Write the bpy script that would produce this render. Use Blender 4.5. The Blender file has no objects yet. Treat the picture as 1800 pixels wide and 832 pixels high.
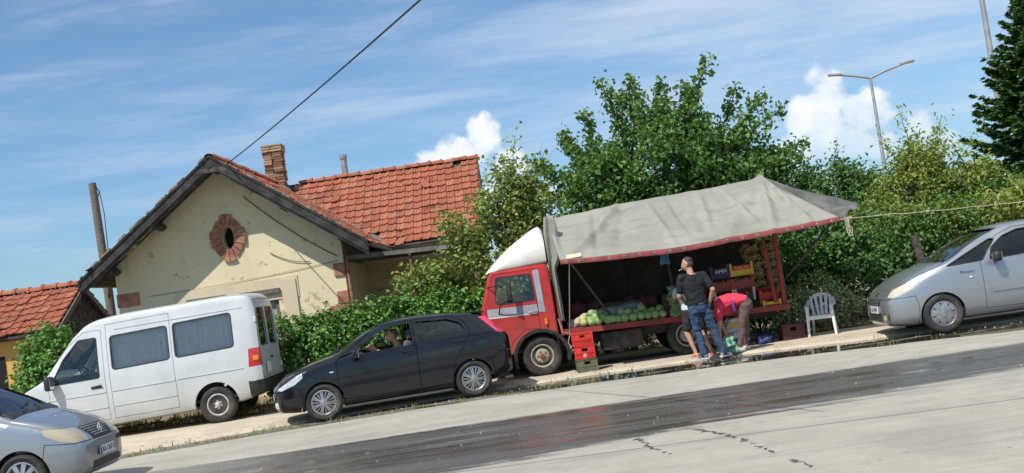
import bpy, bmesh, math, random
import numpy as np
from mathutils import Vector, Matrix, Euler, noise as mnoise

SC = bpy.context.scene
COL = SC.collection
R = math.radians
PI = math.pi

# ------------------------------------------------------------------ camera
cam_d = bpy.data.cameras.new("camera")
cam_d.sensor_width = 36.0
cam_d.lens = 39.0
cam_d.clip_start = 0.1
cam_d.clip_end = 3000
cam = bpy.data.objects.new("camera", cam_d)
COL.objects.link(cam)
_a, _p = R(8.3), math.atan(86 / 1950)
_fw = Vector((0, math.cos(_p), math.sin(_p)))
_r0 = Vector((1, 0, 0)); _u0 = Vector((0, -math.sin(_p), math.cos(_p)))
_rt = _r0 * math.cos(_a) - _u0 * math.sin(_a)
_up = _r0 * math.sin(_a) + _u0 * math.cos(_a)
_m = Matrix((_rt, _up, -_fw)).transposed().to_4x4()
_m.translation = Vector((0, 0, 1.77))
cam.matrix_world = _m
SC.camera = cam

# ------------------------------------------------------------------ light
SC.view_settings.view_transform = 'Standard'
SC.view_settings.look = 'None'
SC.view_settings.exposure = 0.42
SC.view_settings.gamma = 1.0
SUN_DIR = Vector((0.68, 0.90, -1.50)).normalized()       # the way the light travels
sd = bpy.data.lights.new("sun", 'SUN'); sd.energy = 3.9; sd.angle = R(0.5); sd.color = (1.0, 0.955, 0.88)
sun = bpy.data.objects.new("sun", sd); COL.objects.link(sun)
sun.rotation_euler = SUN_DIR.to_track_quat('-Z', 'Y').to_euler()
sun.location = (-8, -6, 14)

W = bpy.data.worlds.new("World"); SC.world = W; W.use_nodes = True
nt = W.node_tree; nt.nodes.clear()
def WN(t, **k):
    n = nt.nodes.new(t)
    for a, b in k.items(): setattr(n, a, b)
    return n
def WL(a, b): nt.links.new(a, b)
def wmath(op, a, b=None, clamp=False):
    n = WN('ShaderNodeMath', operation=op, use_clamp=clamp)
    for i, v in enumerate((a, b)):
        if v is None: continue
        if isinstance(v, (int, float)): n.inputs[i].default_value = v
        else: WL(v, n.inputs[i])
    return n.outputs[0]
sky = WN('ShaderNodeTexSky', sky_type='NISHITA')
sky.sun_disc = False
sky.sun_elevation = math.asin(-SUN_DIR.z)
sky.sun_rotation = math.atan2(-SUN_DIR.x, -SUN_DIR.y)
sky.air_density = 1.0; sky.dust_density = 0.25; sky.ozone_density = 3.0
tc = WN('ShaderNodeTexCoord')
sp = WN('ShaderNodeSeparateXYZ'); WL(tc.outputs['Generated'], sp.inputs[0])
yy = wmath('MAXIMUM', wmath('ABSOLUTE', sp.outputs[1]), 0.08)
az = wmath('DIVIDE', sp.outputs[0], yy)
el = wmath('DIVIDE', sp.outputs[2], yy)
cb = WN('ShaderNodeCombineXYZ'); WL(az, cb.inputs[0]); WL(el, cb.inputs[1])
def wnoise(vec, sc, det=5, rough=.55, dist=0.0, typ='FBM'):
    n = WN('ShaderNodeTexNoise'); n.inputs['Scale'].default_value = sc; n.inputs['Detail'].default_value = det
    n.inputs['Roughness'].default_value = rough; n.inputs['Distortion'].default_value = dist
    WL(vec, n.inputs['Vector']); return n.outputs['Fac']
def wmap(rot, scale, loc=(0, 0, 0)):
    m = WN('ShaderNodeMapping'); m.inputs['Rotation'].default_value = (0, 0, rot); m.inputs['Scale'].default_value = scale
    m.inputs['Location'].default_value = loc
    WL(cb.outputs[0], m.inputs['Vector']); return m.outputs[0]
def wstep(v, lo, hi, a=0, b=1):
    n = WN('ShaderNodeMapRange', interpolation_type='SMOOTHSTEP')
    WL(v, n.inputs[0]); n.inputs[1].default_value = lo; n.inputs[2].default_value = hi
    n.inputs[3].default_value = a; n.inputs[4].default_value = b
    return n.outputs[0]
c1 = wnoise(wmap(R(-7), (1.6, 9.0, 1), (.35, .2, 0)), 1.5, 7, .56, .6)
c2 = wnoise(wmap(R(-13), (2.2, 17.0, 1), (1.7, .6, 0)), 2.2, 8, .62, .3)
c3 = wnoise(wmap(R(-4), (.7, 2.2, 1), (3.1, .9, 0)), 1.4, 3, .5, .2)
cir = wmath('ADD', wmath('MULTIPLY', c1, .55), wmath('ADD', wmath('MULTIPLY', c2, .40), wmath('MULTIPLY', c3, .25)))
side = wstep(az, -.55, .35, 0.0, .10)
cir = wmath('ADD', cir, side)
cirf = wmath('MULTIPLY', wstep(cir, .545, .89), .70)
hz = wstep(el, .0, .16, .10, .0)
cirf = wmath('MAXIMUM', wmath('MAXIMUM', cirf, hz), wstep(el, .5, 1.4, 0, .75))      # bright veil overhead, out of view, added to fill the shade below
# cumulus puffs: ellipses in (azimuth, elevation) roughened by fractal noise
n1 = wnoise(cb.outputs[0], 24.0, 8, .62, .25)
n2 = wnoise(cb.outputs[0], 70.0, 4, .55)
vd = WN('ShaderNodeTexVoronoi', feature='SMOOTH_F1'); vd.inputs['Scale'].default_value = 62; vd.inputs['Smoothness'].default_value = .35
WL(cb.outputs[0], vd.inputs['Vector'])
bumps = wmath('ADD', wmath('MULTIPLY', wmath('SUBTRACT', n1, .5), 1.5), wmath('ADD', wmath('MULTIPLY', wmath('SUBTRACT', n2, .5), .35), wmath('MULTIPLY', wmath('SUBTRACT', .45, vd.outputs['Distance']), .5)))
PUFF = [(-.040, .118, .036, .026), (-.013, .138, .017, .022), (-.070, .112, .020, .014), (.006, .102, .024, .022), (.036, .078, .024, .014), (-.02, .085, .03, .016),
        (.300, .128, .024, .030), (.282, .112, .026, .028), (.330, .110, .030, .022), (.300, .086, .046, .024), (.268, .082, .026, .020), (.380, .086, .018, .020), (.388, .070, .024, .020), (.275, .060, .024, .012), (.345, .078, .02, .014),
        (.62, .16, .08, .05), (-.75, .12, .10, .04), (.9, .2, .12, .06), (-1.1, .22, .1, .05)]
d = None
for ax, ay, rx, ry in PUFF:
    dx = wmath('DIVIDE', wmath('SUBTRACT', az, ax), rx); dy = wmath('DIVIDE', wmath('SUBTRACT', el, ay), ry)
    q = wmath('SQRT', wmath('ADD', wmath('MULTIPLY', dx, dx), wmath('MULTIPLY', dy, dy)))
    d = q if d is None else wmath('MINIMUM', d, q)
dens = wmath('ADD', wmath('SUBTRACT', 1.0, d), bumps)
cum = wmath('MULTIPLY', wstep(dens, -.06, .36), wstep(el, .03, .14, .30, .96))
body = wmath('ADD', wmath('MULTIPLY', dens, .5), wmath('ADD', wmath('MULTIPLY', wmath('SUBTRACT', n1, .5), 1.2), wmath('MULTIPLY', wmath('SUBTRACT', el, .1), 2.6)))
shade = wstep(body, -.15, .75)
cc = WN('ShaderNodeMix', data_type='RGBA')
WL(shade, cc.inputs['Factor']); cc.inputs['A'].default_value = (4.3, 5.0, 5.9, 1); cc.inputs['B'].default_value = (6.6, 6.5, 6.1, 1)
tint = WN('ShaderNodeMix', data_type='RGBA', blend_type='MULTIPLY'); tint.inputs['Factor'].default_value = 1
WL(sky.outputs[0], tint.inputs['A'])
tg = WN('ShaderNodeMix', data_type='RGBA'); WL(wstep(el, .0, .30), tg.inputs['Factor']); tg.inputs['A'].default_value = (.39, .53, .665, 1); tg.inputs['B'].default_value = (.60, .71, .78, 1); WL(tg.outputs['Result'], tint.inputs['B'])
m1 = WN('ShaderNodeMix', data_type='RGBA'); WL(cirf, m1.inputs['Factor']); WL(tint.outputs['Result'], m1.inputs['A']); m1.inputs['B'].default_value = (4.3, 4.9, 5.6, 1)
m2 = WN('ShaderNodeMix', data_type='RGBA'); WL(cum, m2.inputs['Factor']); WL(m1.outputs['Result'], m2.inputs['A']); WL(cc.outputs['Result'], m2.inputs['B'])
bg = WN('ShaderNodeBackground'); bg.inputs['Strength'].default_value = 0.125
WL(m2.outputs['Result'], bg.inputs['Color'])
wo = WN('ShaderNodeOutputWorld'); WL(bg.outputs[0], wo.inputs['Surface'])

# ------------------------------------------------------------------ materials
class NT:
    def __init__(s, name):
        s.m = bpy.data.materials.new(name); s.m.use_nodes = True
        s.t = s.m.node_tree; s.t.nodes.clear()
        s.out = s.n('ShaderNodeOutputMaterial')
    def n(s, t, **k):
        q = s.t.nodes.new(t)
        for a, b in k.items(): setattr(q, a, b)
        return q
    def l(s, a, b): s.t.links.new(a, b)
    def math(s, op, a, b=None, clamp=False):
        q = s.n('ShaderNodeMath', operation=op, use_clamp=clamp)
        for i, v in enumerate((a, b)):
            if v is None: continue
            if isinstance(v, (int, float)): q.inputs[i].default_value = v
            else: s.l(v, q.inputs[i])
        return q.outputs[0]
    def step(s, v, lo, hi, a=0., b=1.):
        q = s.n('ShaderNodeMapRange', interpolation_type='SMOOTHSTEP'); s.l(v, q.inputs[0])
        for i, x in enumerate((lo, hi, a, b)): q.inputs[i + 1].default_value = x
        return q.outputs[0]
    def pos(s):
        q = s.n('ShaderNodeTexCoord'); return q.outputs['Object']
    def map(s, v, scale=(1, 1, 1), rot=(0, 0, 0), loc=(0, 0, 0)):
        q = s.n('ShaderNodeMapping'); q.inputs['Scale'].default_value = scale; q.inputs['Rotation'].default_value = rot
        q.inputs['Location'].default_value = loc; s.l(v, q.inputs['Vector']); return q.outputs[0]
    def noise(s, v, sc, det=4, rough=.55, dist=0):
        q = s.n('ShaderNodeTexNoise'); q.inputs['Scale'].default_value = sc; q.inputs['Detail'].default_value = det
        q.inputs['Roughness'].default_value = rough; q.inputs['Distortion'].default_value = dist
        s.l(v, q.inputs['Vector']); return q.outputs['Fac']
    def mix(s, f, a, b):
        q = s.n('ShaderNodeMix', data_type='RGBA')
        for k, v in (('Factor', f), ('A', a), ('B', b)):
            if isinstance(v, (int, float)): q.inputs[k].default_value = v
            elif isinstance(v, tuple): q.inputs[k].default_value = (v + (1,))[:4]
            else: s.l(v, q.inputs[k])
        return q.outputs['Result']
    def bsdf(s, col, rough=.6, metal=0., coat=0., spec=.5, bump=None, bs=.3, bd=.02, trans=0.):
        q = s.n('ShaderNodeBsdfPrincipled')
        for k, v in (('Base Color', col), ('Roughness', rough), ('Metallic', metal), ('Coat Weight', coat), ('Specular IOR Level', spec), ('Transmission Weight', trans)):
            if isinstance(v, (int, float)): q.inputs[k].default_value = v
            elif isinstance(v, tuple): q.inputs[k].default_value = (v + (1,))[:4]
            else: s.l(v, q.inputs[k])
        q.inputs['Coat Roughness'].default_value = .04
        if bump is not None:
            b = s.n('ShaderNodeBump'); b.inputs['Strength'].default_value = bs; b.inputs['Distance'].default_value = bd
            s.l(bump, b.inputs['Height']); s.l(b.outputs[0], q.inputs['Normal'])
        s.l(q.outputs[0], s.out.inputs['Surface'])
        return q

def pmat(name, c1, c2=None, scale=6., rough=.6, metal=0., coat=0., spec=.5, bump=0., bscale=60., lo=.4, hi=.65, dirt=None, stretch=(1, 1, 1), bd=.01):
    """two-tone noise material with optional grime rising from the ground"""
    k = NT(name); p = k.pos()
    if stretch != (1, 1, 1): p = k.map(p, stretch)
    col = c1
    if c2 is not None:
        col = k.mix(k.step(k.noise(p, scale, 5), lo, hi), c1, c2)
    rg = rough
    if dirt:
        dc, z0, z1, amt = dirt
        s = k.n('ShaderNodeSeparateXYZ'); k.l(p, s.inputs[0])
        f = k.math('MULTIPLY', k.step(s.outputs[2], z0, z1, amt, .0), k.noise(p, 7., 5), True)
        if isinstance(col, tuple): col = k.mix(0., col, col)
        col = k.mix(f, col, dc); rg = k.math('ADD', rough, k.math('MULTIPLY', f, .5), True)
    b = k.noise(p, bscale, 4) if bump else None
    k.bsdf(col, rg, metal, coat, spec, b, bump, bd)
    return k.m

def islmat(name, cols, rough=.6, trans=.0, spec=.3, scale=0., coat=0.):
    """a colour per loose piece of the mesh (leaves, tiles) from a ramp; trans adds leaf translucency"""
    k = NT(name)
    g = k.n('ShaderNodeNewGeometry'); r = k.n('ShaderNodeValToRGB')
    el_ = r.color_ramp.elements
    while len(el_) < len(cols): el_.new(.5)
    for i, c in enumerate(cols):
        el_[i].position = i / (len(cols) - 1); el_[i].color = c + (1,)
    k.l(g.outputs['Random Per Island'], r.inputs[0])
    col = r.outputs[0]
    if scale:
        col = k.mix(k.step(k.noise(k.pos(), scale, 5), .55, .75), col, tuple(x * .45 for x in cols[0]))
    q = k.bsdf(col, rough, spec=spec, coat=coat)
    if trans:
        t = k.n('ShaderNodeBsdfTranslucent'); k.l(k.mix(.35, col, (.20, .34, .02)), t.inputs[0])
        mx = k.n('ShaderNodeMixShader'); mx.inputs[0].default_value = trans
        k.l(q.outputs[0], mx.inputs[1]); k.l(t.outputs[0], mx.inputs[2]); k.l(mx.outputs[0], k.out.inputs['Surface'])
    return k.m

def glassmat(name, tint, refl=1.0, opac=0.0, rough=.02):
    """pane: fresnel mirror over tinted see-through"""
    k = NT(name)
    tr = k.n('ShaderNodeBsdfTransparent'); tr.inputs[0].default_value = tint + (1,)
    gl = k.n('ShaderNodeBsdfGlossy'); gl.inputs['Roughness'].default_value = rough; gl.inputs[0].default_value = (refl, refl, refl, 1)
    fr = k.n('ShaderNodeFresnel'); fr.inputs[0].default_value = 1.5
    mx = k.n('ShaderNodeMixShader'); k.l(k.math('MULTIPLY', fr.outputs[0], 1.0, True), mx.inputs[0]); k.l(tr.outputs[0], mx.inputs[1]); k.l(gl.outputs[0], mx.inputs[2])
    last = mx.outputs[0]
    if opac:
        df = k.n('ShaderNodeBsdfDiffuse'); df.inputs[0].default_value = (.25, .24, .22, 1)
        m2_ = k.n('ShaderNodeMixShader'); m2_.inputs[0].default_value = opac; k.l(last, m2_.inputs[1]); k.l(df.outputs[0], m2_.inputs[2]); last = m2_.outputs[0]
    k.l(last, k.out.inputs['Surface'])
    return k.m

M = {}
M['rubber'] = pmat('rubber', (.018, .018, .018), (.07, .062, .05), 5, .8, bump=.3, bscale=90)
M['black_plastic'] = pmat('black_plastic', (.015, .015, .016), (.03, .03, .03), 8, .5)
M['dark_inside'] = pmat('dark_inside', (.02, .02, .022), (.04, .04, .042), 4, .8)
M['grey_cloth'] = pmat('grey_cloth', (.07, .07, .075), (.11, .11, .115), 14, .9)
M['dark_metal'] = pmat('dark_metal', (.03, .028, .026), (.08, .06, .045), 7, .65)
M['grey_metal'] = pmat('grey_metal', (.30, .30, .30), (.42, .42, .41), 5, .45, .5)
M['alloy'] = pmat('alloy', (.42, .42, .43), (.30, .29, .28), 9, .32, .75)
M['chrome'] = pmat('chrome', (.75, .75, .76), None, rough=.15, metal=1)
M['steel_white'] = pmat('steel_white', (.55, .55, .54), (.30, .27, .24), 9, .5, .2)
M['white_plastic'] = pmat('white_plastic', (.72, .71, .68), (.60, .585, .55), 3, .45)
M['red_plastic'] = pmat('red_plastic', (.62, .035, .02), (.50, .03, .02), 4, .45)
M['green_crate'] = pmat('green_crate', (.10, .11, .055), (.14, .14, .09), 6, .6)
M['lens_clear'] = pmat('lens_clear', (.62, .63, .62), (.45, .46, .46), 14, .12, .3, coat=1)
M['lens_old'] = pmat('lens_old', (.46, .38, .23), (.42, .39, .31), 9, .22, .1, coat=1)
M['lens_yellow'] = pmat('lens_yellow', (.55, .52, .34), (.48, .48, .42), 9, .18, .1, coat=1)
M['lens_red'] = pmat('lens_red', (.50, .012, .015), None, rough=.15, coat=1)
M['lens_pink'] = pmat('lens_pink', (.62, .02, .08), None, rough=.12, coat=1)
M['lens_orange'] = pmat('lens_orange', (.75, .20, .02), None, rough=.15, coat=1)
M['plate_white'] = pmat('plate_white', (.70, .70, .68), (.6, .6, .58), 20, .4)
M['ink'] = pmat('ink', (.02, .02, .03), None, rough=.5)
M['plate_blue'] = pmat('plate_blue', (.02, .05, .35), None, rough=.4)
M['paint_red_mark'] = pmat('paint_red_mark', (.6, .03, .03), None, rough=.4)
M['glass'] = glassmat('glass', (.80, .84, .83))
M['glass_dark'] = glassmat('glass_dark', (.55, .60, .60))
M['glass_dusty'] = glassmat('glass_dusty', (.93, .95, .94), opac=.03)
M['wood_grey'] = pmat('wood_grey', (.10, .085, .072), (.20, .175, .15), 9, .85, bump=.6, bscale=30, stretch=(1, 1, 8))
M['wood_dark'] = pmat('wood_dark', (.028, .025, .022), (.085, .075, .065), 7, .85, bump=.5, bscale=30)
M['bark'] = pmat('bark', (.045, .035, .028), (.10, .085, .065), 12, .9, bump=.8, bscale=40)

# ------------------------------------------------------------------ mesh helpers
def new_obj(name, me, mat=None, parent=None):
    o = bpy.data.objects.new(name, me); COL.objects.link(o)
    if mat is not None:
        me.materials.clear()
        for q in (mat if isinstance(mat, (list, tuple)) else [mat]): me.materials.append(q)
    if parent is not None: o.parent = parent
    return o
def tag(o, label=None, cat=None, group=None, kind=None):
    for k_, v in (('label', label), ('category', cat), ('group', group), ('kind', kind)):
        if v: o[k_] = v
    return o
def thing(name, label, cat, loc=(0, 0, 0), rot=(0, 0, 0), group=None):
    o = bpy.data.objects.new(name, None); COL.objects.link(o); o.empty_display_size = .2
    o.location = loc; o.rotation_euler = rot
    return tag(o, label, cat, group)
def copy_tree(o, parent=None):
    c = o.copy(); COL.objects.link(c)
    if parent is not None: c.parent = parent
    for ch in list(o.children): copy_tree(ch, c)
    return c
def smooth(me, ang=35):
    me.polygons.foreach_set('use_smooth', [True] * len(me.polygons))
    if ang < 180: me.set_sharp_from_angle(angle=R(ang))
    return me
def fast_mesh(name, V, F, sm=False):
    """V (n,3); F (m,k) all faces the same size"""
    V = np.asarray(V, np.float32); F = np.asarray(F, np.int32)
    me = bpy.data.meshes.new(name)
    me.vertices.add(len(V)); me.vertices.foreach_set('co', V.ravel())
    k = F.shape[1]
    me.loops.add(F.size); me.loops.foreach_set('vertex_index', F.ravel())
    me.polygons.add(len(F)); me.polygons.foreach_set('loop_start', np.arange(0, F.size, k, dtype=np.int32))
    me.polygons.foreach_set('use_smooth', [sm] * len(F))
    me.update(calc_edges=True); me.validate()
    return me
class MB:
    """collects simple shapes into one mesh"""
    def __init__(s): s.V = []; s.F = []
    def add(s, V, F):
        b = len(s.V); s.V += [tuple(v) for v in V]; s.F += [tuple(b + i for i in f) for f in F]; return s
    def box(s, c, d, rot=None, bev=0., taper=1.):
        x, y, z = d[0] / 2, d[1] / 2, d[2] / 2
        if bev:
            bm = bmesh.new(); bmesh.ops.create_cube(bm, size=1)
            for v in bm.verts: v.co = Vector((v.co.x * d[0], v.co.y * d[1], v.co.z * d[2]))
            bmesh.ops.bevel(bm, geom=bm.edges[:], offset=bev, segments=2, affect='EDGES', profile=.5)
            vs = [v.co.copy() for v in bm.verts]; bm.verts.index_update(); fs = [[v.index for v in f.verts] for f in bm.faces]; bm.free()
        else:
            vs = [Vector((sx * x * (taper if sz > 0 else 1), sy * y * (taper if sz > 0 else 1), sz * z)) for sz in (-1, 1) for sy in (-1, 1) for sx in (-1, 1)]
            fs = [(0, 2, 3, 1), (4, 5, 7, 6), (0, 1, 5, 4), (2, 6, 7, 3), (0, 4, 6, 2), (1, 3, 7, 5)]
        if taper != 1. and bev:
            for v in vs:
                k_ = 1 + (taper - 1) * (v.z / d[2] + .5); v.x *= k_; v.y *= k_
        m_ = Euler(rot).to_matrix() if rot else None
        vs = [(m_ @ v if m_ else v) + Vector(c) for v in vs]
        return s.add(vs, fs)
    def tube(s, pts, r, n=8, cap=True, closed=False):
        pts = [Vector(p) for p in pts]; L = len(pts)
        rr = list(r) if isinstance(r, (list, tuple, np.ndarray)) else [r] * L
        t0 = (pts[1] - pts[0]).normalized()
        nv = t0.orthogonal().normalized(); V = []
        for i, p in enumerate(pts):
            a = pts[i - 1] if (i or closed) else p; b = pts[(i + 1) % L] if (i < L - 1 or closed) else p
            t = (b - a).normalized()
            nv = (nv - t * nv.dot(t))
            nv = nv.normalized() if nv.length > 1e-6 else t.orthogonal().normalized()
            bn = t.cross(nv)
            for j in range(n):
                an = 2 * PI * j / n
                V.append(p + (nv * math.cos(an) + bn * math.sin(an)) * rr[i])
        F = []
        for i in range(L if closed else L - 1):
            i2 = (i + 1) % L
            for j in range(n):
                k_ = (j + 1) % n; F.append((i * n + j, i * n + k_, i2 * n + k_, i2 * n + j))
        if cap and not closed:
            F.append(tuple(range(n - 1, -1, -1))); F.append(tuple((L - 1) * n + j for j in range(n)))
        return s.add(V, F)
    def lathe(s, prof, n=24, axis='z', c=(0, 0, 0), closed=False):
        """prof: (r, h) pairs"""
        V = []
        for r_, h in prof:
            for j in range(n):
                an = 2 * PI * j / n; x, y = r_ * math.cos(an), r_ * math.sin(an)
                v = {'z': (x, y, h), 'y': (x, h, y), 'x': (h, x, y)}[axis]
                V.append((v[0] + c[0], v[1] + c[1], v[2] + c[2]))
        F = []; L = len(prof)
        for i in range(L if closed else L - 1):
            i2 = (i + 1) % L
            for j in range(n):
                k_ = (j + 1) % n
                f = (i * n + j, i * n + k_, i2 * n + k_, i2 * n + j)
                F.append(f[::-1] if axis == 'y' else f)
        if not closed:
            e0 = tuple(range(n)); e1 = tuple((L - 1) * n + j for j in range(n))
            F.append(e0 if axis == 'y' else e0[::-1]); F.append(e1[::-1] if axis == 'y' else e1)
        return s.add(V, F)
    def prism(s, poly, a, b, axis='y', taper=None):
        """poly of 2-D points pushed along axis from a to b.  axis y: (x,z); z: (x,y); x: (y,z)"""
        def P(q, h): return {'y': (q[0], h, q[1]), 'z': (q[0], q[1], h), 'x': (h, q[0], q[1])}[axis]
        n = len(poly); V = [P(q, a) for q in poly] + [P(q, b) for q in (taper or poly)]
        F = [tuple(range(n)), tuple(range(2 * n - 1, n - 1, -1))] + [(i, i + n, (i + 1) % n + n, (i + 1) % n) for i in range(n)]
        bm = bmesh.new(); vs = [bm.verts.new(v) for v in V]
        for f in F: bm.faces.new([vs[i] for i in f])
        bmesh.ops.recalc_face_normals(bm, faces=bm.faces); bm.verts.index_update()
        s.add([v.co.copy() for v in bm.verts], [[v.index for v in f.verts] for f in bm.faces]); bm.free()
        return s
    def ball(s, c, r, n=12, m=8):
        r = r if isinstance(r, (tuple, list)) else (r, r, r); V = [(c[0], c[1], c[2] - r[2])]
        for i in range(1, m):
            a = -PI / 2 + PI * i / m
            for j in range(n):
                b = 2 * PI * j / n
                V.append((c[0] + r[0] * math.cos(a) * math.cos(b), c[1] + r[1] * math.cos(a) * math.sin(b), c[2] + r[2] * math.sin(a)))
        V.append((c[0], c[1], c[2] + r[2])); F = []
        for j in range(n):
            k_ = (j + 1) % n; F.append((0, 1 + k_, 1 + j)); F.append((len(V) - 1, 1 + (m - 2) * n + j, 1 + (m - 2) * n + k_))
            for i in range(m - 2): F.append((1 + i * n + j, 1 + i * n + k_, 1 + (i + 1) * n + k_, 1 + (i + 1) * n + j))
        return s.add(V, F)
    def mesh(s, name, sm=None):
        me = bpy.data.meshes.new(name); me.from_pydata(s.V, [], s.F); me.update()
        if sm: smooth(me, sm)
        return me
    def build(s, name, mat, parent=None, sm=None):
        return new_obj(name, s.mesh(name, sm), mat, parent)

def bake(me, mods):
    """apply modifiers to a mesh without bpy.ops; mods: list of (type, {props})"""
    o = bpy.data.objects.new("tmp", me); COL.objects.link(o); extra = []
    for t, pr in mods:
        m_ = o.modifiers.new(t, t)
        for k_, v in pr.items():
            if k_ == 'object':
                e = bpy.data.objects.new("tmp2", v); COL.objects.link(e); extra.append(e); v = e
            setattr(m_, k_, v)
    dg = bpy.context.evaluated_depsgraph_get()
    r = bpy.data.meshes.new_from_object(o.evaluated_get(dg))
    for e in extra: bpy.data.objects.remove(e)
    bpy.data.objects.remove(o)
    return r
def boolean(a, b, op='DIFFERENCE', solver='MANIFOLD'):
    return bake(a, [('BOOLEAN', dict(operation=op, solver=solver, object=b))])
def polyoff(poly, d):
    """offset a 2-D polygon outward by d"""
    n = len(poly); A = sum(poly[i][0] * poly[(i + 1) % n][1] - poly[(i + 1) % n][0] * poly[i][1] for i in range(n))
    sg = 1 if A > 0 else -1; out = []
    for i in range(n):
        p0, p1, p2 = (Vector(poly[(i + k_) % n]) for k_ in (-1, 0, 1))
        e1 = (p1 - p0).normalized(); e2 = (p2 - p1).normalized()
        n1_ = Vector((e1.y, -e1.x)) * sg; n2_ = Vector((e2.y, -e2.x)) * sg
        b = n1_ + n2_; b = b / max(.3, b.dot(b) / 2) if b.length > 1e-6 else n1_
        q = p1 + b * d; out.append((q.x, q.y))
    return out
def roundpoly(poly, r, n=4):
    """round the corners of a polygon"""
    out = []; L = len(poly)
    for i in range(L):
        p0, p1, p2 = (Vector(poly[(i + k_) % L]) for k_ in (-1, 0, 1))
        rr = min(r, (p0 - p1).length * .45, (p2 - p1).length * .45)
        a = p1 + (p0 - p1).normalized() * rr; b = p1 + (p2 - p1).normalized() * rr
        for j in range(n + 1):
            t = j / n; q = a * (1 - t) ** 2 + p1 * 2 * t * (1 - t) + b * t * t; out.append((q.x, q.y))
    return out
def pchip(pts):
    X = np.array([p[0] for p in pts], float); Y = np.array([p[1] for p in pts], float)
    h = np.diff(X); d_ = np.diff(Y) / h; m_ = np.zeros(len(X))
    for i in range(1, len(X) - 1):
        if d_[i - 1] * d_[i] > 0:
            w1 = 2 * h[i] + h[i - 1]; w2 = h[i] + 2 * h[i - 1]; m_[i] = (w1 + w2) / (w1 / d_[i - 1] + w2 / d_[i])
    m_[0] = d_[0]; m_[-1] = d_[-1]
    def f(x):
        x = np.clip(x, X[0], X[-1]); i = np.clip(np.searchsorted(X, x) - 1, 0, len(X) - 2); t = (x - X[i]) / h[i]
        return ((2 * t ** 3 - 3 * t ** 2 + 1) * Y[i] + (t ** 3 - 2 * t ** 2 + t) * h[i] * m_[i] + (-2 * t ** 3 + 3 * t ** 2) * Y[i + 1] + (t ** 3 - t ** 2) * h[i] * m_[i + 1])
    return f
def text_mesh(txt, size, name='lettering', extr=.0015):
    cu = bpy.data.curves.new('t', 'FONT'); cu.body = txt; cu.size = size; cu.extrude = extr; cu.align_x = 'CENTER'; cu.align_y = 'CENTER'; cu.resolution_u = 2
    o = bpy.data.objects.new('t', cu); COL.objects.link(o); dg = bpy.context.evaluated_depsgraph_get()
    me = bpy.data.meshes.new_from_object(o.evaluated_get(dg)); bpy.data.objects.remove(o); me.name = name
    return me
# ------------------------------------------------------------------ ground, road, pavement
def kerbY(X):
    X = np.asarray(X, float); c = np.clip(X, -8, 8.5)
    y = 18.42 - .003 * c - .0265 * c * c
    sl = np.where(X > 8.5, -.003 - .053 * 8.5, np.where(X < -8, -.003 + .053 * 8, 0))
    return y + sl * .35 * (X - c)
GW = pchip([(-40, .45), (-8, .5), (-3, .7), (0, 1.15), (3.3, 1.4), (5.5, 1.3), (8.5, 1.5), (40, 1.4)])
def strip(name, X, offs, zs, wob=None):
    """rows of points along X; offs: list of functions Y(X); zs heights"""
    V = []; F = []; n = len(X)
    for f, z in zip(offs, zs):
        Y = f(X)
        for i in range(n):
            dy = wob(X[i], z) if wob else 0
            V.append((X[i], Y[i] + dy, z))
    for r_ in range(len(offs) - 1):
        for i in range(n - 1): F.append((r_ * n + i, r_ * n + i + 1, (r_ + 1) * n + i + 1, (r_ + 1) * n + i))
    return fast_mesh(name, V, F, True)
XS = np.concatenate([np.arange(-60, -14, 3.), np.arange(-14, 14.01, .1), np.arange(15, 61, 3.)])

# asphalt: pale dry surface, a wet band with streaked edges, dark seams
k = NT('asphalt'); p = k.pos()
s = k.n('ShaderNodeSeparateXYZ'); k.l(p, s.inputs[0]); X_, Y_ = s.outputs[0], s.outputs[1]
st = k.map(p, (.35, 4.5, 1)); st2 = k.map(p, (.12, 2.2, 1)); st3 = k.map(p, (.06, 9., 1))
edge = k.math('ADD', k.math('MULTIPLY', k.math('SUBTRACT', k.noise(st, 1.2, 6, .6), .5), 1.5), k.math('MULTIPLY', k.math('SUBTRACT', k.noise(p, 3., 5), .5), .7))
top = k.math('ADD', k.math('MULTIPLY', X_, .02), 15.15)
bot = k.math('ADD', k.math('MULTIPLY', X_, .255), 11.5)
up_ = k.step(k.math('SUBTRACT', k.math('SUBTRACT', top, Y_), k.math('MULTIPLY', edge, .35)), -.05, .16)
dn_ = k.step(k.math('ADD', k.math('SUBTRACT', Y_, bot), k.math('MULTIPLY', k.math('ADD', edge, k.math('MULTIPLY', k.math('SUBTRACT', k.noise(st3, 1.6, 5, .6), .5), 2.4)), .8)), -.08, .16)
left_dry = k.step(k.math('ADD', X_, k.math('MULTIPLY', edge, 2.2)), -5.6, -2.9, .55, 1.)
wet = k.math('MULTIPLY', k.math('MULTIPLY', up_, dn_), left_dry)
wet = k.math('MULTIPLY', wet, k.step(k.noise(st2, 2.2, 5, .6), .26, .44, .6, 1.))
wet = k.math('MULTIPLY', wet, k.step(k.noise(st3, 3.1, 5, .6), .33, .44, .78, 1.))
film = k.math('MULTIPLY', wet, k.step(k.noise(k.map(p, (.30, 1.5, 1)), 1.1, 5, .55), .46, .58, 0., 1.))      # where water stands on top of the stone
run = k.math('ABSOLUTE', k.math('SUBTRACT', k.math('SUBTRACT', Y_, 12.75), k.math('MULTIPLY', k.math('SUBTRACT', k.noise(k.map(p, (.5, .5, 1)), 1., 3), .5), 1.2)))
runl = k.math('MULTIPLY', k.step(run, .03, .09, 1., 0.), k.math('MULTIPLY', k.step(X_, -3.2, -2.4), k.step(X_, 1.25, 1.7, 1., 0.)))
film = k.math('MAXIMUM', film, runl)
wet = k.math('MAXIMUM', wet, runl)
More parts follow.
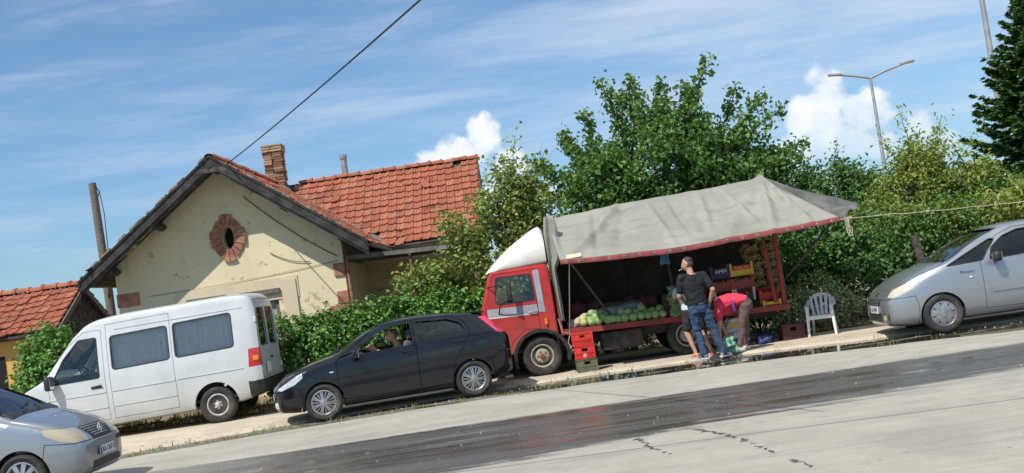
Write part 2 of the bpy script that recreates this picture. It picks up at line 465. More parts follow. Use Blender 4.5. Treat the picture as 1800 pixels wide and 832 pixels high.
blot = k.noise(p, .9, 5, .6); grain = k.noise(p, 120, 3, .7); fine = k.noise(p, 26, 4, .6); trk = k.noise(st2, 1.6, 4, .55); scr = k.noise(st3, 2., 4, .5)
dry = k.mix(k.step(blot, .3, .7), (.325, .305, .255), (.395, .374, .315))
dry = k.mix(k.math('MULTIPLY', k.step(trk, .48, .70), .42), dry, (.20, .195, .18))
dry = k.mix(k.math('MULTIPLY', k.step(scr, .56, .72), .22), dry, (.19, .18, .165))
dry = k.mix(k.step(k.noise(p, 2.3, 6, .68), .54, .68, 0., .55), dry, (.225, .215, .19))
dry = k.mix(k.step(k.noise(k.map(p, loc=(7, 3, 0)), .55, 5, .6), .52, .64, 0., .4), dry, (.24, .232, .21))
mid_ = k.noise(p, 55, 3, .7)
dry = k.mix(k.step(fine, .58, .76, 0., .5), dry, (.16, .15, .13))
dry = k.mix(k.step(mid_, .56, .72, 0., .55), dry, (.15, .14, .125))
dry = k.mix(k.step(mid_, .28, .42, .4, 0.), dry, (.50, .48, .43))
dry = k.mix(k.step(grain, .52, .70, 0., .42), dry, (.13, .125, .115))
dry = k.mix(k.step(grain, .30, .44, .30, 0.), dry, (.50, .48, .44))
vs_ = k.n('ShaderNodeTexVoronoi'); vs_.inputs['Scale'].default_value = 1.9; k.l(k.map(p, (1, 1.6, 1)), vs_.inputs['Vector'])
dry = k.mix(k.step(vs_.outputs['Distance'], .03, .06, .75, 0.), dry, (.09, .085, .075))
seam = k.math('ABSOLUTE', k.math('SUBTRACT', k.math('SUBTRACT', Y_, k.math('MULTIPLY', X_, -.09)), k.math('ADD', 11.08, k.math('MULTIPLY', k.noise(p, .8, 3), .12))))
dry = k.mix(k.step(seam, .012, .035, .62, 0.), dry, (.08, .078, .072))
wcol = k.mix(k.step(fine, .35, .7), (.075, .068, .061), (.125, .114, .102))
wcol = k.mix(k.math('MULTIPLY', k.step(k.noise(k.map(p, (.16, 3.2, 1)), 1.7, 6, .6), .47, .60), .65), wcol, (.055, .050, .045))
wcol = k.mix(k.step(grain, .55, .72, 0., .6), wcol, (.19, .18, .165))
col = k.mix(wet, dry, wcol)
rg = k.mix(wet, (.88, .88, .88), (.30, .30, .30)); rg = k.mix(film, rg, (.07, .07, .07))
bh = k.math('MULTIPLY', grain, k.math('SUBTRACT', 1.05, k.math('MULTIPLY', film, .985)))
sp_ = k.math('ADD', .32, k.math('MULTIPLY', wet, .25))
k.bsdf(col, rg, spec=sp_, bump=bh, bs=.55, bd=.012)
M['asphalt'] = k.m

road_n = [lambda X: np.full_like(X, -14.), lambda X: np.full_like(X, 6.), lambda X: np.full_like(X, 11.), lambda X: np.full_like(X, 14.), lambda X: kerbY(X) - .02]
tag(new_obj('road', strip('road', XS, road_n, [0, 0, 0, 0, 0]), M['asphalt']), kind='structure')
_rg = random.Random(5)
def kw(X, z): return .10 * mnoise.noise(Vector((X * .9, z * 3, 1.3))) + .05 * mnoise.noise(Vector((X * 4, z, 7.3)))

# gutter between road and pavement: damp dirty concrete with standing water
k = NT('gutter_concrete'); p = k.pos(); st = k.map(p, (.55, 2.2, 1))
s = k.n('ShaderNodeSeparateXYZ'); k.l(p, s.inputs[0])
pud = k.math('ADD', k.noise(st, 1.3, 5, .55), k.step(s.outputs[0], -3.5, 1.5, -.12, .14))
pm = k.step(pud, .50, .56)
dirt_ = k.noise(p, 5, 6, .65)
c = k.mix(k.step(dirt_, .35, .7), (.11, .098, .08), (.20, .18, .145))
c = k.mix(k.step(k.noise(p, 14, 4), .62, .72, 0., .8), c, (.10, .11, .035))
c = k.mix(pm, c, (.036, .031, .025))
k.bsdf(c, k.mix(pm, (.8, .8, .8), (.03, .03, .03)), spec=.5, bump=k.math('MULTIPLY', k.noise(p, 40, 4), k.math('SUBTRACT', 1.0, pm)), bs=.5, bd=.02)
M['gutter'] = k.m
tag(new_obj('gutter', strip('gutter', XS, [lambda X: kerbY(X) - .10 + np.array([kw(x, 0) for x in X]), lambda X: kerbY(X) + GW(X) * .5, lambda X: kerbY(X) + GW(X) + .15], [.004, .004, .004]), M['gutter']), kind='structure')

# pavement: sandy concrete with a worn lip
k = NT('pavement_concrete'); p = k.pos()
c = k.mix(k.step(k.noise(p, 1.4, 6, .6), .35, .65), (.52, .45, .345), (.43, .37, .285))
c = k.mix(k.step(k.noise(p, 9, 5, .65), .55, .75, 0., .6), c, (.24, .20, .15))
c = k.mix(k.step(k.noise(p, 90, 3), .6, .75, 0., .5), c, (.20, .17, .13))
k.bsdf(c, .92, spec=.2, bump=k.noise(p, 35, 6, .7), bs=.6, bd=.02)
M['pavement'] = k.m
def pv(o): return lambda X: kerbY(X) + GW(X) + o + np.array([kw(x, 0) for x in X])
tag(new_obj('pavement', strip('pavement', XS, [pv(0), pv(.03), pv(.09), pv(.5), lambda X: np.full_like(X, 20.9) + .18 * np.sin(X * 1.3), lambda X: np.full_like(X, 21.6)],
    [-.01, .028, .046, .05, .052, .03]), M['pavement']), kind='structure')

# soil and dry litter behind the pavement, one sheet out to the horizon
k = NT('soil'); p = k.pos()
c = k.mix(k.step(k.noise(p, 1.2, 6, .6), .38, .62), (.30, .235, .155), (.19, .15, .10))
c = k.mix(k.step(k.noise(p, 5, 6, .7), .56, .66), c, (.10, .11, .04))
c = k.mix(k.step(k.noise(p, 22, 5, .7), .58, .7), c, (.42, .33, .20))
k.bsdf(c, .95, spec=.15, bump=k.noise(p, 18, 6, .7), bs=.9, bd=.05)
M['soil'] = k.m
gv = []; gf = []
gx = [-1500, -200] + list(np.arange(-30, 30.1, 1.0)) + [200, 1500]; gy = [-1500, -100, 0, 10, 17.] + list(np.arange(20.4, 40, .8)) + [100, 400, 1800]
for y in gy:
    for x in gx:
        z = -.05 if y < 20 else .045 + .05 * mnoise.noise(Vector((x * .5, y * .5, 0)))
        if 20 < y < 22.3: z = .02 + .01 * mnoise.noise(Vector((x * .7, y, 3)))
        gv.append((x, y, z))
nx_ = len(gx)
gf = [(j * nx_ + i, j * nx_ + i + 1, (j + 1) * nx_ + i + 1, (j + 1) * nx_ + i) for j in range(len(gy) - 1) for i in range(nx_ - 1)]
tag(new_obj('ground', fast_mesh('ground', gv, gf, True), M['soil']), kind='structure')

# cracks in the dry asphalt
mb = MB()
def crack(pts, w, seed):
    rg_ = random.Random(seed); P = []
    for a, b in zip(pts[:-1], pts[1:]):
        for t in np.linspace(0, 1, 14)[:-1]:
            P.append(Vector((a[0] + (b[0] - a[0]) * t + rg_.uniform(-.035, .035), a[1] + (b[1] - a[1]) * t + rg_.uniform(-.02, .02), .004)))
    V = []; F = []
    for i, q in enumerate(P):
        ww = w * .75 * rg_.uniform(.1, 1.3) * (1 - .5 * i / len(P)); V += [q + Vector((-ww, 0, 0)), q + Vector((ww, 0, 0))]
        if i and rg_.random() > .25: F.append((2 * i - 2, 2 * i - 1, 2 * i + 1, 2 * i))
    mb.add(V, F)
crack([(1.62, 11.75), (1.86, 11.0), (1.93, 10.35), (2.02, 9.55)], .045, 1)
crack([(.98, 11.7), (1.06, 11.0), (1.18, 10.3)], .04, 2)
crack([(2.05, 9.35), (2.1, 8.9)], .03, 3)
M['crack'] = pmat('crack', (.055, .052, .046), (.12, .11, .10), 12, .85)
tag(mb.build('road_crack', M['crack']), kind='structure')

# ------------------------------------------------------------------ roof tiles
M['tile'] = islmat('clay_tile', [(.25, .080, .044), (.29, .092, .052), (.33, .108, .060), (.27, .085, .048), (.35, .135, .078), (.22, .080, .05)], .82, scale=2.3)
def tile_field(origin, along, down, n_al, n_dn, tw, tl, seed, skip=None, mess=.4):
    """clay tiles laid on a sloped plane: along = unit vector along the eave, down = unit vector down the slope"""
    rg_ = random.Random(seed); A = Vector(along); D = Vector(down); N = A.cross(D).normalized()
    if N.z < 0: N = -N
    O = Vector(origin); V = []; F = []
    prof = [(-.5, .012), (-.38, .034), (-.2, .034), (-.08, .008), (.12, .004), (.3, .02), (.44, .006), (.52, .010)]
    for j in range(n_dn):
        for i in range(n_al):
            if skip and skip(i, j, rg_): continue
            c = O + A * ((i + .5) * tw) + D * (j * tl)
            jt = rg_.gauss(0, .006 * mess); lift = rg_.uniform(0, .012) * mess; sl = rg_.gauss(0, .018) * mess
            if rg_.random() < .012 * mess: sl += rg_.uniform(-.05, .14); lift += .03; jt += rg_.gauss(0, .1)
            b = len(V); m_ = len(prof)
            for e, (dd, hh) in enumerate([(-.02, .0), (tl * 1.12, .042), (tl * 1.12, .020)]):
                for u, h in prof:
                    V.append(c + A * (u * tw * .99 + jt * (dd / tl - .5)) + D * (dd + sl) + N * (h * (1 if e < 2 else .2) + hh + lift))
            for e in range(2):
                for q in range(m_ - 1): F.append((b + e * m_ + q, b + e * m_ + q + 1, b + (e + 1) * m_ + q + 1, b + (e + 1) * m_ + q))
    V = np.array([tuple(v) for v in V]); F = np.array(F)
    # outward faces
    a, b_, c_ = V[F[0][0]], V[F[0][1]], V[F[0][2]]
    if np.dot(np.cross(b_ - a, c_ - a), np.array(N)) < 0: F = F[:, ::-1]
    return V, F
def tiles_obj(name, fields, parent):
    V = []; F = []; n = 0
    for v, f in fields: V.append(v); F.append(f + n); n += len(v)
    return new_obj(name, fast_mesh(name, np.concatenate(V), np.concatenate(F)), M['tile'], parent)
def ridge_tiles(name, a, b, parent, n=None, r=.115, seed=1):
    a = Vector(a); b = Vector(b); d_ = (b - a); L = d_.length; n = n or max(2, int(L / .34)); d_.normalize(); sd_ = d_.cross(Vector((0, 0, 1))).normalized(); up = sd_.cross(d_)
    rg_ = random.Random(seed); V = []; F = []
    for i in range(n):
        c0 = a + d_ * (i * L / n - .03); c1 = a + d_ * ((i + 1) * L / n + .02); o = up * rg_.uniform(-.012, .012) + sd_ * rg_.uniform(-.012, .012); bb = len(V)
        for c, q in ((c0, r * .82), (c0 + (c1 - c0) * .8, r * .93), (c0 + (c1 - c0) * .82, r * 1.12), (c1, r * 1.14), (c1, r * .9)):
            for t in range(8):
                an = PI * t / 7; V.append(c + o + sd_ * math.cos(an) * q * 1.15 + up * (math.sin(an) * q - .03))
        for e in range(4):
            for t in range(7): F.append((bb + e * 8 + t, bb + (e + 1) * 8 + t, bb + (e + 1) * 8 + t + 1, bb + e * 8 + t + 1))
    return new_obj(name, fast_mesh(name, [tuple(v) for v in V], F), M['tile'], parent)

# ------------------------------------------------------------------ the yellow house
def plaster(name, base, base2, peel, seed=0., low=1.5):
    k = NT(name); p = k.map(k.pos(), loc=(seed, seed, seed))
    s = k.n('ShaderNodeSeparateXYZ'); k.l(k.pos(), s.inputs[0])
    c = k.mix(k.step(k.noise(p, .8, 6, .6), .35, .65), base, base2)
    c = k.mix(k.step(k.noise(k.map(p, (1.5, 1.5, .35)), 2.4, 6, .65), .52, .78, 0., .45), c, tuple(x * .62 for x in base))
    low_ = k.step(s.outputs[2], low, low + 1.1, .14, 0.)
    pe = k.math('ADD', k.noise(p, 3.1, 7, .62, .4), low_)
    f = k.step(pe, .655, .675); c = k.mix(f, c, peel)
    ed = k.step(pe, .635, .655); c = k.mix(k.math('MULTIPLY', k.math('SUBTRACT', ed, f), .5, True), c, (.22, .17, .1))
    c = k.mix(k.step(k.noise(p, 17, 3), .70, .74, 0., .8), c, (.20, .14, .08))
    bm_ = k.math('ADD', k.math('MULTIPLY', k.noise(p, 40, 5), .3), k.math('MULTIPLY', f, -1.))
    k.bsdf(c, .9, spec=.2, bump=bm_, bs=.5, bd=.015)
    return k.m
M['plaster'] = plaster('yellow_plaster', (.70, .61, .40), (.63, .56, .38), (.50, .41, .29))
M['plaster_pale'] = plaster('pale_plaster', (.62, .53, .38), (.56, .47, .34), (.45, .34, .24), 3., .5)
M['brick_trim'] = pmat('brick_trim', (.27, .105, .065), (.40, .20, .13), 5, .85, bump=.5, bscale=25)
M['brick_old'] = pmat('brick_old', (.16, .075, .045), (.36, .26, .17), 7, .9, bump=.8, bscale=25)
M['mortar'] = pmat('mortar', (.26, .21, .15), (.14, .11, .08), 8, .95, bump=.6, bscale=25)
M['zinc'] = pmat('zinc', (.16, .14, .13), (.26, .235, .22), 3, .55, .35)
M['rust'] = pmat('rust', (.16, .065, .035), (.28, .15, .09), 10, .8)
M['barge'] = pmat('barge_board', (.018, .017, .016), (.050, .047, .043), 4, .85, bump=.5, bscale=30)
M['soffit'] = pmat('soffit_board', (.035, .03, .026), (.10, .088, .075), 4, .9, bump=.5, bscale=22)
M['void'] = pmat('void', (.012, .012, .012), None, rough=1)

house = thing('yellow_house', 'old yellow plastered house with red tiled roofs and peeling gable behind the white van', 'house', (0, 0, 0))
XR, ZR, SL = -6.55, 5.63, .735           # ridge of the gable block and slope
YG, YO = 25.9, 25.06                      # gable wall face, barge boards
WL_, WR_ = -9.32, -3.98                  # gable wall corners
YR = 32.6                                # ridge of the cross wing
def zroof(x): return ZR - SL * abs(x - XR)
# gable block wall (front sheet with the oculus and two openings left out)
def wall_with_holes(outer, holes, y0, y1, name, mat, parent):
    me = MB().prism(outer, y0, y1, 'y').mesh(name)
    for h in holes: me = boolean(me, MB().prism(h, y0 - .3, y1 + .3, 'y').mesh('c'))
    return new_obj(name, me, mat, parent)
th = np.linspace(0, 2 * PI, 25)[:-1]
oc = (-6.58, 3.84)
ocp = [(oc[0] + .135 * math.cos(t), oc[1] + .26 * math.sin(t)) for t in th]
win = [(-6.42, .9), (-5.60, .9), (-5.60, 2.40), (-6.42, 2.40)]
win2 = [(-7.66, .9), (-6.86, .9), (-6.86, 2.42), (-7.66, 2.42)]
outer = [(WL_, 0), (WR_, 0), (WR_, zroof(WR_) - .08), (XR, ZR - .10), (WL_, zroof(WL_) - .08)]
gw = wall_with_holes(outer, [ocp, win, win2], YG, YG + .35, 'gable_wall', M['plaster'], house)
MB().prism([(WL_ + .1, 0), (WR_ - .1, 0), (WR_ - .1, 3.2), (WL_ + .1, 3.2)], YG + .8, YG + .84).build('inner_wall', M['void'], house)
mb = MB(); mb.box((WL_ + .17, (YG + .36 + 34) / 2, 1.7), (.34, 34 - YG - .37, 3.4)); mb.build('side_wall', M['plaster'], house)
mb = MB(); mb.box((WR_ - .17, (YG + .36 + 34) / 2, 1.72), (.34, 34 - YG - .37, 3.44)); mb.build('side_wall', M['plaster'], house)
# oculus surround of brick blocks
mb = MB(); N_ = 16
for i in range(N_):
    a0 = 2 * PI * (i + .06) / N_; a1 = 2 * PI * (i + .94) / N_; am = (a0 + a1) / 2
    key = i % 4 in (3, 0) and False
    ro = 1.12 if min(abs((am % (PI / 2))), abs(PI / 2 - am % (PI / 2))) < .2 else 1.0
    q = []
    for t in np.linspace(a0, a1, 4): q.append((oc[0] + .145 * math.cos(t), oc[1] + .275 * math.sin(t)))
    for t in np.linspace(a1, a0, 4): q.append((oc[0] + .375 * ro * math.cos(t), oc[1] + .50 * ro * math.sin(t)))
    mb.prism(q, YG - .045 - .02 * (ro > 1), YG + .02)
ring = mb.build('oculus_surround', M['brick_trim'], house)
MB().prism([(oc[0] + .2 * math.cos(t), oc[1] + .3 * math.sin(t)) for t in th], YG + .3, YG + .33).build('vent_grille', M['void'], house)
# quoins
mb = MB(); rg_ = random.Random(3); z = .3
for i in range(8):
    w = .52 if i % 2 else .34
    if not (i in (6,)): MB().box((WL_ - .02 + w / 2, YG + .16, z + .16), (w, .38 + .004 * i, .305), bev=.012).build('quoin', M['brick_trim'], house)
    z += .325
mb = MB(); z = .3
for i in range(9):
    w = .46 if i % 2 == 0 else .27
    if i in (5, 7, 3, 4): MB().box((WR_ + .02 - w / 2, YG + .16, z + .16), (w, .38 + .004 * i, .30), bev=.012).build('quoin', M['brick_trim'], house)
    z += .325
# plaster bands over the openings, lintels and old window frames
MB().box((-6.55, YG + .005, 2.50), (2.9, .05, .50)).build('lintel_band', M['plaster_pale'], house)
for wp, nm in ((win, 0), (win2, 1)):
    x0, x1, z1 = wp[0][0], wp[1][0], wp[2][1]
    f = MB()
    f.box((x0 + .04, YG + .1, (z1 + .9) / 2), (.09, .1, z1 - .9)); f.box((x1 - .04, YG + .1, (z1 + .9) / 2), (.09, .1, z1 - .9))
    f.box(((x0 + x1) / 2, YG + .098, z1 - .05), (x1 - x0 - .18, .1, .09))
    wf = f.build('window', M['wood_grey'], house)
    MB().box(((x0 + x1) / 2, YG + .12, (z1 + .9) / 2 - .03), (x1 - x0 - .18, .03, z1 - 1.0)).build('shutter', pmat('shutter_%d' % nm, (.25, .24, .215), (.36, .35, .32), 8, .85), wf)
    MB().box(((x0 + x1) / 2, YG - .03, z1 + .06), (x1 - x0 + .12, .12, .11)).build('lintel', M['wood_grey'], wf)
MB().box((-5.32, YG - .024, 1.9), (.34, .05, 1.55)).build('reveal_band', M['plaster_pale'], house)
# roof of the gable block: deck, tiles, barge boards
TW, TL = .235, .335
cs, sn = 1 / math.hypot(1, SL), SL / math.hypot(1, SL)
half = 3.25
roof = MB()
for sgn in (-1, 1):
    q = [(XR, ZR - .03), (XR + sgn * half, ZR - .03 - SL * half), (XR + sgn * half, ZR - .09 - SL * half), (XR, ZR - .09)]
    roof.prism(q if sgn > 0 else q[::-1], YO + .02, 34.5)
deck = roof.build('roof', M['soffit'], house)
slen = half / cs; ndn = int(slen / TL) + 1
def sk(i, j, r_): return r_.random() < .006
fR = tile_field((XR, YO - .02, ZR), (0, 1, 0), (cs, 0, -sn), int(9.4 / TW), ndn, TW, slen / ndn, 11, sk, 1.3)
fL = tile_field((XR, 34.4, ZR), (0, -1, 0), (-cs, 0, -sn), int(9.4 / TW), ndn, TW, slen / ndn, 12, sk, 1.3)
tiles_obj('roof_tile', [fR, fL], deck)
ridge_tiles('ridge_tile', (XR, YO, ZR + .05), (XR, YR, ZR + .05), deck, seed=4)
mb = MB()
for sgn in (-1, 1):
    q = lambda a, b, c_, d_: [(XR, ZR + a), (XR + sgn * (half + .04), ZR + a - SL * half), (XR + sgn * (half + .04), ZR + b - SL * half), (XR, ZR + b)]
    def band(a, b, y0, y1):
        qq = [(XR, ZR + a), (XR + sgn * (half + .05), ZR + a - SL * (half + .05)), (XR + sgn * (half + .05), ZR + b - SL * (half + .05)), (XR, ZR + b)]
        mb.prism(qq if sgn > 0 else qq[::-1], y0, y1)
    band(.01, -.20, YO - .035, YO + .01); band(-.06, -.27, YO - .005, YO + .05); band(.075, .015, YO - .06, YO + .06)
mb.build('barge_board', M['barge'], house)
# mortar patches under the verge tiles, purlin ends, apex brace
mb = MB(); rg_ = random.Random(8)
for i in range(46):
    sgn = rg_.choice((-1, 1)); t = rg_.uniform(.05, 1) * half
    mb.box((XR + sgn * t, YO - .01, ZR - SL * t + .10), (rg_.uniform(.05, .22), rg_.uniform(.08, .15), rg_.uniform(.02, .05)), (0, sgn * math.atan(SL), 0))
tag(mb.build('verge_mortar', M['mortar'], deck), kind='stuff')
mb = MB()
for t in (.0, 1.5, 2.7):
    for sgn in ((-1, 1) if t else (1,)):
        MB().box((XR + sgn * t, (YO + .1 + YG) / 2, ZR - SL * t - .22), (.13, YG - YO - .1, .15), (0, sgn * math.atan(SL) if t else 0, 0)).build('purlin', M['wood_dark'], house)
mb.prism([(XR - .38, ZR - .24), (XR + .38, ZR - .24), (XR + .38, ZR - .33), (XR - .38, ZR - .33)], YO - .04, YO + .045)
mb.build('apex_brace', M['wood_dark'], house)
# soffit patches where the boards have lost their paint
mb = MB(); rg_ = random.Random(22)
for sgn, t0, t1, n in ((-1, 1.2, 2.6, 14), (1, .3, 1.0, 3)):
    for i in range(n):
        t = rg_.uniform(t0, t1); y = rg_.uniform(25.15, 25.8); r_ = rg_.uniform(.05, .2); pl = []
        for a in np.linspace(0, 2 * PI, 9)[:-1]:
            q = r_ * rg_.uniform(.6, 1.2); xx = t + q * math.cos(a) * .9; pl.append((XR + sgn * xx, y + q * math.sin(a), ZR - .094 - SL * xx))
        b = len(mb.V); mb.V += pl; mb.F.append(tuple(range(b, b + 8)))
mb.build('bare_patch', M['plaster_pale'], house)
# cross wing
WX1 = -.72; YE = 29.45; ZE = ZR - SL * (YR - YE)
wlen = (YR - YE) / cs; nw = int(wlen / TL) + 1
x0w = XR + .2
dk = MB()
dk.prism([(YR, ZR - .03), (YE, ZE - .03), (YE, ZE - .09), (YR, ZR - .09)], x0w, WX1, 'x')
dk.prism([(YR, ZR - .09), (2 * YR - YE, ZE - .09), (2 * YR - YE, ZE - .03), (YR, ZR - .03)], x0w, WX1, 'x')
wr = dk.build('wing_roof', M['soffit'], house)
def skw(i, j, r_): return r_.random() < .004 or (2 <= i - 10 <= 3 and j == nw - 2)
f1 = tile_field((WX1 + .02, YR, ZR), (-1, 0, 0), (0, -cs, -sn), int((WX1 - x0w) / TW), nw, TW, wlen / nw, 21, skw, 1.0)
f2 = tile_field((x0w, YR, ZR), (1, 0, 0), (0, cs, -sn), int((WX1 - x0w) / TW), nw, TW, wlen / nw, 22, None, .6)
tiles_obj('roof_tile', [f1, f2], wr)
ridge_tiles('ridge_tile', (XR + .6, YR, ZR + .05), (WX1 + .05, YR, ZR + .05), wr, seed=9)
mb = MB()
mb.prism([(YR, ZR + .10), (YE - .03, ZE + .08), (YE - .03, ZE - .15), (YR, ZR - .16)], WX1 + .015, WX1 + .05, 'x')
mb.prism([(YR, ZR - .16), (2 * YR - YE, ZE - .16), (2 * YR - YE, ZE + .06), (YR, ZR + .10)], WX1 + .015, WX1 + .05, 'x')
mb.build('barge_board', M['wood_dark'], wr)
# wing walls
MB().box(((WR_ + WX1 - .3) / 2, 29.95, 1.75), (WX1 - .3 - WR_, .3, 3.5)).build('wing_wall', M['plaster'], house)
me = MB().prism([(29.8, 0), (35.4, 0), (35.4, ZR - SL * 2.8 - .1), (YR, ZR - .12), (29.8, ZR - SL * 2.8 - .1)], WX1 - .31, WX1 - .05, 'x').mesh('wing_wall')
new_obj('wing_wall', me, M['plaster'], house)
MB().box((-1.9, 29.78, 1.6), (.9, .06, 1.3)).build('window', M['void'], house)
# valley flashing, gutters, pipe, chimney
vx0, vx1 = XR + .45, XR + (YR - YE) + .02
mb = MB(); a = Vector((vx0, YR - .45, ZR - SL * .45 + .065)); b = Vector((vx1, YE - .02, ZE + .065)); d_ = (b - a).normalized(); sd_ = Vector((1, 1, 0)).normalized() * .13
mb.add([a - sd_ + Vector((0, 0, .03)), a + sd_ + Vector((0, 0, .03)), b + sd_ + Vector((0, 0, .03)), b - sd_ + Vector((0, 0, .03)), a, b], [(0, 4, 5, 3), (4, 1, 2, 5)])
mb.build('valley_flashing', M['zinc'], house)
def gutter(a, b, r_=.075):
    gt = MB()
    a = Vector(a); b = Vector(b); dd = (b - a).normalized(); s_ = dd.cross(Vector((0, 0, 1))).normalized(); V = []; F = []
    for c in (a, b):
        for rr in (r_, r_ - .006):
            for t in range(9):
                an = PI + PI * t / 8; V.append(c + s_ * math.cos(an) * rr + Vector((0, 0, math.sin(an) * rr)))
    for t in range(8):
        F += [(t, t + 1, 18 + t + 1, 18 + t), (9 + t, 27 + t, 27 + t + 1, 9 + t + 1)]
    gt.add(V, F); gt.build('eaves_gutter', M['zinc'], house)
gutter((WX1, YE - .06, ZE - .03), (vx1 - .2, YE - .06, ZE - .04)); gutter((XR + half + .07, YO - .05, ZR - SL * half - .03), (XR + half + .07, YE - .1, ZR - SL * half - .05))
gutter((XR - half - .07, YO - .05, ZR - SL * half - .03), (XR - half - .07, 34, ZR - SL * half - .05))
MB().tube([(WR_ + .12, YG - .12, 3.0), (WR_ + .1, YG - .1, 2.7), (WR_ + .1, YG - .1, .1)], .042, 8).build('drainpipe', M['rust'], house, 40)
# chimney of crumbling brick
cx, cy = XR + .02, 32.15
mb = MB(); rg_ = random.Random(4); z = 5.1; row = 0
while z < 6.76:
    for i in range(2):
        for jx in range(2):
            off = .0 if row % 2 else .0
            w = .27
            mb.box((cx - .14 + i * .275 + rg_.gauss(0, .014), cy - .14 + jx * .275 + rg_.gauss(0, .014), z + .035), (w * rg_.uniform(.85, 1.04), w * rg_.uniform(.85, 1.04), .066), (0, 0, rg_.gauss(0, .05)), bev=.009)
    if z > 6.54:
        mb.box((cx, cy, z + .035), (.60, .60, .06), bev=.012)
    z += .075; row += 1
ch = mb.build('chimney', islmat('chimney_brick', [(.20, .09, .055), (.30, .15, .085), (.36, .25, .16), (.17, .075, .05), (.38, .29, .2)], .9, scale=6.), deck)
MB().box((cx, cy, 5.9), (.44, .44, 1.7)).build('mortar_core', M['mortar'], ch)
mb = MB(); mb.prism([(cx - .45, 5.15), (cx + .5, 5.0), (cx + .42, 5.45), (cx, 5.75), (cx - .40, 5.5)], cy - .42, cy - .30); mb.build('flashing', M['zinc'], ch)
mb = MB(); mb.tube([(-4.62, 32.75, 5.2), (-4.62, 32.75, 6.28)], .095, 14, cap=False); mb.tube([(-4.62, 32.75, 6.22), (-4.62, 32.75, 6.33)], .115, 14, cap=False)
mb.build('flue_pipe', M['grey_metal'], wr, 40)
# sheet lean-to over the yard door
lean = MB()
lean.prism([(-3.95, 3.04), (-.9, 2.93), (-.9, 2.90), (-3.95, 3.01)], 26.1, 29.6)
for y in (26.12, 27.2, 28.3): lean.box((-2.4, y, 2.93), (3.1, .07, .09), (0, R(2), 0))
lean.box((-3.93, 27.4, 2.96), (.06, 2.8, .12))
lean.build('lean_to_roof', pmat('lean_to_sheet', (.10, .095, .09), (.22, .205, .19), 3, .8), house)
mb = MB()
for q in ((-.96, 26.2), (-2.45, 26.2)): MB().tube([(q[0], q[1], 0), (q[0], q[1], 2.9)], .035, 8).build('lean_to_post', M['rust'], house)
# loose cable on the gable
mb = MB()
def sag(a, b, s_, n=16): return [Vector(a).lerp(Vector(b), t) + Vector((0, 0, -s_ * 4 * t * (1 - t))) for t in np.linspace(0, 1, n)]
mb.tube(sag((-6.1, YG - .05, 4.75), (-4.1, YG - .05, 3.05), .10), .011, 5)
mb.tube(sag((-5.65, YG - .03, 3.35), (-4.75, YG - .03, 3.02), .08), .009, 5)
mb.tube(sag((-8.6, YG - .02, 2.75), (-4.1, YG - .02, 2.95), .05), .005, 5)
mb.build('wall_cable', M['black_plastic'], house)

# ------------------------------------------------------------------ neighbouring shed
shed = thing('shed', 'low ochre shed with tiled roof and dark boarded gable left of the yellow house', 'shed', (-13, 28, 0))
def L_(x, y, z): return (x + 13, y - 28, z)
SX, SZR, SZE, SYF, SYR = -10.9, 3.32, 2.28, 26.05, 27.95
mb = MB(); sl_ = (SZR - SZE) / (SYR - SYF)
mb.prism([(SYR - 28, SZR), (SYF - 28, SZE), (SYF - 28, SZE - .06), (SYR - 28, SZR - .06)], -7, SX + 13, 'x')
mb.prism([(SYR - 28, SZR - .06), (2 * SYR - SYF - 28, SZE - .06), (2 * SYR - SYF - 28, SZE), (SYR - 28, SZR)], -7, SX + 13, 'x')
sr = mb.build('roof', M['soffit'], shed)
c2_, s2_ = 1 / math.hypot(1, sl_), sl_ / math.hypot(1, sl_); ln = (SYR - SYF) / c2_; nn = int(ln / .33) + 1
f1 = tile_field(L_(SX, SYR, SZR + .03), (-1, 0, 0), (0, -c2_, -s2_), 38, nn, TW, ln / nn, 31, None, 1.5)
f2 = tile_field(L_(SX - 8.9, SYR, SZR + .03), (1, 0, 0), (0, c2_, -s2_), 38, nn, TW, ln / nn, 32, None, 1.)
tiles_obj('roof_tile', [f1, f2], sr); ridge_tiles('ridge_tile', L_(SX + .03, SYR, SZR + .09), L_(SX - 9, SYR, SZR + .09), sr, seed=5)
mb = MB(); mb.prism([(SYR - 28, SZR + .03), (SYF - 28.05, SZE), (SYF - 28.05, SZE - .14), (SYR - 28, SZR - .12)], SX + 13.0, SX + 13.05, 'x')
mb.prism([(SYR - 28, SZR - .12), (2 * SYR - SYF - 27.95, SZE - .14), (2 * SYR - SYF - 27.95, SZE), (SYR - 28, SZR + .03)], SX + 13.0, SX + 13.05, 'x')
mb.build('barge_board', M['wood_grey'], sr)
mb = MB(); mb.box((-2.1, -.05, 1.1), (8.0, 3.2, 2.2)); mb.build('wall', pmat('ochre_wall', (.60, .36, .10), (.50, .30, .09), 2, .9, bump=.4), shed)
mb = MB()
for i in range(20):
    y = -1.75 + i * .182
    zt_ = SZR - sl_ * abs(y + .09 - (SYR - 28)) - .12
    mb.box((SX + 13 - .10 + .004 * (i % 3), y + .09, (zt_ + .3) / 2), (.03, .176, zt_ - .3))
mb.build('board_gable', M['wood_dark'], shed)
MB().box((.42, -1.64, 1.35), (.5, .08, 1.0)).build('window', M['void'], shed)
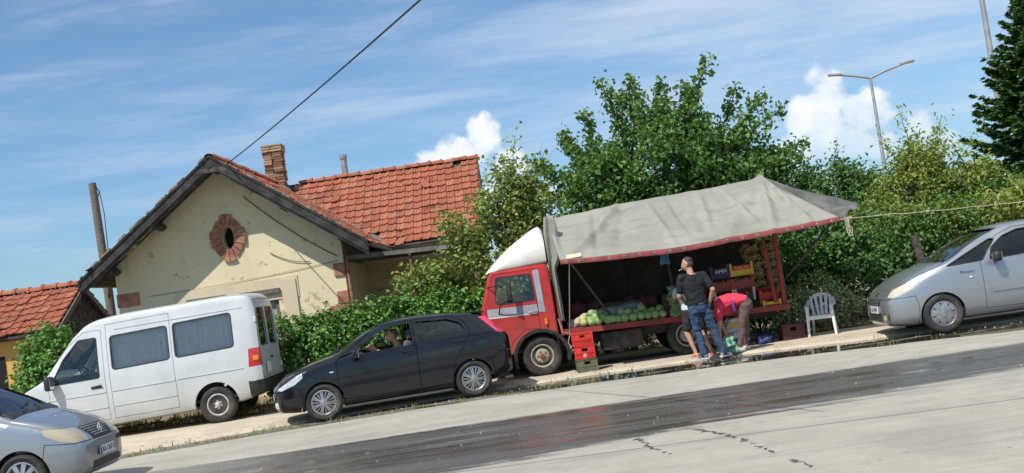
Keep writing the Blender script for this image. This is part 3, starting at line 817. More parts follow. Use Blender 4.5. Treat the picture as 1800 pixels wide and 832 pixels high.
# ------------------------------------------------------------------ vehicles: lofted bodies with real openings
class Body:
    """car body from curves over x (0 = nose, L = tail): bottom, belt and top heights, half widths at the belt and the roof edge"""
    def __init__(s, L, bottom, belt, top, hw, rw, crown=.06, side=None, nx=84):
        s.L, s.bot, s.belt, s.top, s.hw, s.rw = L, pchip(bottom), pchip(belt), pchip(top), pchip(hw), pchip(rw)
        s.crown = crown if callable(crown) else (lambda x: crown)
        s.side = side or [(0, .93), (.06, .965), (.18, .985), (.38, 1.0), (.6, 1.0), (.8, .992), (.93, .975), (1, .955)]
        s.nx = nx
    def ring(s, x, d):
        zb, ze, zt = s.bot(x) + d, s.belt(x), s.top(x) - d * 1.25
        w, wr = max(.02, s.hw(x) - d), max(.015, s.rw(x) - d * 1.05)
        ze = min(ze, zt - .02); zb = min(zb, ze - .05); cr = s.crown(x)
        cr = min(cr, max(.004, (zt - ze) * .7))
        P = [(0, zb), (w * .5, zb), (w * .84, zb + .002)]
        for q, f in s.side: P.append((w * f, zb + .035 + (ze - zb - .035) * q))
        yb = w * s.side[-1][1]; zc = zt - cr
        wr = min(wr, yb - .004)
        for q in (.05, .2, .4, .6, .8, .92): P.append((yb + (wr - yb) * q ** 1.18, ze + (zc - ze) * q))
        for t in np.linspace(0, PI / 2, 9): P.append((wr * max(0, math.cos(t)) ** .62, zc + cr * math.sin(t) ** .9))
        P[-1] = (0, zt)
        return P
    def solid(s, d=0., x0=None, x1=None, name='b'):
        a = (x0 if x0 is not None else 0) + (d if x0 is None else 0); b = (x1 if x1 is not None else s.L) - (d if x1 is None else 0)
        t = np.linspace(0, 1, s.nx); u = .5 - .5 * np.cos(PI * t); xs = a + (b - a) * (.5 * t + .5 * u)
        V = []; F = []
        for x in xs:
            P = s.ring(x, d); half = [(x, -y, z) for y, z in P]; oth = [(x, y, z) for y, z in P[-2:0:-1]]
            V += half + oth
        n = len(half) + len(oth)
        for i in range(len(xs) - 1):
            for j in range(n):
                k_ = (j + 1) % n; F.append((i * n + j, (i + 1) * n + j, (i + 1) * n + k_, i * n + k_))
        me = bpy.data.meshes.new(name)
        cap0 = list(range(n)); cap1 = list(range((len(xs) - 1) * n, len(xs) * n))[::-1]
        me.from_pydata(V, [], F + [cap0, cap1]); me.update()
        bm = bmesh.new(); bm.from_mesh(me); bmesh.ops.remove_doubles(bm, verts=bm.verts, dist=1e-6)
        bmesh.ops.triangulate(bm, faces=[f for f in bm.faces if len(f.verts) > 4]); bmesh.ops.recalc_face_normals(bm, faces=bm.faces)
        bm.to_mesh(me); bm.free(); return me
def pr(poly, a, b, axis='y'): return MB().prism(poly, a, b, axis).mesh('pr')
def join_me(ms):
    m = MB()
    for q in ms: m.add([v.co.copy() for v in q.vertices], [list(p.vertices) for p in q.polygons])
    return m.mesh('j')
def fin(me, name, mat, parent, ang=28):
    if len(me.polygons) == 0: return None
    return new_obj(name, smooth(me, ang), mat, parent)

def wheel(parent, x, y, r, w, rim_r, style, rim_mat, steer=0., roll=0.):
    """tyre with its rim as a sub-part; y < 0 faces the near side in car space"""
    sg = -1 if y < 0 else 1
    m = MB(); h = w / 2
    prof = [(rim_r - .005, -h + .02), (rim_r + .02, -h + .004), (rim_r + (r - rim_r) * .55, -h - .004), (r - .022, -h + .008), (r - .004, -h + .03), (r, -h + .06), (r, h - .06), (r - .004, h - .03), (r - .022, h - .008), (rim_r + (r - rim_r) * .55, h + .004), (rim_r + .02, h - .004), (rim_r - .005, h - .02), (rim_r - .03, h - .05), (rim_r - .03, -h + .05)]
    m.lathe(prof, 48, 'y', closed=True)
    for q in (-.3, 0, .3):
        m.lathe([(r + .001, q * w - .004), (r + .003, q * w), (r + .001, q * w + .004)], 48, 'y')
    t = m.build('wheel', M['rubber'], parent, 40); t.location = (x, y, r); t.rotation_euler = (0, roll, steer)
    o = sg * (h - .016)      # outer face
    rm = MB()
    rm.lathe([(rim_r, o), (rim_r - .014, o + sg * .004), (rim_r - .03, o - sg * .012), (rim_r - .034, o - sg * .09), (rim_r - .02, o - sg * .1), (rim_r - .004, o - sg * .1)], 40, 'y', closed=True)
    back = MB(); back.lathe([(.02, o - sg * .075), (rim_r - .03, o - sg * .075), (rim_r - .03, o - sg * .08), (.02, o - sg * .08)], 32, 'y', closed=True)
    def spoke(a, r0, r1, w0, w1, d0, d1, th=.016):
        ca, sa = math.cos(a), math.sin(a)
        def P(rr, ww, dd): return (ca * rr - sa * ww, o + sg * dd, sa * rr + ca * ww)
        V = [P(r0, -w0, d0), P(r0, w0, d0), P(r1, w1, d1), P(r1, -w1, d1), P(r0, -w0 * 1.1, d0 - th), P(r0, w0 * 1.1, d0 - th), P(r1, w1 * 1.2, d1 - th), P(r1, -w1 * 1.2, d1 - th)]
        F = [(0, 1, 2, 3), (7, 6, 5, 4), (0, 4, 5, 1), (1, 5, 6, 2), (2, 6, 7, 3), (3, 7, 4, 0)]
        rm.add(V, F if sg < 0 else [f[::-1] for f in F])
    if style == 'multi':
        for i in range(7):
            a = 2 * PI * i / 7 + .2
            for dl in (-.115, .115): spoke(a + dl * .9, .045, rim_r - .022, .008, .0115, .012, -.004)
            spoke(a + PI / 7, .05, rim_r - .022, .005, .008, .004, -.008)
        rm.lathe([(.0, o + sg * .02), (.035, o + sg * .018), (.062, o + sg * .008), (.066, o - sg * .02)], 20, 'y')
    elif style == 'holes':      # cover with petal openings
        for i in range(9): spoke(2 * PI * i / 9, .05, rim_r - .02, .022, .030, .014, -.002)
        rm.lathe([(0, o + sg * .022), (.05, o + sg * .02), (.085, o + sg * .012), (.09, o - sg * .012)], 24, 'y')
    elif style == 'cover':      # broad cover with slits near the rim
        for i in range(8):
            a = 2 * PI * i / 8
            spoke(a, .05, rim_r - .018, .030, .034, .018, -.002); spoke(a + PI / 8, .05, rim_r * .62, .026, .05, .017, .008); spoke(a + PI / 8 - .13, rim_r * .6, rim_r - .02, .011, .012, .008, -.002); spoke(a + PI / 8 + .13, rim_r * .6, rim_r - .02, .011, .012, .008, -.002)
        rm.lathe([(0, o + sg * .022), (.045, o + sg * .021), (.052, o + sg * .012), (.09, o + sg * .013), (.095, o - sg * .01)], 24, 'y')
    elif style == 'steel':      # pressed steel with round holes and nuts
        d = MB(); d.lathe([(0, o - sg * .018), (.065, o - sg * .018), (.075, o - sg * .045), (.105, o - sg * .03), (.135, o - sg * .025), (rim_r - .03, o - sg * .06), (rim_r - .03, o - sg * .068), (.1, o - sg * .05), (0, o - sg * .05)], 40, 'y')
        hm = d.mesh('h'); bm = bmesh.new(); bm.from_mesh(hm); bmesh.ops.recalc_face_normals(bm, faces=bm.faces); bm.to_mesh(hm); bm.free()
        cut = MB()
        nh = 10
        for i in range(nh):
            a = 2 * PI * i / nh; c = (math.cos(a) * (.12 + .25 * (rim_r - .16)), 0, math.sin(a) * (.12 + .25 * (rim_r - .16)))
            cut.lathe([(.017, o - .12), (.017, o + .12)], 10, 'y', c)
        cm = cut.mesh('c'); bm = bmesh.new(); bm.from_mesh(cm); bmesh.ops.recalc_face_normals(bm, faces=bm.faces); bm.to_mesh(cm); bm.free()
        hm = boolean(hm, cm); rm.add([v.co.copy() for v in hm.vertices], [list(p.vertices) for p in hm.polygons])
        for i in range(6):
            a = 2 * PI * i / 6; rm.lathe([(.012, o - sg * .03), (.012, o - sg * .012), (.006, o - sg * .008)], 6, 'y', (math.cos(a) * .075, 0, math.sin(a) * .075))
        rm.lathe([(.04, o - sg * .02), (.04, o + sg * .006), (.03, o + sg * .014), (0, o + sg * .014)], 16, 'y')
    elif style == 'truck':
        d = MB(); d.lathe([(0, o + sg * .035), (.05, o + sg * .03), (.06, o - sg * .01), (.12, o - sg * .005), (.14, o - sg * .03), (.185, o - sg * .035), (rim_r - .03, o - sg * .06), (rim_r - .03, o - sg * .08), (0, o - sg * .08)], 32, 'y')
        rm.add(d.V, d.F)
        for i in range(6):
            a = 2 * PI * (i + .3) / 6; rm.lathe([(.017, o - sg * .02), (.017, o + sg * .016), (.008, o + sg * .022)], 6, 'y', (math.cos(a) * .095, 0, math.sin(a) * .095))
    ri = rm.build('rim', rim_mat, t, 32)
    back.build('brake_disc', M['dark_metal'], t, 40)
    if style == 'truck':
        hb = MB(); hb.lathe([(.055, o + sg * .02), (.055, o + sg * .05), (.04, o + sg * .06), (0, o + sg * .06)], 12, 'y'); hb.build('hub', M['rust'], t, 40)
        sl = MB()
        for i in range(8):
            a = 2 * PI * i / 8; c, s_ = math.cos(a), math.sin(a); sl.ball((c * .165, o - sg * .030, s_ * .165), (.021, .006, .021), 8, 6)
        sl.build('vent_hole', M['void'], t, 60)
    return t

def ribbon(body, pts, w, name, mat, parent, side=-1, off=.004, th=.006):
    """a moulding along the body side at (x, z) points"""
    m = MB()
    V = []
    for x, z in pts:
        y = side_y(body, x, z); V += [(x, side * (y + off + th), z + w / 2), (x, side * (y + off + th), z - w / 2), (x, side * (y - .01), z - w / 2 - .004), (x, side * (y - .01), z + w / 2 + .004)]
    n = len(pts); F = []
    for i in range(n - 1):
        for j in range(4):
            k_ = (j + 1) % 4; F.append((i * 4 + j, i * 4 + k_, i * 4 + 4 + k_, i * 4 + 4 + j))
    F += [(0, 3, 2, 1), (n * 4 - 4, n * 4 - 3, n * 4 - 2, n * 4 - 1)]
    if side > 0: F = [f[::-1] for f in F]
    m.add(V, F); return m.build(name, mat, parent, 50)
def side_y(body, x, z):
    P = body.ring(x, 0.)[2:-8]
    zs = np.array([p[1] for p in P]); ys = np.array([p[0] for p in P]); return float(np.interp(z, zs, ys))

def seat(parent, x, y, z, mat, head=True):
    m = MB(); m.box((x, y, z + .06), (.50, .48, .16), (0, R(6), 0), bev=.05); m.box((x + .30, y, z + .38), (.14, .46, .62), (0, R(14), 0), bev=.05)
    if head: m.box((x + .40, y, z + .78), (.10, .26, .18), (0, R(10), 0), bev=.04)
    return m.build('seat', mat, parent, 40)
def steering(parent, x, y, z, r=.18):
    m = MB(); c = Vector((x, y, z)); ax = Vector((.85, 0, .5)).normalized(); u = Vector((0, 1, 0)); v = ax.cross(u)
    m.tube([c + u * math.cos(t) * r + v * math.sin(t) * r for t in np.linspace(0, 2 * PI, 25)[:-1]], .014, 6, closed=True)
    for t in (0, PI, 1.5 * PI): m.tube([c, c + u * math.cos(t) * r + v * math.sin(t) * r], .013, 5)
    m.tube([c - ax * -.03, c - ax * .3], .03, 6)
    return m.build('steering_wheel', M['black_plastic'], parent, 50)
def mirror(parent, x, y, z, sg, mat, sz=(.10, .19, .14), arm=.06):
    m = MB(); m.box((x, y + sg * (arm + sz[1] / 2), z), sz, (0, 0, sg * R(8)), bev=min(sz) * .35); m.tube([(x + .01, y - sg * .03, z - sz[2] * .3), (x, y + sg * (arm + .03), z - sz[2] * .25)], .022, 6)
    o = m.build('wing_mirror', mat, parent, 50)
    g = MB(); g.box((x + sz[0] / 2 + .001, y + sg * (arm + sz[1] / 2) , z), (.006, sz[1] * .82, sz[2] * .8), (0, 0, sg * R(8))); g.build('mirror_glass', M['chrome'], o)
    return o
def handle(parent, x, y, z, sg, mat, l=.17):
    m = MB(); m.tube([(x - l / 2, y, z), (x - l / 2 + .02, y + sg * .028, z + .004), (x + l / 2 - .02, y + sg * .028, z + .008), (x + l / 2, y, z + .008)], .013, 6)
    return m.build('handle', mat, parent, 50)
def wiper(parent, pts, mat=None):
    m = MB(); m.tube(pts, .009, 5); return m.build('wiper', mat or M['black_plastic'], parent)
def plate(parent, c, rot, txt, w=.50, h=.11, blue=True):
    m = MB(); m.box((0, 0, 0), (w, .012, h), bev=.004); o = m.build('number_plate', M['plate_white'], parent); o.location = c; o.rotation_euler = rot
    if txt:
        t = text_mesh(txt, h * .82); q = new_obj('lettering', t, M['ink'], o); q.rotation_euler = (PI / 2, 0, 0); q.location = (.03 if blue else 0, -.0075, 0)
    if blue:
        b = MB(); b.box((-w / 2 + .025, -.0067, 0), (.045, .002, h * .94)); b.build('country_band', M['plate_blue'], o)
    return o

def make_car(name, label, cat, group, spec):
    """spec keys: body, paint, cabin (x0,x1), arches [(x, r, rin)], side windows {name: poly}, doors, lamps, etc."""
    root = thing(name, label, cat, (0, 0, 0), (0, 0, 0), group)
    B = spec['body']; P = spec['paint']
    sol = B.solid(0.); Wd = max(B.hw(x) for x in np.linspace(0, B.L, 40))
    inner = B.solid(spec.get('wall', .05), *spec['cabin'])
    ar = MB()
    for x, r_, zc in spec['arches']:
        for sg in (-1, 1):
            th_ = np.linspace(0, 2 * PI, 41)[:-1]
            ar.prism([(x + r_ * math.cos(t), zc + r_ * math.sin(t)) for t in th_], sg * (Wd - .32), sg * (Wd + .2))
    shell = boolean(sol, inner); shell = boolean(shell, ar.mesh('a'))
    floor = MB().box(((spec['cabin'][0] + spec['cabin'][1]) / 2, 0, B.bot(B.L / 2) + .16), (spec['cabin'][1] - spec['cabin'][0] - .1, 2 * Wd - .2, .05)); floor.build('floor_pan', M['dark_inside'], root)
    # panes: slices of a slightly smaller body so they sit in their frames
    pane_sh = boolean(B.solid(.014, .02, B.L - .02), B.solid(.020, .021, B.L - .021))
    rub_sh = boolean(B.solid(-.004, -.004, B.L + .004), B.solid(.024, .012, B.L - .012))
    cuts = []
    def sidepr(poly, sg): return pr(poly, sg * .28, sg * (Wd + .3))
    for wn, (poly, gl, fw_) in spec['windows'].items():
        for sg in (-1, 1):
            c = sidepr(poly, sg); cuts.append(c)
            if gl is not None and not (sg == -1 and wn in spec.get('open', ())): fin(boolean(pane_sh, c, 'INTERSECT'), 'window', M[gl], root)
            if fw_:
                fr = boolean(boolean(rub_sh, sidepr(polyoff(poly, fw_), sg), 'INTERSECT'), c)
                fin(fr, 'window_frame', spec.get('rubber', M['black_plastic']), root)
    for wn, (poly, x0, x1, gl, fw_) in spec.get('fr_windows', {}).items():
        c = pr(poly, x0, x1, 'x'); cuts.append(c)
        fin(boolean(pane_sh, c, 'INTERSECT'), wn, M[gl], root)
        if fw_:
            fr = boolean(boolean(rub_sh, pr(polyoff(poly, fw_), x0, x1, 'x'), 'INTERSECT'), c); fin(fr, 'window_frame', spec.get('rubber', M['black_plastic']), root)
    for c in cuts: shell = boolean(shell, c)
    # lamps, grilles and other inlaid pieces cut from a body grown by a hair
    grown = B.solid(-.003, -.003, B.L + .003)
    for nm, mat, shp, lab in spec.get('inlays', []):
        pz = boolean(grown, shp, 'INTERSECT')
        o = fin(pz, nm, mat, root, 40)
        if o and lab: o['label'] = lab
        shell = boolean(shell, shp)
    # doors and bumpers: cut free with a real gap
    for nm, axis, poly, rng, mat in spec.get('panels', []):
        for (a, b) in rng:
            pc = boolean(shell, pr(poly, a, b, axis), 'INTERSECT')
            e = .0 if axis == 'y' else 0
            shell = boolean(shell, pr(polyoff(poly, .008), a - (.0 if axis == 'y' else .004), b + .0, axis))
            fin(pc, nm, mat or P, root)
    fin(shell, 'body', P, root)
    return root

def silver(name): 
    k = NT(name); p = k.pos()
    c = k.mix(k.step(k.noise(p, 500, 2), .4, .6), (.33, .35, .375), (.41, .43, .455))
    s = k.n('ShaderNodeSeparateXYZ'); k.l(p, s.inputs[0])
    f = k.math('MULTIPLY', k.step(s.outputs[2], .15, .75, .7, .06), k.noise(p, 5., 6, .65), True)
    c = k.mix(f, c, (.30, .27, .23)); k.bsdf(c, k.math('ADD', .30, k.math('MULTIPLY', f, .4)), .72, coat=.7, spec=.5); return k.m
M['silver'] = silver('silver_paint'); M['silver_b'] = silver('silver_paint_dusty')
M['black_paint'] = pmat('black_paint', (.005, .006, .009), (.007, .008, .012), 3, .10, coat=.5, spec=.34, dirt=((.06, .05, .042), .12, .5, .35))
M['white_paint'] = pmat('white_paint', (.52, .545, .55), (.47, .495, .50), 2, .32, coat=.5, dirt=((.33, .28, .21), .22, 1.0, .75))

# ---- black hatchback
def hatch():
    L = 4.03
    B = Body(L,
        bottom=[(0, .30), (.10, .22), (.6, .19), (3.2, .20), (3.75, .25), (L, .34)],
        belt=[(0, .58), (.10, .66), (.35, .78), (.8, .90), (1.3, .965), (2.2, 1.00), (3.2, 1.05), (3.8, 1.06), (L, .98)],
        top=[(0, .62), (.06, .68), (.18, .77), (.42, .89), (.75, .99), (1.02, 1.045), (1.10, 1.07), (1.45, 1.27), (1.75, 1.405), (2.05, 1.475), (2.4, 1.492), (2.9, 1.475), (3.4, 1.425), (3.62, 1.385), (3.80, 1.22), (3.93, 1.08), (4.0, .99), (L, .94)],
        hw=[(0, .50), (.05, .60), (.14, .69), (.35, .785), (.7, .835), (1.2, .843), (3.2, .843), (3.7, .80), (3.92, .72), (L, .62)],
        rw=[(0, .44), (.15, .62), (.4, .72), (.8, .76), (1.05, .755), (1.4, .665), (1.8, .575), (2.4, .56), (3.2, .54), (3.6, .51), (3.8, .58), (L, .52)], crown=.055)
    Wd = .843
    wins = {'front': (roundpoly([(1.42, 1.005), (2.37, 1.035), (2.37, 1.385), (2.08, 1.385), (1.82, 1.305), (1.50, 1.115)], .03), 'glass', 0),
            'rear': (roundpoly([(2.47, 1.045), (3.20, 1.085), (3.28, 1.13), (3.22, 1.27), (3.02, 1.36), (2.47, 1.395)], .03), 'glass_dark', 0),
            'quarter': (roundpoly([(1.10, .985), (1.36, 1.0), (1.385, 1.065)], .012), 'glass_dark', 0)}
    fr = {'windscreen': (roundpoly([(-.66, 1.065), (.66, 1.065), (.52, 1.425), (-.52, 1.425)], .06), .9, 2.0, 'glass', 0),
          'rear_screen': (roundpoly([(-.50, 1.08), (.50, 1.08), (.42, 1.34), (-.42, 1.34)], .05), 3.45, 4.2, 'glass_dark', 0)}
    def lamp(sg): return pr([(.06, .60), (.10, .635), (.40, .80), (.50, .835), (.50, .755), (.36, .665), (.14, .585)], sg * .36, sg * .95)
    def tail(sg): return pr([(3.56, 1.32), (3.70, 1.33), (3.98, 1.06), (3.96, 1.0), (3.82, 1.03)], sg * .34, sg * .9)
    inl = []
    for sg in (-1, 1):
        inl += [('headlight', M['lens_clear'], lamp(sg), None), ('tail_light', M['lens_pink'], tail(sg), None)]
        inl.append(('fog_light', M['lens_clear'], pr([(-.05, .30), (.30, .30), (.30, .40), (-.05, .40)], sg * .46, sg * .60), None))
    inl.append(('grille', M['black_plastic'], pr(roundpoly([(-.34, .30), (.34, .30), (.30, .42), (-.30, .42)], .03), -.1, .10, 'x'), None))
    inl.append(('upper_grille', M['black_plastic'], pr(roundpoly([(-.26, .54), (.26, .54), (.24, .62), (-.24, .62)], .02), -.1, .08, 'x'), None))
    fd = [(1.06, .33), (2.41, .30), (2.42, 1.43), (2.02, 1.43), (1.74, 1.345), (1.40, 1.10), (1.06, .94)]
    rd = [(2.42, .30), (2.98, .31), (3.06, .62), (3.34, .98), (3.34, 1.12), (3.24, 1.32), (3.02, 1.41), (2.43, 1.43)]
    fd = [(1.075, .32), (2.41, .29), (2.41, 1.435), (2.0, 1.435), (1.70, 1.335), (1.075, .945)]
    rd = [(2.42, .29), (2.95, .30), (3.02, .66), (3.30, .98), (3.35, 1.13), (3.27, 1.30), (3.04, 1.405), (2.42, 1.435)]
    pans = [('door', 'y', fd, [(-1.2, -.30), (.30, 1.2)], None), ('door', 'y', rd, [(-1.2, -.30), (.30, 1.2)], None),
            ('front_bumper', 'y', [(-.1, .1), (.40, .1), (.46, .50), (.40, .60), (.10, .56), (-.1, .56)], [(-1.2, 1.2)], None),
            ('rear_bumper', 'y', [(3.68, .1), (4.2, .1), (4.2, .70), (3.80, .70), (3.68, .60)], [(-1.2, 1.2)], None),
            ('tailgate', 'x', [(-.56, .72), (.56, .72), (.54, 1.40), (-.54, 1.40)], [(3.60, 4.2)], None)]
    root = make_car('black_hatchback', 'black five-door hatchback with the driver window down pulling out beside the white van', 'car', None,
        dict(body=B, paint=M['black_paint'], cabin=(1.0, 3.86), arches=[(.80, .345, .305), (3.31, .345, .305)], windows=wins, fr_windows=fr, inlays=inl, panels=pans, open=('front',)))
    for x in (.80, 3.31):
        wheel(root, x, -.735, .306, .19, .208, 'multi', M['alloy'], R(-9) if x < 1 else 0, .3); wheel(root, x, .735, .306, .19, .208, 'multi', M['alloy'], R(-9) if x < 1 else 0)
    for y in (-.36, .36): seat(root, 1.95, y, .42, M['grey_cloth'])
    m = MB(); m.box((2.95, 0, .50), (.5, 1.2, .18), bev=.05); m.box((3.26, 0, .80), (.14, 1.2, .52), (0, R(12), 0), bev=.05); m.build('rear_seat', M['grey_cloth'], root, 40)
    m = MB(); m.box((1.38, 0, .85), (.45, 1.36, .24), (0, R(-8), 0), bev=.06); m.build('dashboard', M['dark_inside'], root, 40)
    steering(root, 1.66, -.36, .94)
    for sg in (-1, 1):
        mirror(root, 1.40, sg * .80, 1.02, sg, M['black_paint'], (.11, .20, .15), .03)
        handle(root, 2.27, sg * .842, .93, sg, M['black_paint']); handle(root, 3.15, sg * .838, .97, sg, M['black_paint'])
        b = MB(); b.box((.98, sg * .846, .78), (.07, .012, .025), bev=.005); b.build('side_lamp', M['lens_clear'], root)
    wiper(root, [(1.02, -.30, 1.075), (1.14, .05, 1.125), (1.17, .25, 1.145)]); wiper(root, [(1.02, -.62, 1.06), (1.12, -.35, 1.105), (1.15, -.12, 1.13)])
    plate(root, (-.015, 0, .47), (0, 0, R(-90)), None, .5, .11)
    m = MB(); m.box((3.58, 0, 1.405), (.22, 1.0, .03), (0, R(8), 0), bev=.012); m.build('roof_spoiler', M['black_paint'], root, 40)
    m = MB(); m.tube([(3.9, -.4, .22), (4.04, -.4, .21)], .03, 10); m.build('exhaust_pipe', M['grey_metal'], root, 40)
    return root
car_black = hatch()
_f, _r = Vector((-3.44, 18.30)), Vector((-.98, 18.76))
_yw = math.atan2(_r.y - _f.y, _r.x - _f.x)
def place_by_wheels(root, wf, yaw, xw, yw, z=0., pitch=0.):
    """put the car so that its near front wheel (local xw, yw) stands on the ground point wf"""
    c, s_ = math.cos(yaw), math.sin(yaw); root.rotation_euler = (0, pitch, yaw)
    root.location = (wf[0] - (c * xw - s_ * yw), wf[1] - (s_ * xw + c * yw), z)
place_by_wheels(car_black, _f, _yw, .80, -.83, .012)

# ---- white minibus
def minibus():
    L = 4.92
    B = Body(L,
        bottom=[(0, .42), (.12, .32), (.5, .28), (4.2, .30), (4.7, .36), (L, .44)],
        belt=[(0, .80), (.15, .92), (.5, 1.10), (.9, 1.22), (1.2, 1.26), (4.6, 1.28), (L, 1.28)],
        top=[(0, .84), (.05, .92), (.18, 1.02), (.45, 1.16), (.72, 1.27), (.86, 1.34), (1.3, 1.80), (1.62, 2.12), (1.80, 2.235), (2.05, 2.29), (2.6, 2.32), (4.3, 2.325), (4.75, 2.29), (4.88, 2.20), (L, 2.08)],
        hw=[(0, .62), (.06, .74), (.2, .84), (.5, .915), (.9, .955), (1.4, .965), (4.5, .965), (4.80, .945), (L, .90)],
        rw=[(0, .55), (.2, .72), (.6, .82), (.85, .84), (1.3, .82), (1.7, .80), (2.2, .80), (4.5, .80), (4.8, .79), (L, .76)],
        crown=lambda x: .075 if x > 1.6 else .06,
        side=[(0, .955), (.05, .975), (.14, .99), (.3, 1.0), (.5, 1.0), (.72, 1.0), (.9, .995), (1, .985)])
    k_ = .0
    wins = {'cab': (roundpoly([(1.05, 1.20), (1.95, 1.20), (1.95, 1.93), (1.62, 1.93), (1.30, 1.62)], .035), 'glass', .016),
            'middle': (roundpoly([(2.22, 1.31), (3.27, 1.33), (3.27, 1.93), (2.22, 1.91)], .06), 'glass_dusty', .020),
            'back': (roundpoly([(3.40, 1.335), (4.47, 1.355), (4.47, 1.97), (3.40, 1.945)], .06), 'glass_dusty', .020)}
    fr = {'windscreen': (roundpoly([(-.80, 1.30), (.80, 1.30), (.70, 2.08), (-.70, 2.08)], .08), .7, 2.2, 'glass', .02)}
    for i, sg in enumerate((-1, 1)):
        a, b = sorted((sg * .10, sg * .68))
        fr['rear_window' if i == 0 else 'rear_window_'] = (roundpoly([(a, 1.30), (b, 1.30), (b - (.04 if sg > 0 else 0), 1.98), (a + (.04 if sg < 0 else 0), 1.98)], .05), 4.5, 5.1, 'glass_dark', .022)
    inl = []
    for sg in (-1, 1):
        inl += [('headlight', M['lens_clear'], pr([(-.1, .70), (.20, .70), (.30, .92), (.05, .90), (-.1, .86)], sg * .48, sg * 1.1), None),
                ('tail_light', M['lens_red'], pr([(4.70, .93), (5.0, .93), (5.0, 1.26), (4.73, 1.26)], sg * .82, sg * 1.1), None)]
    inl.append(('grille', M['black_plastic'], pr(roundpoly([(-.42, .62), (.42, .62), (.40, .82), (-.40, .82)], .03), -.1, .12, 'x'), None))
    cabdoor = [(1.0, .42), (2.05, .42), (2.05, 2.06), (1.72, 2.06), (1.40, 1.84), (1.0, 1.42)]
    pans = [('door', 'y', cabdoor, [(-1.3, -.5), (.5, 1.3)], None),
            ('sliding_door', 'y', [(2.15, .42), (3.33, .42), (3.33, 2.16), (2.15, 2.14)], [(-1.3, -.5)], None),
            ('front_bumper', 'y', [(-.1, .2), (.62, .2), (.62, .58), (-.1, .62)], [(-1.3, 1.3)], None),
            ('rear_bumper', 'y', [(4.66, .2), (5.1, .2), (5.1, .66), (4.66, .66)], [(-1.3, 1.3)], M['black_plastic']),
            ('rear_door', 'x', [(-.82, .70), (-.004, .70), (-.004, 2.16), (-.74, 2.16)], [(4.72, 5.1)], None),
            ('rear_door', 'x', [(.004, .70), (.82, .70), (.74, 2.16), (.004, 2.16)], [(4.72, 5.1)], None)]
    root = make_car('white_minibus', 'dusty white minibus with drawn grey curtains parked on the soil before the yellow house', 'minibus', None,
        dict(body=B, paint=M['white_paint'], cabin=(1.0, 4.84), arches=[(.98, .39, .34), (4.02, .41, .35)], windows=wins, fr_windows=fr, inlays=inl, panels=pans))
    for x in (.98, 4.02):
        for sg in (-1, 1): wheel(root, x, sg * .83, .338, .20, .205, 'steel', M['steel_white'], 0, .4)
    cur = pmat('curtain', (.74, .72, .72), (.80, .78, .78), 6, .9)
    for sg in (-1, 1):
        for x0, x1, z0, z1, sd in ((2.19, 3.30, 1.30, 1.96, 1), (3.37, 4.50, 1.32, 2.0, 2)):
            rg_ = random.Random(sd + sg); n = 90; V = []; F = []
            for i in range(n):
                x = x0 + (x1 - x0) * i / (n - 1); w = .026 * math.sin(i * .85 + 1.5 * math.sin(i * .13 + sd)) + .006 * math.sin(i * 2.1)
                for j, z in enumerate((z0 - .03, (z0 + z1) / 2, z1)): V.append((x, sg * ((.835, .81, .775)[j]) + w * (1 - .25 * j), z))
            for i in range(n - 1):
                for j in range(2): F.append((i * 3 + j, i * 3 + 3 + j, i * 3 + 4 + j, i * 3 + 1 + j))
            new_obj('curtain', fast_mesh('curtain', V, F, True), cur, root)
    for y in (-.45, .45): seat(root, 1.95, y, .78, M['grey_cloth'])
    m = MB(); m.box((1.28, 0, 1.10), (.5, 1.6, .34), (0, R(-12), 0), bev=.08); m.build('dashboard', M['dark_inside'], root, 40)
    steering(root, 1.55, -.45, 1.28, .21)
    for sg in (-1, 1):
        mirror(root, 1.08, sg * .93, 1.24, sg, M['black_plastic'], (.12, .22, .26), .05)
        b = MB(); b.box((1.88, sg * .968, 1.03), (.20, .02, .05), bev=.008); b.tube([(1.79, sg * .968, 1.045), (1.98, sg * .995, 1.055)], .012, 6); b.build('handle', M['black_plastic'], root, 40)
        ribbon(B, [(x, .92) for x in np.linspace(.95, 2.04, 6)], .018, 'moulding', M['white_paint'], root, sg)
        ribbon(B, [(x, .92) for x in np.linspace(2.16, 3.32, 6)], .018, 'moulding', M['white_paint'], root, sg); ribbon(B, [(x, .93) for x in np.linspace(3.36, 4.60, 6)], .018, 'moulding', M['white_paint'], root, sg)
        ribbon(B, [(x, .64) for x in np.linspace(1.5, 2.04, 4)], .014, 'moulding', M['white_paint'], root, sg); ribbon(B, [(x, .64) for x in np.linspace(2.16, 3.32, 6)], .014, 'moulding', M['white_paint'], root, sg)
        ribbon(B, [(x, 2.04 + .0 * x) for x in np.linspace(2.3, 4.7, 9)], .016, 'rain_gutter', M['white_paint'], root, sg)
        b = MB(); b.box((.80, sg * .955, .93), (.06, .02, .04), bev=.006); b.build('side_lamp', M['lens_orange'], root)
        b = MB(); b.box((4.845, sg * .952, 1.08), (.10, .014, .09), bev=.005); b.build('indicator', M['lens_orange'], root)
    b = MB()
    for z in (.85, 1.78):
        for sg in (-1, 1): MB().box((4.915, sg * .84, z), (.05, .05, .10), bev=.015).build('hinge', M['white_paint'], root)
    b = MB(); b.box((4.955, -.06, 1.03), (.02, .10, .05), bev=.008); b.build('handle', M['black_plastic'], root)
    plate(root, (4.945, -.38, .86), (0, 0, R(90)), None, .32, .20, False)
    return root
van = minibus()
place_by_wheels(van, (-5.80, 20.52), R(.5), 4.02, -.93, .05 - .10, R(-1.4))

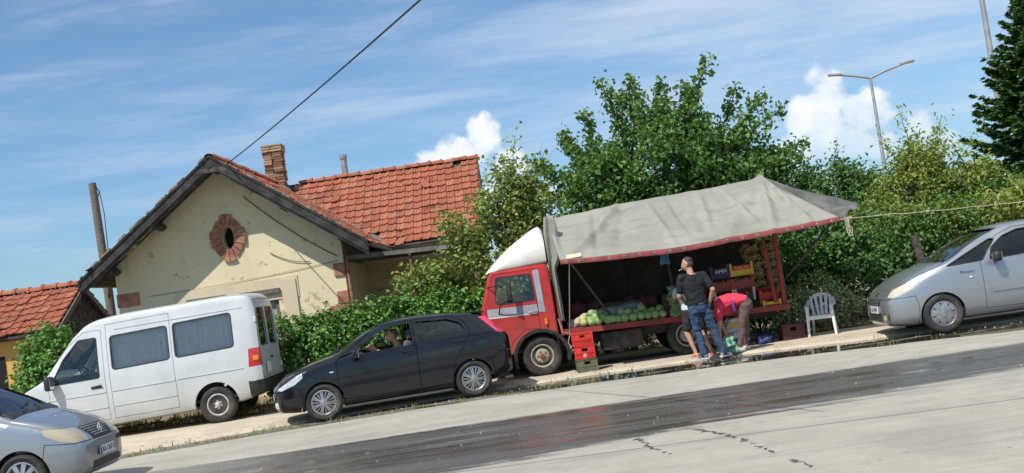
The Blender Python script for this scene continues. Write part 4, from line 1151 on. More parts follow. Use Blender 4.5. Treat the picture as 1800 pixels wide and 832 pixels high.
# ---- silver compact MPV on the right
def mpv():
    L = 4.28
    B = Body(L,
        bottom=[(0, .30), (.10, .20), (.6, .19), (3.4, .21), (4.0, .28), (L, .38)],
        belt=[(0, .56), (.10, .64), (.3, .76), (.7, .92), (1.2, 1.02), (2.0, 1.06), (3.6, 1.10), (L, 1.08)],
        top=[(0, .60), (.05, .68), (.16, .79), (.40, .935), (.75, 1.065), (.98, 1.13), (1.05, 1.155), (1.5, 1.395), (1.85, 1.545), (2.15, 1.615), (2.6, 1.637), (3.2, 1.62), (3.7, 1.55), (3.95, 1.42), (4.15, 1.18), (L, 1.0)],
        hw=[(0, .50), (.05, .62), (.14, .715), (.35, .81), (.7, .86), (1.2, .875), (3.4, .875), (3.9, .83), (L, .70)],
        rw=[(0, .44), (.15, .62), (.4, .74), (.8, .79), (1.0, .80), (1.5, .70), (1.9, .615), (2.6, .60), (3.5, .57), (4.0, .58), (L, .58)], crown=.06)
    wins = {'front': (roundpoly([(1.72, 1.085), (2.62, 1.12), (2.62, 1.50), (2.28, 1.50), (2.02, 1.425), (1.79, 1.26)], .04), 'glass_dark', .012),
            'quarter': (roundpoly([(1.03, 1.065), (1.60, 1.085), (1.70, 1.21), (1.88, 1.40), (1.80, 1.405), (1.42, 1.24)], .03), 'glass_dark', .010),
            'rear': (roundpoly([(2.74, 1.125), (3.60, 1.16), (3.55, 1.42), (3.30, 1.50), (2.74, 1.51)], .04), 'glass_dark', .012)}
    fr = {'windscreen': (roundpoly([(-.70, 1.15), (.70, 1.15), (.56, 1.56), (-.56, 1.56)], .07), .85, 2.2, 'glass', .012),
          'rear_screen': (roundpoly([(-.52, 1.14), (.52, 1.14), (.46, 1.48), (-.46, 1.48)], .05), 3.6, 4.4, 'glass_dark', 0)}
    inl = []
    for sg in (-1, 1):
        inl += [('headlight', M['lens_yellow'], pr(roundpoly([(.02, .675), (.12, .77), (.34, .865), (.60, .925), (.54, .85), (.36, .74), (.16, .675)], .03), sg * .56, sg * 1.0), None),
                ('bumper_strip', M['silver'], pr([(.02, .60), (.42, .66), (.42, .60), (.02, .54)], sg * .36, sg * 1.0), None),
                ('fog_light', M['chrome'], pr([(-.05, .31), (.22, .31), (.22, .43), (-.05, .43)], sg * .50, sg * .64), None),
                ('tail_light', M['lens_red'], pr([(3.95, .95), (4.3, .95), (4.2, 1.4), (3.9, 1.4)], sg * .6, sg * 1.0), None)]
    inl.append(('lower_grille', M['black_plastic'], pr(roundpoly([(-.44, .27), (.44, .27), (.40, .43), (-.40, .43)], .04), -.1, .16, 'x'), None))
    inl.append(('grille', M['black_plastic'], pr(roundpoly([(-.40, .555), (.40, .555), (.36, .635), (-.36, .635)], .02), -.1, .10, 'x'), None))
    fd = [(1.60, .33), (2.67, .30), (2.69, 1.545), (2.22, 1.545), (1.92, 1.445), (1.60, 1.08)]
    rd = [(2.685, .30), (3.30, .32), (3.42, .70), (3.68, 1.08), (3.66, 1.40), (3.36, 1.54), (2.70, 1.545)]
    fd = [(1.55, .32), (2.67, .30), (2.69, 1.545), (2.22, 1.545), (1.93, 1.45), (1.70, 1.26), (1.56, 1.06)]
    pans = [('door', 'y', fd, [(-1.2, -.3), (.3, 1.2)], None), ('door', 'y', rd, [(-1.2, -.3), (.3, 1.2)], None),
            ('front_bumper', 'y', [(-.1, .1), (.46, .1), (.50, .50), (.46, .66), (.12, .645), (-.1, .64)], [(-1.2, 1.2)], None),
            ('rear_bumper', 'y', [(3.9, .1), (4.4, .1), (4.4, .72), (3.96, .72)], [(-1.2, 1.2)], None),
            ('bonnet', 'z', [(.16, -.44), (.36, -.60), (.96, -.72), (.96, .72), (.36, .60), (.16, .44)], [(.62, 1.2)], None)]
    root = make_car('silver_mpv', 'silver compact people carrier with clear side glass parked at the right of the white chair', 'car', None,
        dict(body=B, paint=M['silver'], cabin=(1.0, 4.1), arches=[(.86, .355, .315), (3.62, .355, .315)], windows=wins, fr_windows=fr, inlays=inl, panels=pans))
    for x in (.86, 3.62):
        wheel(root, x, -.765, .318, .20, .205, 'cover', M['alloy'], 0, .2); wheel(root, x, .765, .318, .20, .205, 'cover', M['alloy'])
    for y in (-.38, .38): seat(root, 2.35, y, .50, M['grey_cloth'])
    m = MB(); m.box((3.25, 0, .60), (.5, 1.3, .18), bev=.05); m.box((3.56, 0, .92), (.14, 1.3, .56), (0, R(12), 0), bev=.05); m.build('rear_seat', M['grey_cloth'], root, 40)
    m = MB(); m.box((1.45, 0, .95), (.6, 1.42, .26), (0, R(-8), 0), bev=.07); m.build('dashboard', M['dark_inside'], root, 40)
    steering(root, 1.95, -.38, 1.05)
    for sg in (-1, 1):
        mirror(root, 1.78, sg * .84, 1.12, sg, M['black_plastic'], (.13, .21, .16), .03)
        handle(root, 2.52, sg * .862, 1.0, sg, M['silver']); handle(root, 3.45, sg * .862, 1.03, sg, M['silver'])
        ribbon(B, [(x, .61) for x in np.linspace(1.66, 2.62, 8)], .085, 'door_moulding', M['silver'], root, sg, .004, .014)
        ribbon(B, [(x, .61) for x in np.linspace(2.73, 3.20, 6)], .085, 'door_moulding', M['silver'], root, sg, .004, .014)
        b = MB(); b.ball((1.37, sg * .876, .84), (.035, .008, .022), 10, 6); b.build('side_lamp', M['lens_clear'], root, 60)
        t = text_mesh('Picasso', .075, extr=.001); q = new_obj('lettering', t, M['ink'], root); q.location = (1.32, sg * (side_y(B, 1.32, .93) + .003), .93); q.rotation_euler = (PI / 2, 0, 0 if sg < 0 else PI)
    # double chevron badge and grille bars
    m = MB()
    for z in (.70, .735):
        m.tube([(.075 + (z - .70) * .9, -.10, z - .02), (.055 + (z - .70) * .9, 0, z + .02), (.075 + (z - .70) * .9, .10, z - .02)], .010, 6)
    m.build('badge', M['chrome'], root, 40)
    m = MB()
    for z in (.575, .60, .622): m.tube([(.045, -.38, z), (-.006, -.25, z), (-.006, .25, z), (.045, .38, z)], .006, 5)
    m.build('grille_bar', M['silver'], root)
    plate(root, (-.012, 0, .475), (0, 0, R(-90)), 'KA 4979', .50, .115)
    wiper(root, [(1.0, -.35, 1.16), (1.12, -.05, 1.215), (1.15, .25, 1.235)]); wiper(root, [(1.0, -.66, 1.14), (1.12, -.4, 1.19), (1.14, -.15, 1.21)])
    return root
mpv_o = mpv()
place_by_wheels(mpv_o, (6.70, 17.92), R(-3.5), .86, -.86, .008)

# ---- silver city car at the lower left, driving right
def citycar():
    L = 3.58
    B = Body(L,
        bottom=[(0, .28), (.08, .20), (.5, .19), (2.9, .20), (3.4, .27), (L, .38)],
        belt=[(0, .56), (.08, .64), (.25, .74), (.6, .90), (1.0, 1.0), (2.0, 1.04), (3.2, 1.06), (L, 1.02)],
        top=[(0, .60), (.04, .67), (.13, .76), (.30, .865), (.60, .985), (.84, 1.055), (.90, 1.085), (1.25, 1.30), (1.6, 1.475), (1.9, 1.555), (2.3, 1.575), (2.9, 1.53), (3.2, 1.44), (3.4, 1.18), (3.52, 1.04), (L, .96)],
        hw=[(0, .56), (.04, .66), (.12, .735), (.30, .80), (.6, .845), (1.1, .86), (2.8, .86), (3.3, .80), (L, .68)],
        rw=[(0, .50), (.12, .64), (.35, .72), (.7, .76), (.88, .765), (1.3, .68), (1.7, .60), (2.3, .585), (3.0, .56), (3.3, .56), (L, .55)], crown=.06)
    wins = {'front': (roundpoly([(1.32, 1.06), (2.05, 1.085), (2.05, 1.46), (1.80, 1.45), (1.55, 1.34)], .03), 'glass_dark', .012),
            'rear': (roundpoly([(2.16, 1.09), (3.0, 1.12), (2.95, 1.38), (2.75, 1.45), (2.16, 1.465)], .03), 'glass_dark', .012)}
    fr = {'windscreen': (roundpoly([(-.72, 1.085), (.72, 1.085), (.54, 1.50), (-.54, 1.50)], .06), .75, 1.95, 'glass', .016),
          'rear_screen': (roundpoly([(-.50, 1.1), (.50, 1.1), (.44, 1.42), (-.44, 1.42)], .05), 3.0, 3.7, 'glass_dark', 0)}
    inl = []
    for sg in (-1, 1):
        inl += [('headlight', M['lens_old'], pr(roundpoly([(-.05, .635), (.02, .72), (.16, .80), (.46, .85), (.42, .77), (.24, .67), (.10, .635)], .03), sg * .43, sg * 1.0), 'yellowed headlight'),
                ('bumper_strip', M['black_plastic'] if sg < 0 else M['silver_b'], pr([(-.1, .53), (.40, .53), (.40, .59), (-.1, .59)], sg * .40, sg * 1.0), None),
                ('tail_light', M['lens_red'], pr([(3.3, .95), (3.7, .95), (3.6, 1.4), (3.25, 1.4)], sg * .58, sg * 1.0), None)]
    inl.append(('grille', M['black_plastic'], pr(roundpoly([(-.31, .62), (.31, .62), (.36, .80), (-.36, .80)], .03), -.1, .26, 'x'), None))
    inl.append(('lower_grille', M['black_plastic'], pr(roundpoly([(-.48, .27), (.48, .27), (.44, .36), (-.44, .36)], .03), -.1, .14, 'x'), None))
    fd = [(1.20, .32), (2.10, .29), (2.10, 1.52), (1.78, 1.51), (1.50, 1.40), (1.22, 1.04)]
    rd = [(2.112, .29), (2.62, .30), (2.72, .68), (3.02, 1.02), (3.06, 1.36), (2.8, 1.50), (2.112, 1.52)]
    pans = [('door', 'y', fd, [(-1.2, -.3), (.3, 1.2)], None), ('door', 'y', rd, [(-1.2, -.3), (.3, 1.2)], None),
            ('front_bumper', 'y', [(-.1, .1), (.42, .1), (.46, .48), (.42, .66), (.10, .62), (-.1, .62)], [(-1.2, 1.2)], None),
            ('rear_bumper', 'y', [(3.2, .1), (3.7, .1), (3.7, .70), (3.26, .70)], [(-1.2, 1.2)], None),
            ('bonnet', 'z', [(.10, -.36), (.18, -.46), (.60, -.64), (.84, -.70), (.84, .70), (.60, .64), (.18, .46), (.10, .36)], [(.66, 1.3)], None)]
    root = make_car('silver_city_car', 'silver city car with scuffed front bumper and yellowed headlights driving in the near lane', 'car', None,
        dict(body=B, paint=M['silver_b'], cabin=(.92, 3.42), arches=[(.74, .345, .30), (3.16, .345, .30)], windows=wins, fr_windows=fr, inlays=inl, panels=pans))
    for x in (.74, 3.16):
        wheel(root, x, -.75, .30, .19, .205, 'holes', M['alloy']); wheel(root, x, .75, .30, .19, .205, 'holes', M['alloy'], 0, .3)
    for y in (-.37, .37): seat(root, 1.85, y, .50, M['grey_cloth'])
    m = MB(); m.box((1.20, 0, .93), (.5, 1.4, .22), (0, R(-8), 0), bev=.07); m.build('dashboard', M['dark_inside'], root, 40)
    steering(root, 1.48, -.37, 1.03)
    m = MB(); m.box((.90, 0, 1.058), (.16, 1.36, .05), (0, R(-26), 0), bev=.015); m.build('scuttle', M['black_plastic'], root, 40)
    for sg in (-1, 1):
        mirror(root, 1.36, sg * .83, 1.10, sg, M['silver_b'], (.11, .19, .14), .03)
        handle(root, 1.98, sg * .85, .98, sg, M['black_plastic']); handle(root, 2.85, sg * .85, 1.0, sg, M['black_plastic'])
    m = MB()
    for i, z in enumerate((.665, .695, .725, .755, .785)):
        w = .30 + .06 * (z - .635) / .165; x = .018 + .6 * (z - .635)
        m.tube([(x + .035, -w, z), (x, -w * .6, z + .004), (x - .006, 0, z + .006), (x, w * .6, z + .004), (x + .035, w, z)], .007, 6)
    m.build('grille_bar', M['silver_b'], root)
    m = MB(); c = Vector((.045, 0, .735)); th_ = np.linspace(0, 2 * PI, 25)[:-1]
    m.tube([c + Vector((0, .062 * math.cos(t), .062 * math.sin(t))) for t in th_], .007, 6, closed=True)
    for t in (PI / 2, PI * 7 / 6, PI * 11 / 6): m.tube([c, c + Vector((0, .06 * math.cos(t), .06 * math.sin(t)))], [.010, .004], 6)
    m.build('badge', M['chrome'], root, 40)
    pl = plate(root, (-.022, 0, .455), (R(-4), 0, R(-90)), 'KA 1367 E', .50, .115)
    b = MB(); b.ball((-.085, -.0068, 0), (.014, .002, .014), 8, 6); b.build('plate_emblem', M['paint_red_mark'], pl)
    wiper(root, [(.86, .30, 1.085), (1.02, -.10, 1.175), (1.06, -.35, 1.19)]); wiper(root, [(.86, -.15, 1.085), (1.02, -.45, 1.16)])
    m = MB()
    for x, y in ((.36, -.02), (.42, -.2), (.55, .1)): m.ball((x, y, B.top(x) - .012 * (abs(y) > .1)), (.022, .014, .003), 8, 5)
    m.build('stain', M['plate_white'], root, 60)
    return root
city = citycar()
city.rotation_euler = (0, 0, PI); city.location = (-6.35 + .74, 13.62 + .84, 0)
city.rotation_euler = (0, 0, PI + R(0.0))
# ------------------------------------------------------------------ the market truck
TR = Vector((2.0, 21.4, .04))
def wb(mb, name, mat, root, sm=None, parent=None):
    """build a mesh written in world coordinates as a child of a root standing at its location"""
    me = mb if isinstance(mb, bpy.types.Mesh) else mb.mesh(name)
    me.transform(Matrix.Translation(-root.location))
    if sm: smooth(me, sm)
    return new_obj(name, me, mat, parent or root)
truck = thing('market_truck', 'old red and white truck with a grey tarpaulin raised as a sun awning over vegetables', 'truck', TR)
M['truck_red'] = pmat('truck_red', (.44, .022, .018), (.33, .020, .016), 3, .42, coat=.25, dirt=((.20, .13, .09), .4, 1.3, .8))
M['bed_red'] = pmat('bed_red', (.30, .035, .03), (.17, .04, .03), 5, .7, bump=.3, bscale=30)
M['truck_white'] = pmat('truck_white', (.72, .71, .68), (.60, .58, .54), 2.5, .4, dirt=((.40, .36, .30), 1.9, 2.6, .6))
M['stripe'] = pmat('stripe_grey', (.27, .28, .31), (.34, .35, .38), 4, .45)
k = NT('tarpaulin'); p = k.pos()
c = k.mix(k.step(k.noise(p, .9, 6, .6), .35, .65), (.29, .287, .25), (.235, .232, .20))
c = k.mix(k.step(k.noise(k.map(p, (.5, 2.5, 2.5)), 1.8, 6, .65), .50, .72, 0., .6), c, (.165, .16, .135))
c = k.mix(k.step(k.noise(p, 9, 6, .7), .60, .72, 0., .5), c, (.36, .355, .32))
k.bsdf(c, .85, spec=.2, bump=k.math('ADD', k.noise(p, 60, 4), k.math('MULTIPLY', k.noise(p, 4, 5), 1.5)), bs=.5, bd=.02)
M['tarp'] = k.m
YN, YF = 20.48, 22.40
def bend(me):     # the cab leans in a little above the belt
    ym = (YN + YF) / 2
    for v in me.vertices:
        if v.co.z > 1.42: v.co.y += (1 if v.co.y < ym else -1) * (v.co.z - 1.42) * .075
    return me
def cabsolid(d):
    q = polyoff([(-.70, .50), (-.79, .80), (-.775, 1.32), (-.56, 2.0), (-.47, 2.085), (.52, 2.10), (.585, 2.02), (.60, .50)], -d)
    me = MB().prism(q, YN + d, YF - d).mesh('cab'); bm = bmesh.new(); bm.from_mesh(me)
    if d == 0: bmesh.ops.bevel(bm, geom=bm.edges[:], offset=.05, segments=3, affect='EDGES', profile=.6)
    bmesh.ops.bisect_plane(bm, geom=bm.verts[:] + bm.edges[:] + bm.faces[:], plane_co=(0, 0, 1.42), plane_no=(0, 0, 1))
    bmesh.ops.triangulate(bm, faces=[f for f in bm.faces if len(f.verts) > 4])
    bmesh.ops.recalc_face_normals(bm, faces=bm.faces); bm.to_mesh(me); bm.free(); return bend(me)
cab = boolean(cabsolid(0), cabsolid(.045))
th_ = np.linspace(0, 2 * PI, 49)[:-1]
arc = [(.24 + .50 * math.cos(t), .40 + .50 * math.sin(t)) for t in th_]
for a, b in ((YN - .1, YN + .34), (YF - .34, YF + .1)): cab = boolean(cab, pr(arc, a, b))
dw = roundpoly([(-.455, 1.46), (.255, 1.455), (.225, 1.945), (-.415, 1.955), (-.475, 1.62)], .05)
for a, b in ((YN - .1, YN + .3), (YF - .3, YF + .1)): cab = boolean(cab, pr(dw, a, b))
ws = roundpoly([(YN + .14, 1.40), (YF - .14, 1.40), (YF - .18, 1.96), (YN + .18, 1.96)], .07)
cab = boolean(cab, pr(ws, -1.0, -.3, 'x'))
rwn = roundpoly([(YN + .45, 1.5), (YF - .45, 1.5), (YF - .45, 1.9), (YN + .45, 1.9)], .06); cab = boolean(cab, pr(rwn, .4, .8, 'x'))
dpoly = [(-.66, .66), (-.30, .66), (-.27, .74), (.0, .95), (.27, .92), (.285, 2.02), (-.46, 2.02), (-.66, 1.45)]
for nm, (a, b) in (('door', (YN - .1, YN + .12)), ('door', (YF - .12, YF + .1))):
    dpc = boolean(cab, pr(dpoly, a, b), 'INTERSECT'); cab = boolean(cab, pr(polyoff(dpoly, .008), a, b))
    dob = wb(dpc, nm, M['truck_red'], truck, 30)
    if a < 21:
        m = MB(); m.tube([(.10, YN - .005, 1.235), (.12, YN - .03, 1.24), (.25, YN - .03, 1.235), (.27, YN - .005, 1.235)], .012, 6); wb(m, 'handle', M['chrome'], truck, 50, dob)
wb(cab, 'cab', M['truck_red'], truck, 30)
g = MB(); g.prism(dw, YN + .018, YN + .023); gm = bend(g.mesh('g')); wb(gm, 'window', M['glass'], truck)
g = MB(); g.prism(dw, YF - .023, YF - .018); wb(bend(g.mesh('g')), 'window', M['glass'], truck)
g = MB(); g.add([(-.76, y, 1.40) for y in (YN + .13, YF - .13)] + [(-.585, y, 1.965) for y in (YF - .13, YN + .13)], [(0, 1, 2, 3)]); wb(g, 'windscreen', M['glass'], truck)
m = MB(); fr_ = polyoff(dw, .012); fr2 = polyoff(dw, -.012); n = len(dw)
for i in range(n):
    j = (i + 1) % n; m.add([(fr_[i][0], YN - .004, fr_[i][1]), (fr_[j][0], YN - .004, fr_[j][1]), (fr2[j][0], YN - .004, fr2[j][1]), (fr2[i][0], YN - .004, fr2[i][1]), (fr_[i][0], YN + .03, fr_[i][1]), (fr_[j][0], YN + .03, fr_[j][1]), (fr2[j][0], YN + .03, fr2[j][1]), (fr2[i][0], YN + .03, fr2[i][1])], [(0, 1, 2, 3), (0, 4, 5, 1), (3, 2, 6, 7)])
wb(bend(m.mesh('f')), 'window_frame', M['black_plastic'], truck)
# painted bands
for y0, y1 in ((YN - .006, YN + .02), (YF - .02, YF + .006)):
    m = MB(); m.prism([(-.655, 1.255), (.275, 1.225), (.275, 1.375), (-.655, 1.395)], y0, y1); wb(bend(m.mesh('s')), 'stripe', M['stripe'], truck)
    m = MB(); m.prism([(.295, 1.225), (.415, 1.215), (.40, 1.42), (.295, 1.42)], y0, y1); m.prism([(.295, 1.42), (.40, 1.42), (.385, 2.0), (.275, 2.0)], y0, y1); wb(bend(m.mesh('s')), 'stripe', M['stripe'], truck)
    m = MB(); m.prism([(-.655, 1.22), (.275, 1.195), (.275, 1.22), (-.655, 1.25)], y0 + .001, y1); wb(bend(m.mesh('s')), 'stripe', M['truck_white'], truck)
m = MB(); m.box((-.80, (YN + YF) / 2, .98), (.03, 1.2, .34), bev=.01); wb(m, 'grille', M['black_plastic'], truck)
for y in (YN + .25, YF - .25):
    m = MB(); m.lathe([(0, -.83), (.06, -.825), (.085, -.81), (.09, -.79)], 16, 'x', (0, y, .95)); wb(m, 'headlight', M['lens_clear'], truck, 40)
m = MB(); m.box((-.80, (YN + YF) / 2, .56), (.16, YF - YN + .02, .22), bev=.03); wb(m, 'bumper', M['dark_metal'], truck, 40)
for y in (YN - .01, YF + .01):
    s_ = -1 if y < 21 else 1
    m = MB(); V = []; F = []; tt = np.linspace(R(-14), R(200), 22)
    for t in tt:
        for rr, yy in ((.465, y + s_ * .03), (.53, y + s_ * .03), (.53, y - s_ * .25), (.465, y - s_ * .25)): V.append((.24 + rr * math.cos(t), yy, .40 + rr * .98 * math.sin(t)))
    for i in range(21):
        for j in range(4): F.append((i * 4 + j, i * 4 + (j + 1) % 4, i * 4 + 4 + (j + 1) % 4, i * 4 + 4 + j))
    m.add(V, F); wb(m, 'mudguard', M['black_plastic'], truck, 50)
m = MB(); m.tube([(.40, YN - .012, .98), (.40, YN - .012, 1.09)], .03, 8); wb(m, 'side_lamp', M['lens_orange'], truck, 40)
m = MB()
m.box((-.20, YN - .20, 1.68), (.10, .05, .36), (0, 0, R(-35)), bev=.02); m.tube([(-.60, YN + .02, 1.80), (-.38, YN - .20, 1.82), (-.20, YN - .20, 1.80)], .012, 6); m.tube([(-.44, YN + .0, 1.28), (-.40, YN - .12, 1.44), (-.2, YN - .2, 1.55)], .012, 6)
wb(m, 'wing_mirror', M['black_plastic'], truck, 50)
m = MB(); m.box((-.05, 21.0, 1.05), (.5, .5, .18), bev=.05); m.box((.38, 21.0, 1.40), (.14, .5, .7), bev=.05); m.box((-.05, 21.9, 1.05), (.5, .6, .18), bev=.05); m.box((.38, 21.9, 1.40), (.14, .6, .7), bev=.05); wb(m, 'seat', M['dark_inside'], truck, 40)
m = MB(); m.box((-.55, 21.43, 1.18), (.34, 1.7, .30), bev=.05); wb(m, 'dashboard', M['dark_inside'], truck, 40)
sw = steering(truck, -.32 - TR.x, 20.95 - TR.y, 1.40 - TR.z, .21)
# roof fairing
FB = Body(1.15, bottom=[(0, 2.03), (1.15, 2.085)], belt=[(0, 2.055), (.2, 2.14), (.6, 2.32), (1.15, 2.42)], top=[(0, 2.075), (.05, 2.13), (.2, 2.27), (.45, 2.47), (.75, 2.66), (1.0, 2.79), (1.08, 2.815), (1.15, 2.75)],
          hw=[(0, .84), (.05, .88), (.3, .905), (1.15, .905)], rw=[(0, .78), (.2, .80), (1.0, .76), (1.15, .74)], crown=.10, side=[(0, .985), (.1, 1.), (.5, 1.), (1, .985)], nx=40)
fm = FB.solid(); fm.transform(Matrix.Translation((-.585, (YN + YF) / 2, 0)))
wb(fm, 'roof_fairing', M['truck_white'], truck, 60)
m = MB(); m.prism([(.565, 2.10), (.60, 2.10), (.60, 2.70), (.565, 2.74)], YN + .12, YF - .12); wb(m, 'fairing_back', M['black_plastic'], truck)
# chassis
m = MB()
for y in (20.95, 21.9): m.box((2.05, y, .58), (5.3, .08, .16))
for x in (.7, 1.7, 3.4, 4.7): m.box((x, 21.43, .58), (.08, .95, .12))
wb(m, 'chassis', M['dark_metal'], truck)
m = MB(); m.tube([(2.94, 20.6, .39), (2.94, 22.3, .39)], .06, 10); m.ball((2.94, 21.43, .39), .17); wb(m, 'axle', M['dark_metal'], truck, 60)
m = MB(); m.box((1.75, 20.85, .50), (.8, .36, .34), bev=.04); wb(m, 'fuel_tank', M['dark_metal'], truck, 40)
for x, st in ((.24, 0), (2.94, 0)):
    for y in (20.60, 22.28):
        w = wheel(truck, x - TR.x, y - TR.y, .365, .19, .215, 'truck', pmat('truck_rim', (.42, .37, .28), (.27, .23, .17), 8, .6) if 'truck_rim' not in bpy.data.materials else bpy.data.materials['truck_rim'], st, .5)
        # the wheel helper decides near and far from local y, which is negative for the near side here
        w.location.z = .365 + .01
        if x > 1:
            w.data = w.data
# bed
def bz(x): return .835 - .030 * (x - .8)
bd = MB()
bd.add([(x, y, z) for x, z in ((.64, bz(.64)), (4.86, bz(4.86))) for y in (YN - .02, YF) for z in (bz(x) - .10, bz(x))], [(0, 1, 3, 2), (4, 6, 7, 5), (0, 4, 5, 1), (2, 3, 7, 6), (1, 5, 7, 3), (0, 2, 6, 4)])
wb(bd, 'load_bed', M['bed_red'], truck)
m = MB(); m.box((.66, 21.44, 1.25), (.05, 1.9, .84)); wb(m, 'headboard', M['bed_red'], truck)
m = MB()
for y in (YN + .03, YF - .03): m.box((.70, y, 1.8), (.06, .06, 2.0))
for y in (YN + .05, YF - .03): wb(MB().box((4.80, y, 1.55), (.07, .07, 1.66)), 'post', M['bed_red'], truck)
m = MB(); m.box((4.60, YN + .02, 1.42), (.06, .03, 1.30), (0, R(-3), 0)); wb(m, 'stanchion', M['bed_red'], truck)
for x in (.72, 2.2, 3.5, 4.82):
    z0 = float(np.interp(x, [.7, 2.2, 3.5, 4.85], [2.82, 2.93, 2.98, 3.05]))
    m = MB(); m.tube([(x, YF - .05, bz(x)), (x, YF - .05, 2.50), (x, 22.0, z0 - .22), (x, 21.42, z0), (x, 20.9, z0 - .24), (x, YN + .06, 2.42)], .022, 7); wb(m, 'bow', M['dark_metal'], truck, 60)
# tarpaulin
zr = pchip([(0, 2.93), (.06, 2.985), (.2, 3.03), (.37, 3.085), (.6, 3.115), (.78, 3.14), (.92, 3.17), (1, 3.19)])
ze = pchip([(0, 2.09), (.13, 2.05), (.27, 2.03), (.4, 2.01), (.52, 2.03), (.64, 2.055), (.85, 2.09), (1, 2.13)])
def tarp_pt(s, t):
    Xr = .68 + s * 4.20; Xe = .77 + s * 4.92 
    ctrl = [(22.46, .70, Xr), (22.44, 2.66, Xr), (22.0, zr(s) - .20, Xr), (21.42, float(zr(s)), Xr), (20.5, float(zr(s)) * .44 + float(ze(s)) * .56 + .10 - .03 * math.sin(PI * s), Xr * .55 + Xe * .45), (19.35, float(ze(s)), Xe)]
    T = [0, .24, .36, .50, .73, 1.]
    i = min(4, max(0, int(np.searchsorted(T, t)) - 1)); q = (t - T[i]) / (T[i + 1] - T[i])
    a, b = ctrl[i], ctrl[i + 1]
    return [b_ * q + a_ * (1 - q) for a_, b_ in zip(a, b)]
NS, NTT = 150, 70
G = np.zeros((NTT, NS, 3))
for i in range(NS):
    s_ = i / (NS - 1); col_ = np.array([tarp_pt(s_, j / (NTT - 1)) for j in range(NTT)])
    for _ in range(10): col_[1:-1] = col_[1:-1] * .5 + (col_[:-2] + col_[2:]) * .25
    G[:, i, 0] = col_[:, 2]; G[:, i, 1] = col_[:, 0]; G[:, i, 2] = col_[:, 1]
# folds: lines in (s, t) with their width and depth
FOLDS = [((.34, .50), (.04, .97), .022, .05), ((.36, .52), (.22, .92), .03, -.02), ((1., .50), (.60, .98), .030, .045), ((1., .50), (.76, 1.0), .022, .05), ((1., .50), (.90, 1.), .018, .045), ((.98, .52), (.68, .90), .03, -.025), ((.10, .54), (.55, .93), .014, .012), ((.02, .5), (.0, .9), .02, .04), ((.62, .6), (.5, .95), .04, .02), ((.9, .62), (.97, .96), .02, -.03), ((.46, .53), (.42, .97), .018, .02), ((.56, .52), (.50, .95), .016, -.022), ((.70, .52), (.58, .9), .02, .024), ((.80, .53), (.74, .97), .016, .02), ((.22, .52), (.14, .95), .018, -.02), ((.15, .62), (.45, .80), .014, .015), ((.55, .70), (.85, .80), .014, -.014), ((.08, .80), (.35, .90), .012, .014), ((.62, .84), (.90, .88), .012, .014)]
for i in range(NS):
    for j in range(NTT):
        s_, t = i / (NS - 1), j / (NTT - 1); dz = 0
        if t > .3:
            for (a0, a1), (b0, b1), w, d_ in FOLDS:
                ax, ay = (b0 - a0) * 4.5, (b1 - a1) * 4.0; px_, py_ = (s_ - a0) * 4.5, (t - a1) * 4.0; L2 = ax * ax + ay * ay; u = max(0, min(1, (px_ * ax + py_ * ay) / L2))
                dd = math.hypot(px_ - u * ax, py_ - u * ay) / 4.2
                dz += 2.3 * d_ * math.exp(-(dd / (w * .75)) ** 2) * math.sin(PI * min(1, u * .93)) ** .6
        nz = mnoise.noise(Vector((s_ * 9, t * 6, .3))) * .018 + mnoise.noise(Vector((s_ * 28, t * 14, 2.3))) * .006
        G[j, i, 2] += (dz + nz) * (1 if t < .985 else .3); G[j, i, 1] -= dz * .3 if t > .5 else 0
V = G.reshape(-1, 3); F = [(j * NS + i, j * NS + i + 1, (j + 1) * NS + i + 1, (j + 1) * NS + i) for j in range(NTT - 1) for i in range(NS - 1)]
me = fast_mesh('tarpaulin', V, F, True); me.transform(Matrix.Translation(-TR)); me = bake(me, [('SOLIDIFY', dict(thickness=.008, offset=0))])
tarp = new_obj('tarpaulin', me, M['tarp'], truck)
# rear flap pulled out by the rope
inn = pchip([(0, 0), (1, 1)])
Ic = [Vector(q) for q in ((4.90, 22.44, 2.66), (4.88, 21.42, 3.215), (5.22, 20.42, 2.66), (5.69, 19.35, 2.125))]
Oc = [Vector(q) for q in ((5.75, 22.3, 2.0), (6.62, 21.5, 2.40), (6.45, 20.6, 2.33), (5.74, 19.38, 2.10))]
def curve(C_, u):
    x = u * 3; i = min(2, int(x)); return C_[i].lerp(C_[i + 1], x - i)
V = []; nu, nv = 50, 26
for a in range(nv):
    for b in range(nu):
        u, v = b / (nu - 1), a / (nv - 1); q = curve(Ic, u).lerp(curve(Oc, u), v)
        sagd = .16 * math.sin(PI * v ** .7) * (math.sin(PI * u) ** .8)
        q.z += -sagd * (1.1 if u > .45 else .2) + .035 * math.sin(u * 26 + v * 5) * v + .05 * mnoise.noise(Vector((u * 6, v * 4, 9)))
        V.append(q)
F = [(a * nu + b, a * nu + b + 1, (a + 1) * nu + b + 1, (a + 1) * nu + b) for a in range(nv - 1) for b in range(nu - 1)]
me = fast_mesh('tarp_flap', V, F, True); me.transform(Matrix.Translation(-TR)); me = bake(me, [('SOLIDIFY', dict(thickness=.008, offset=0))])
new_obj('tarp_flap', me, pmat('tarp_shaded', (.085, .085, .078), (.14, .14, .125), 3, .9, bump=.5, bscale=30), truck)  # flap's shade put into a darker copy of the tarp colour
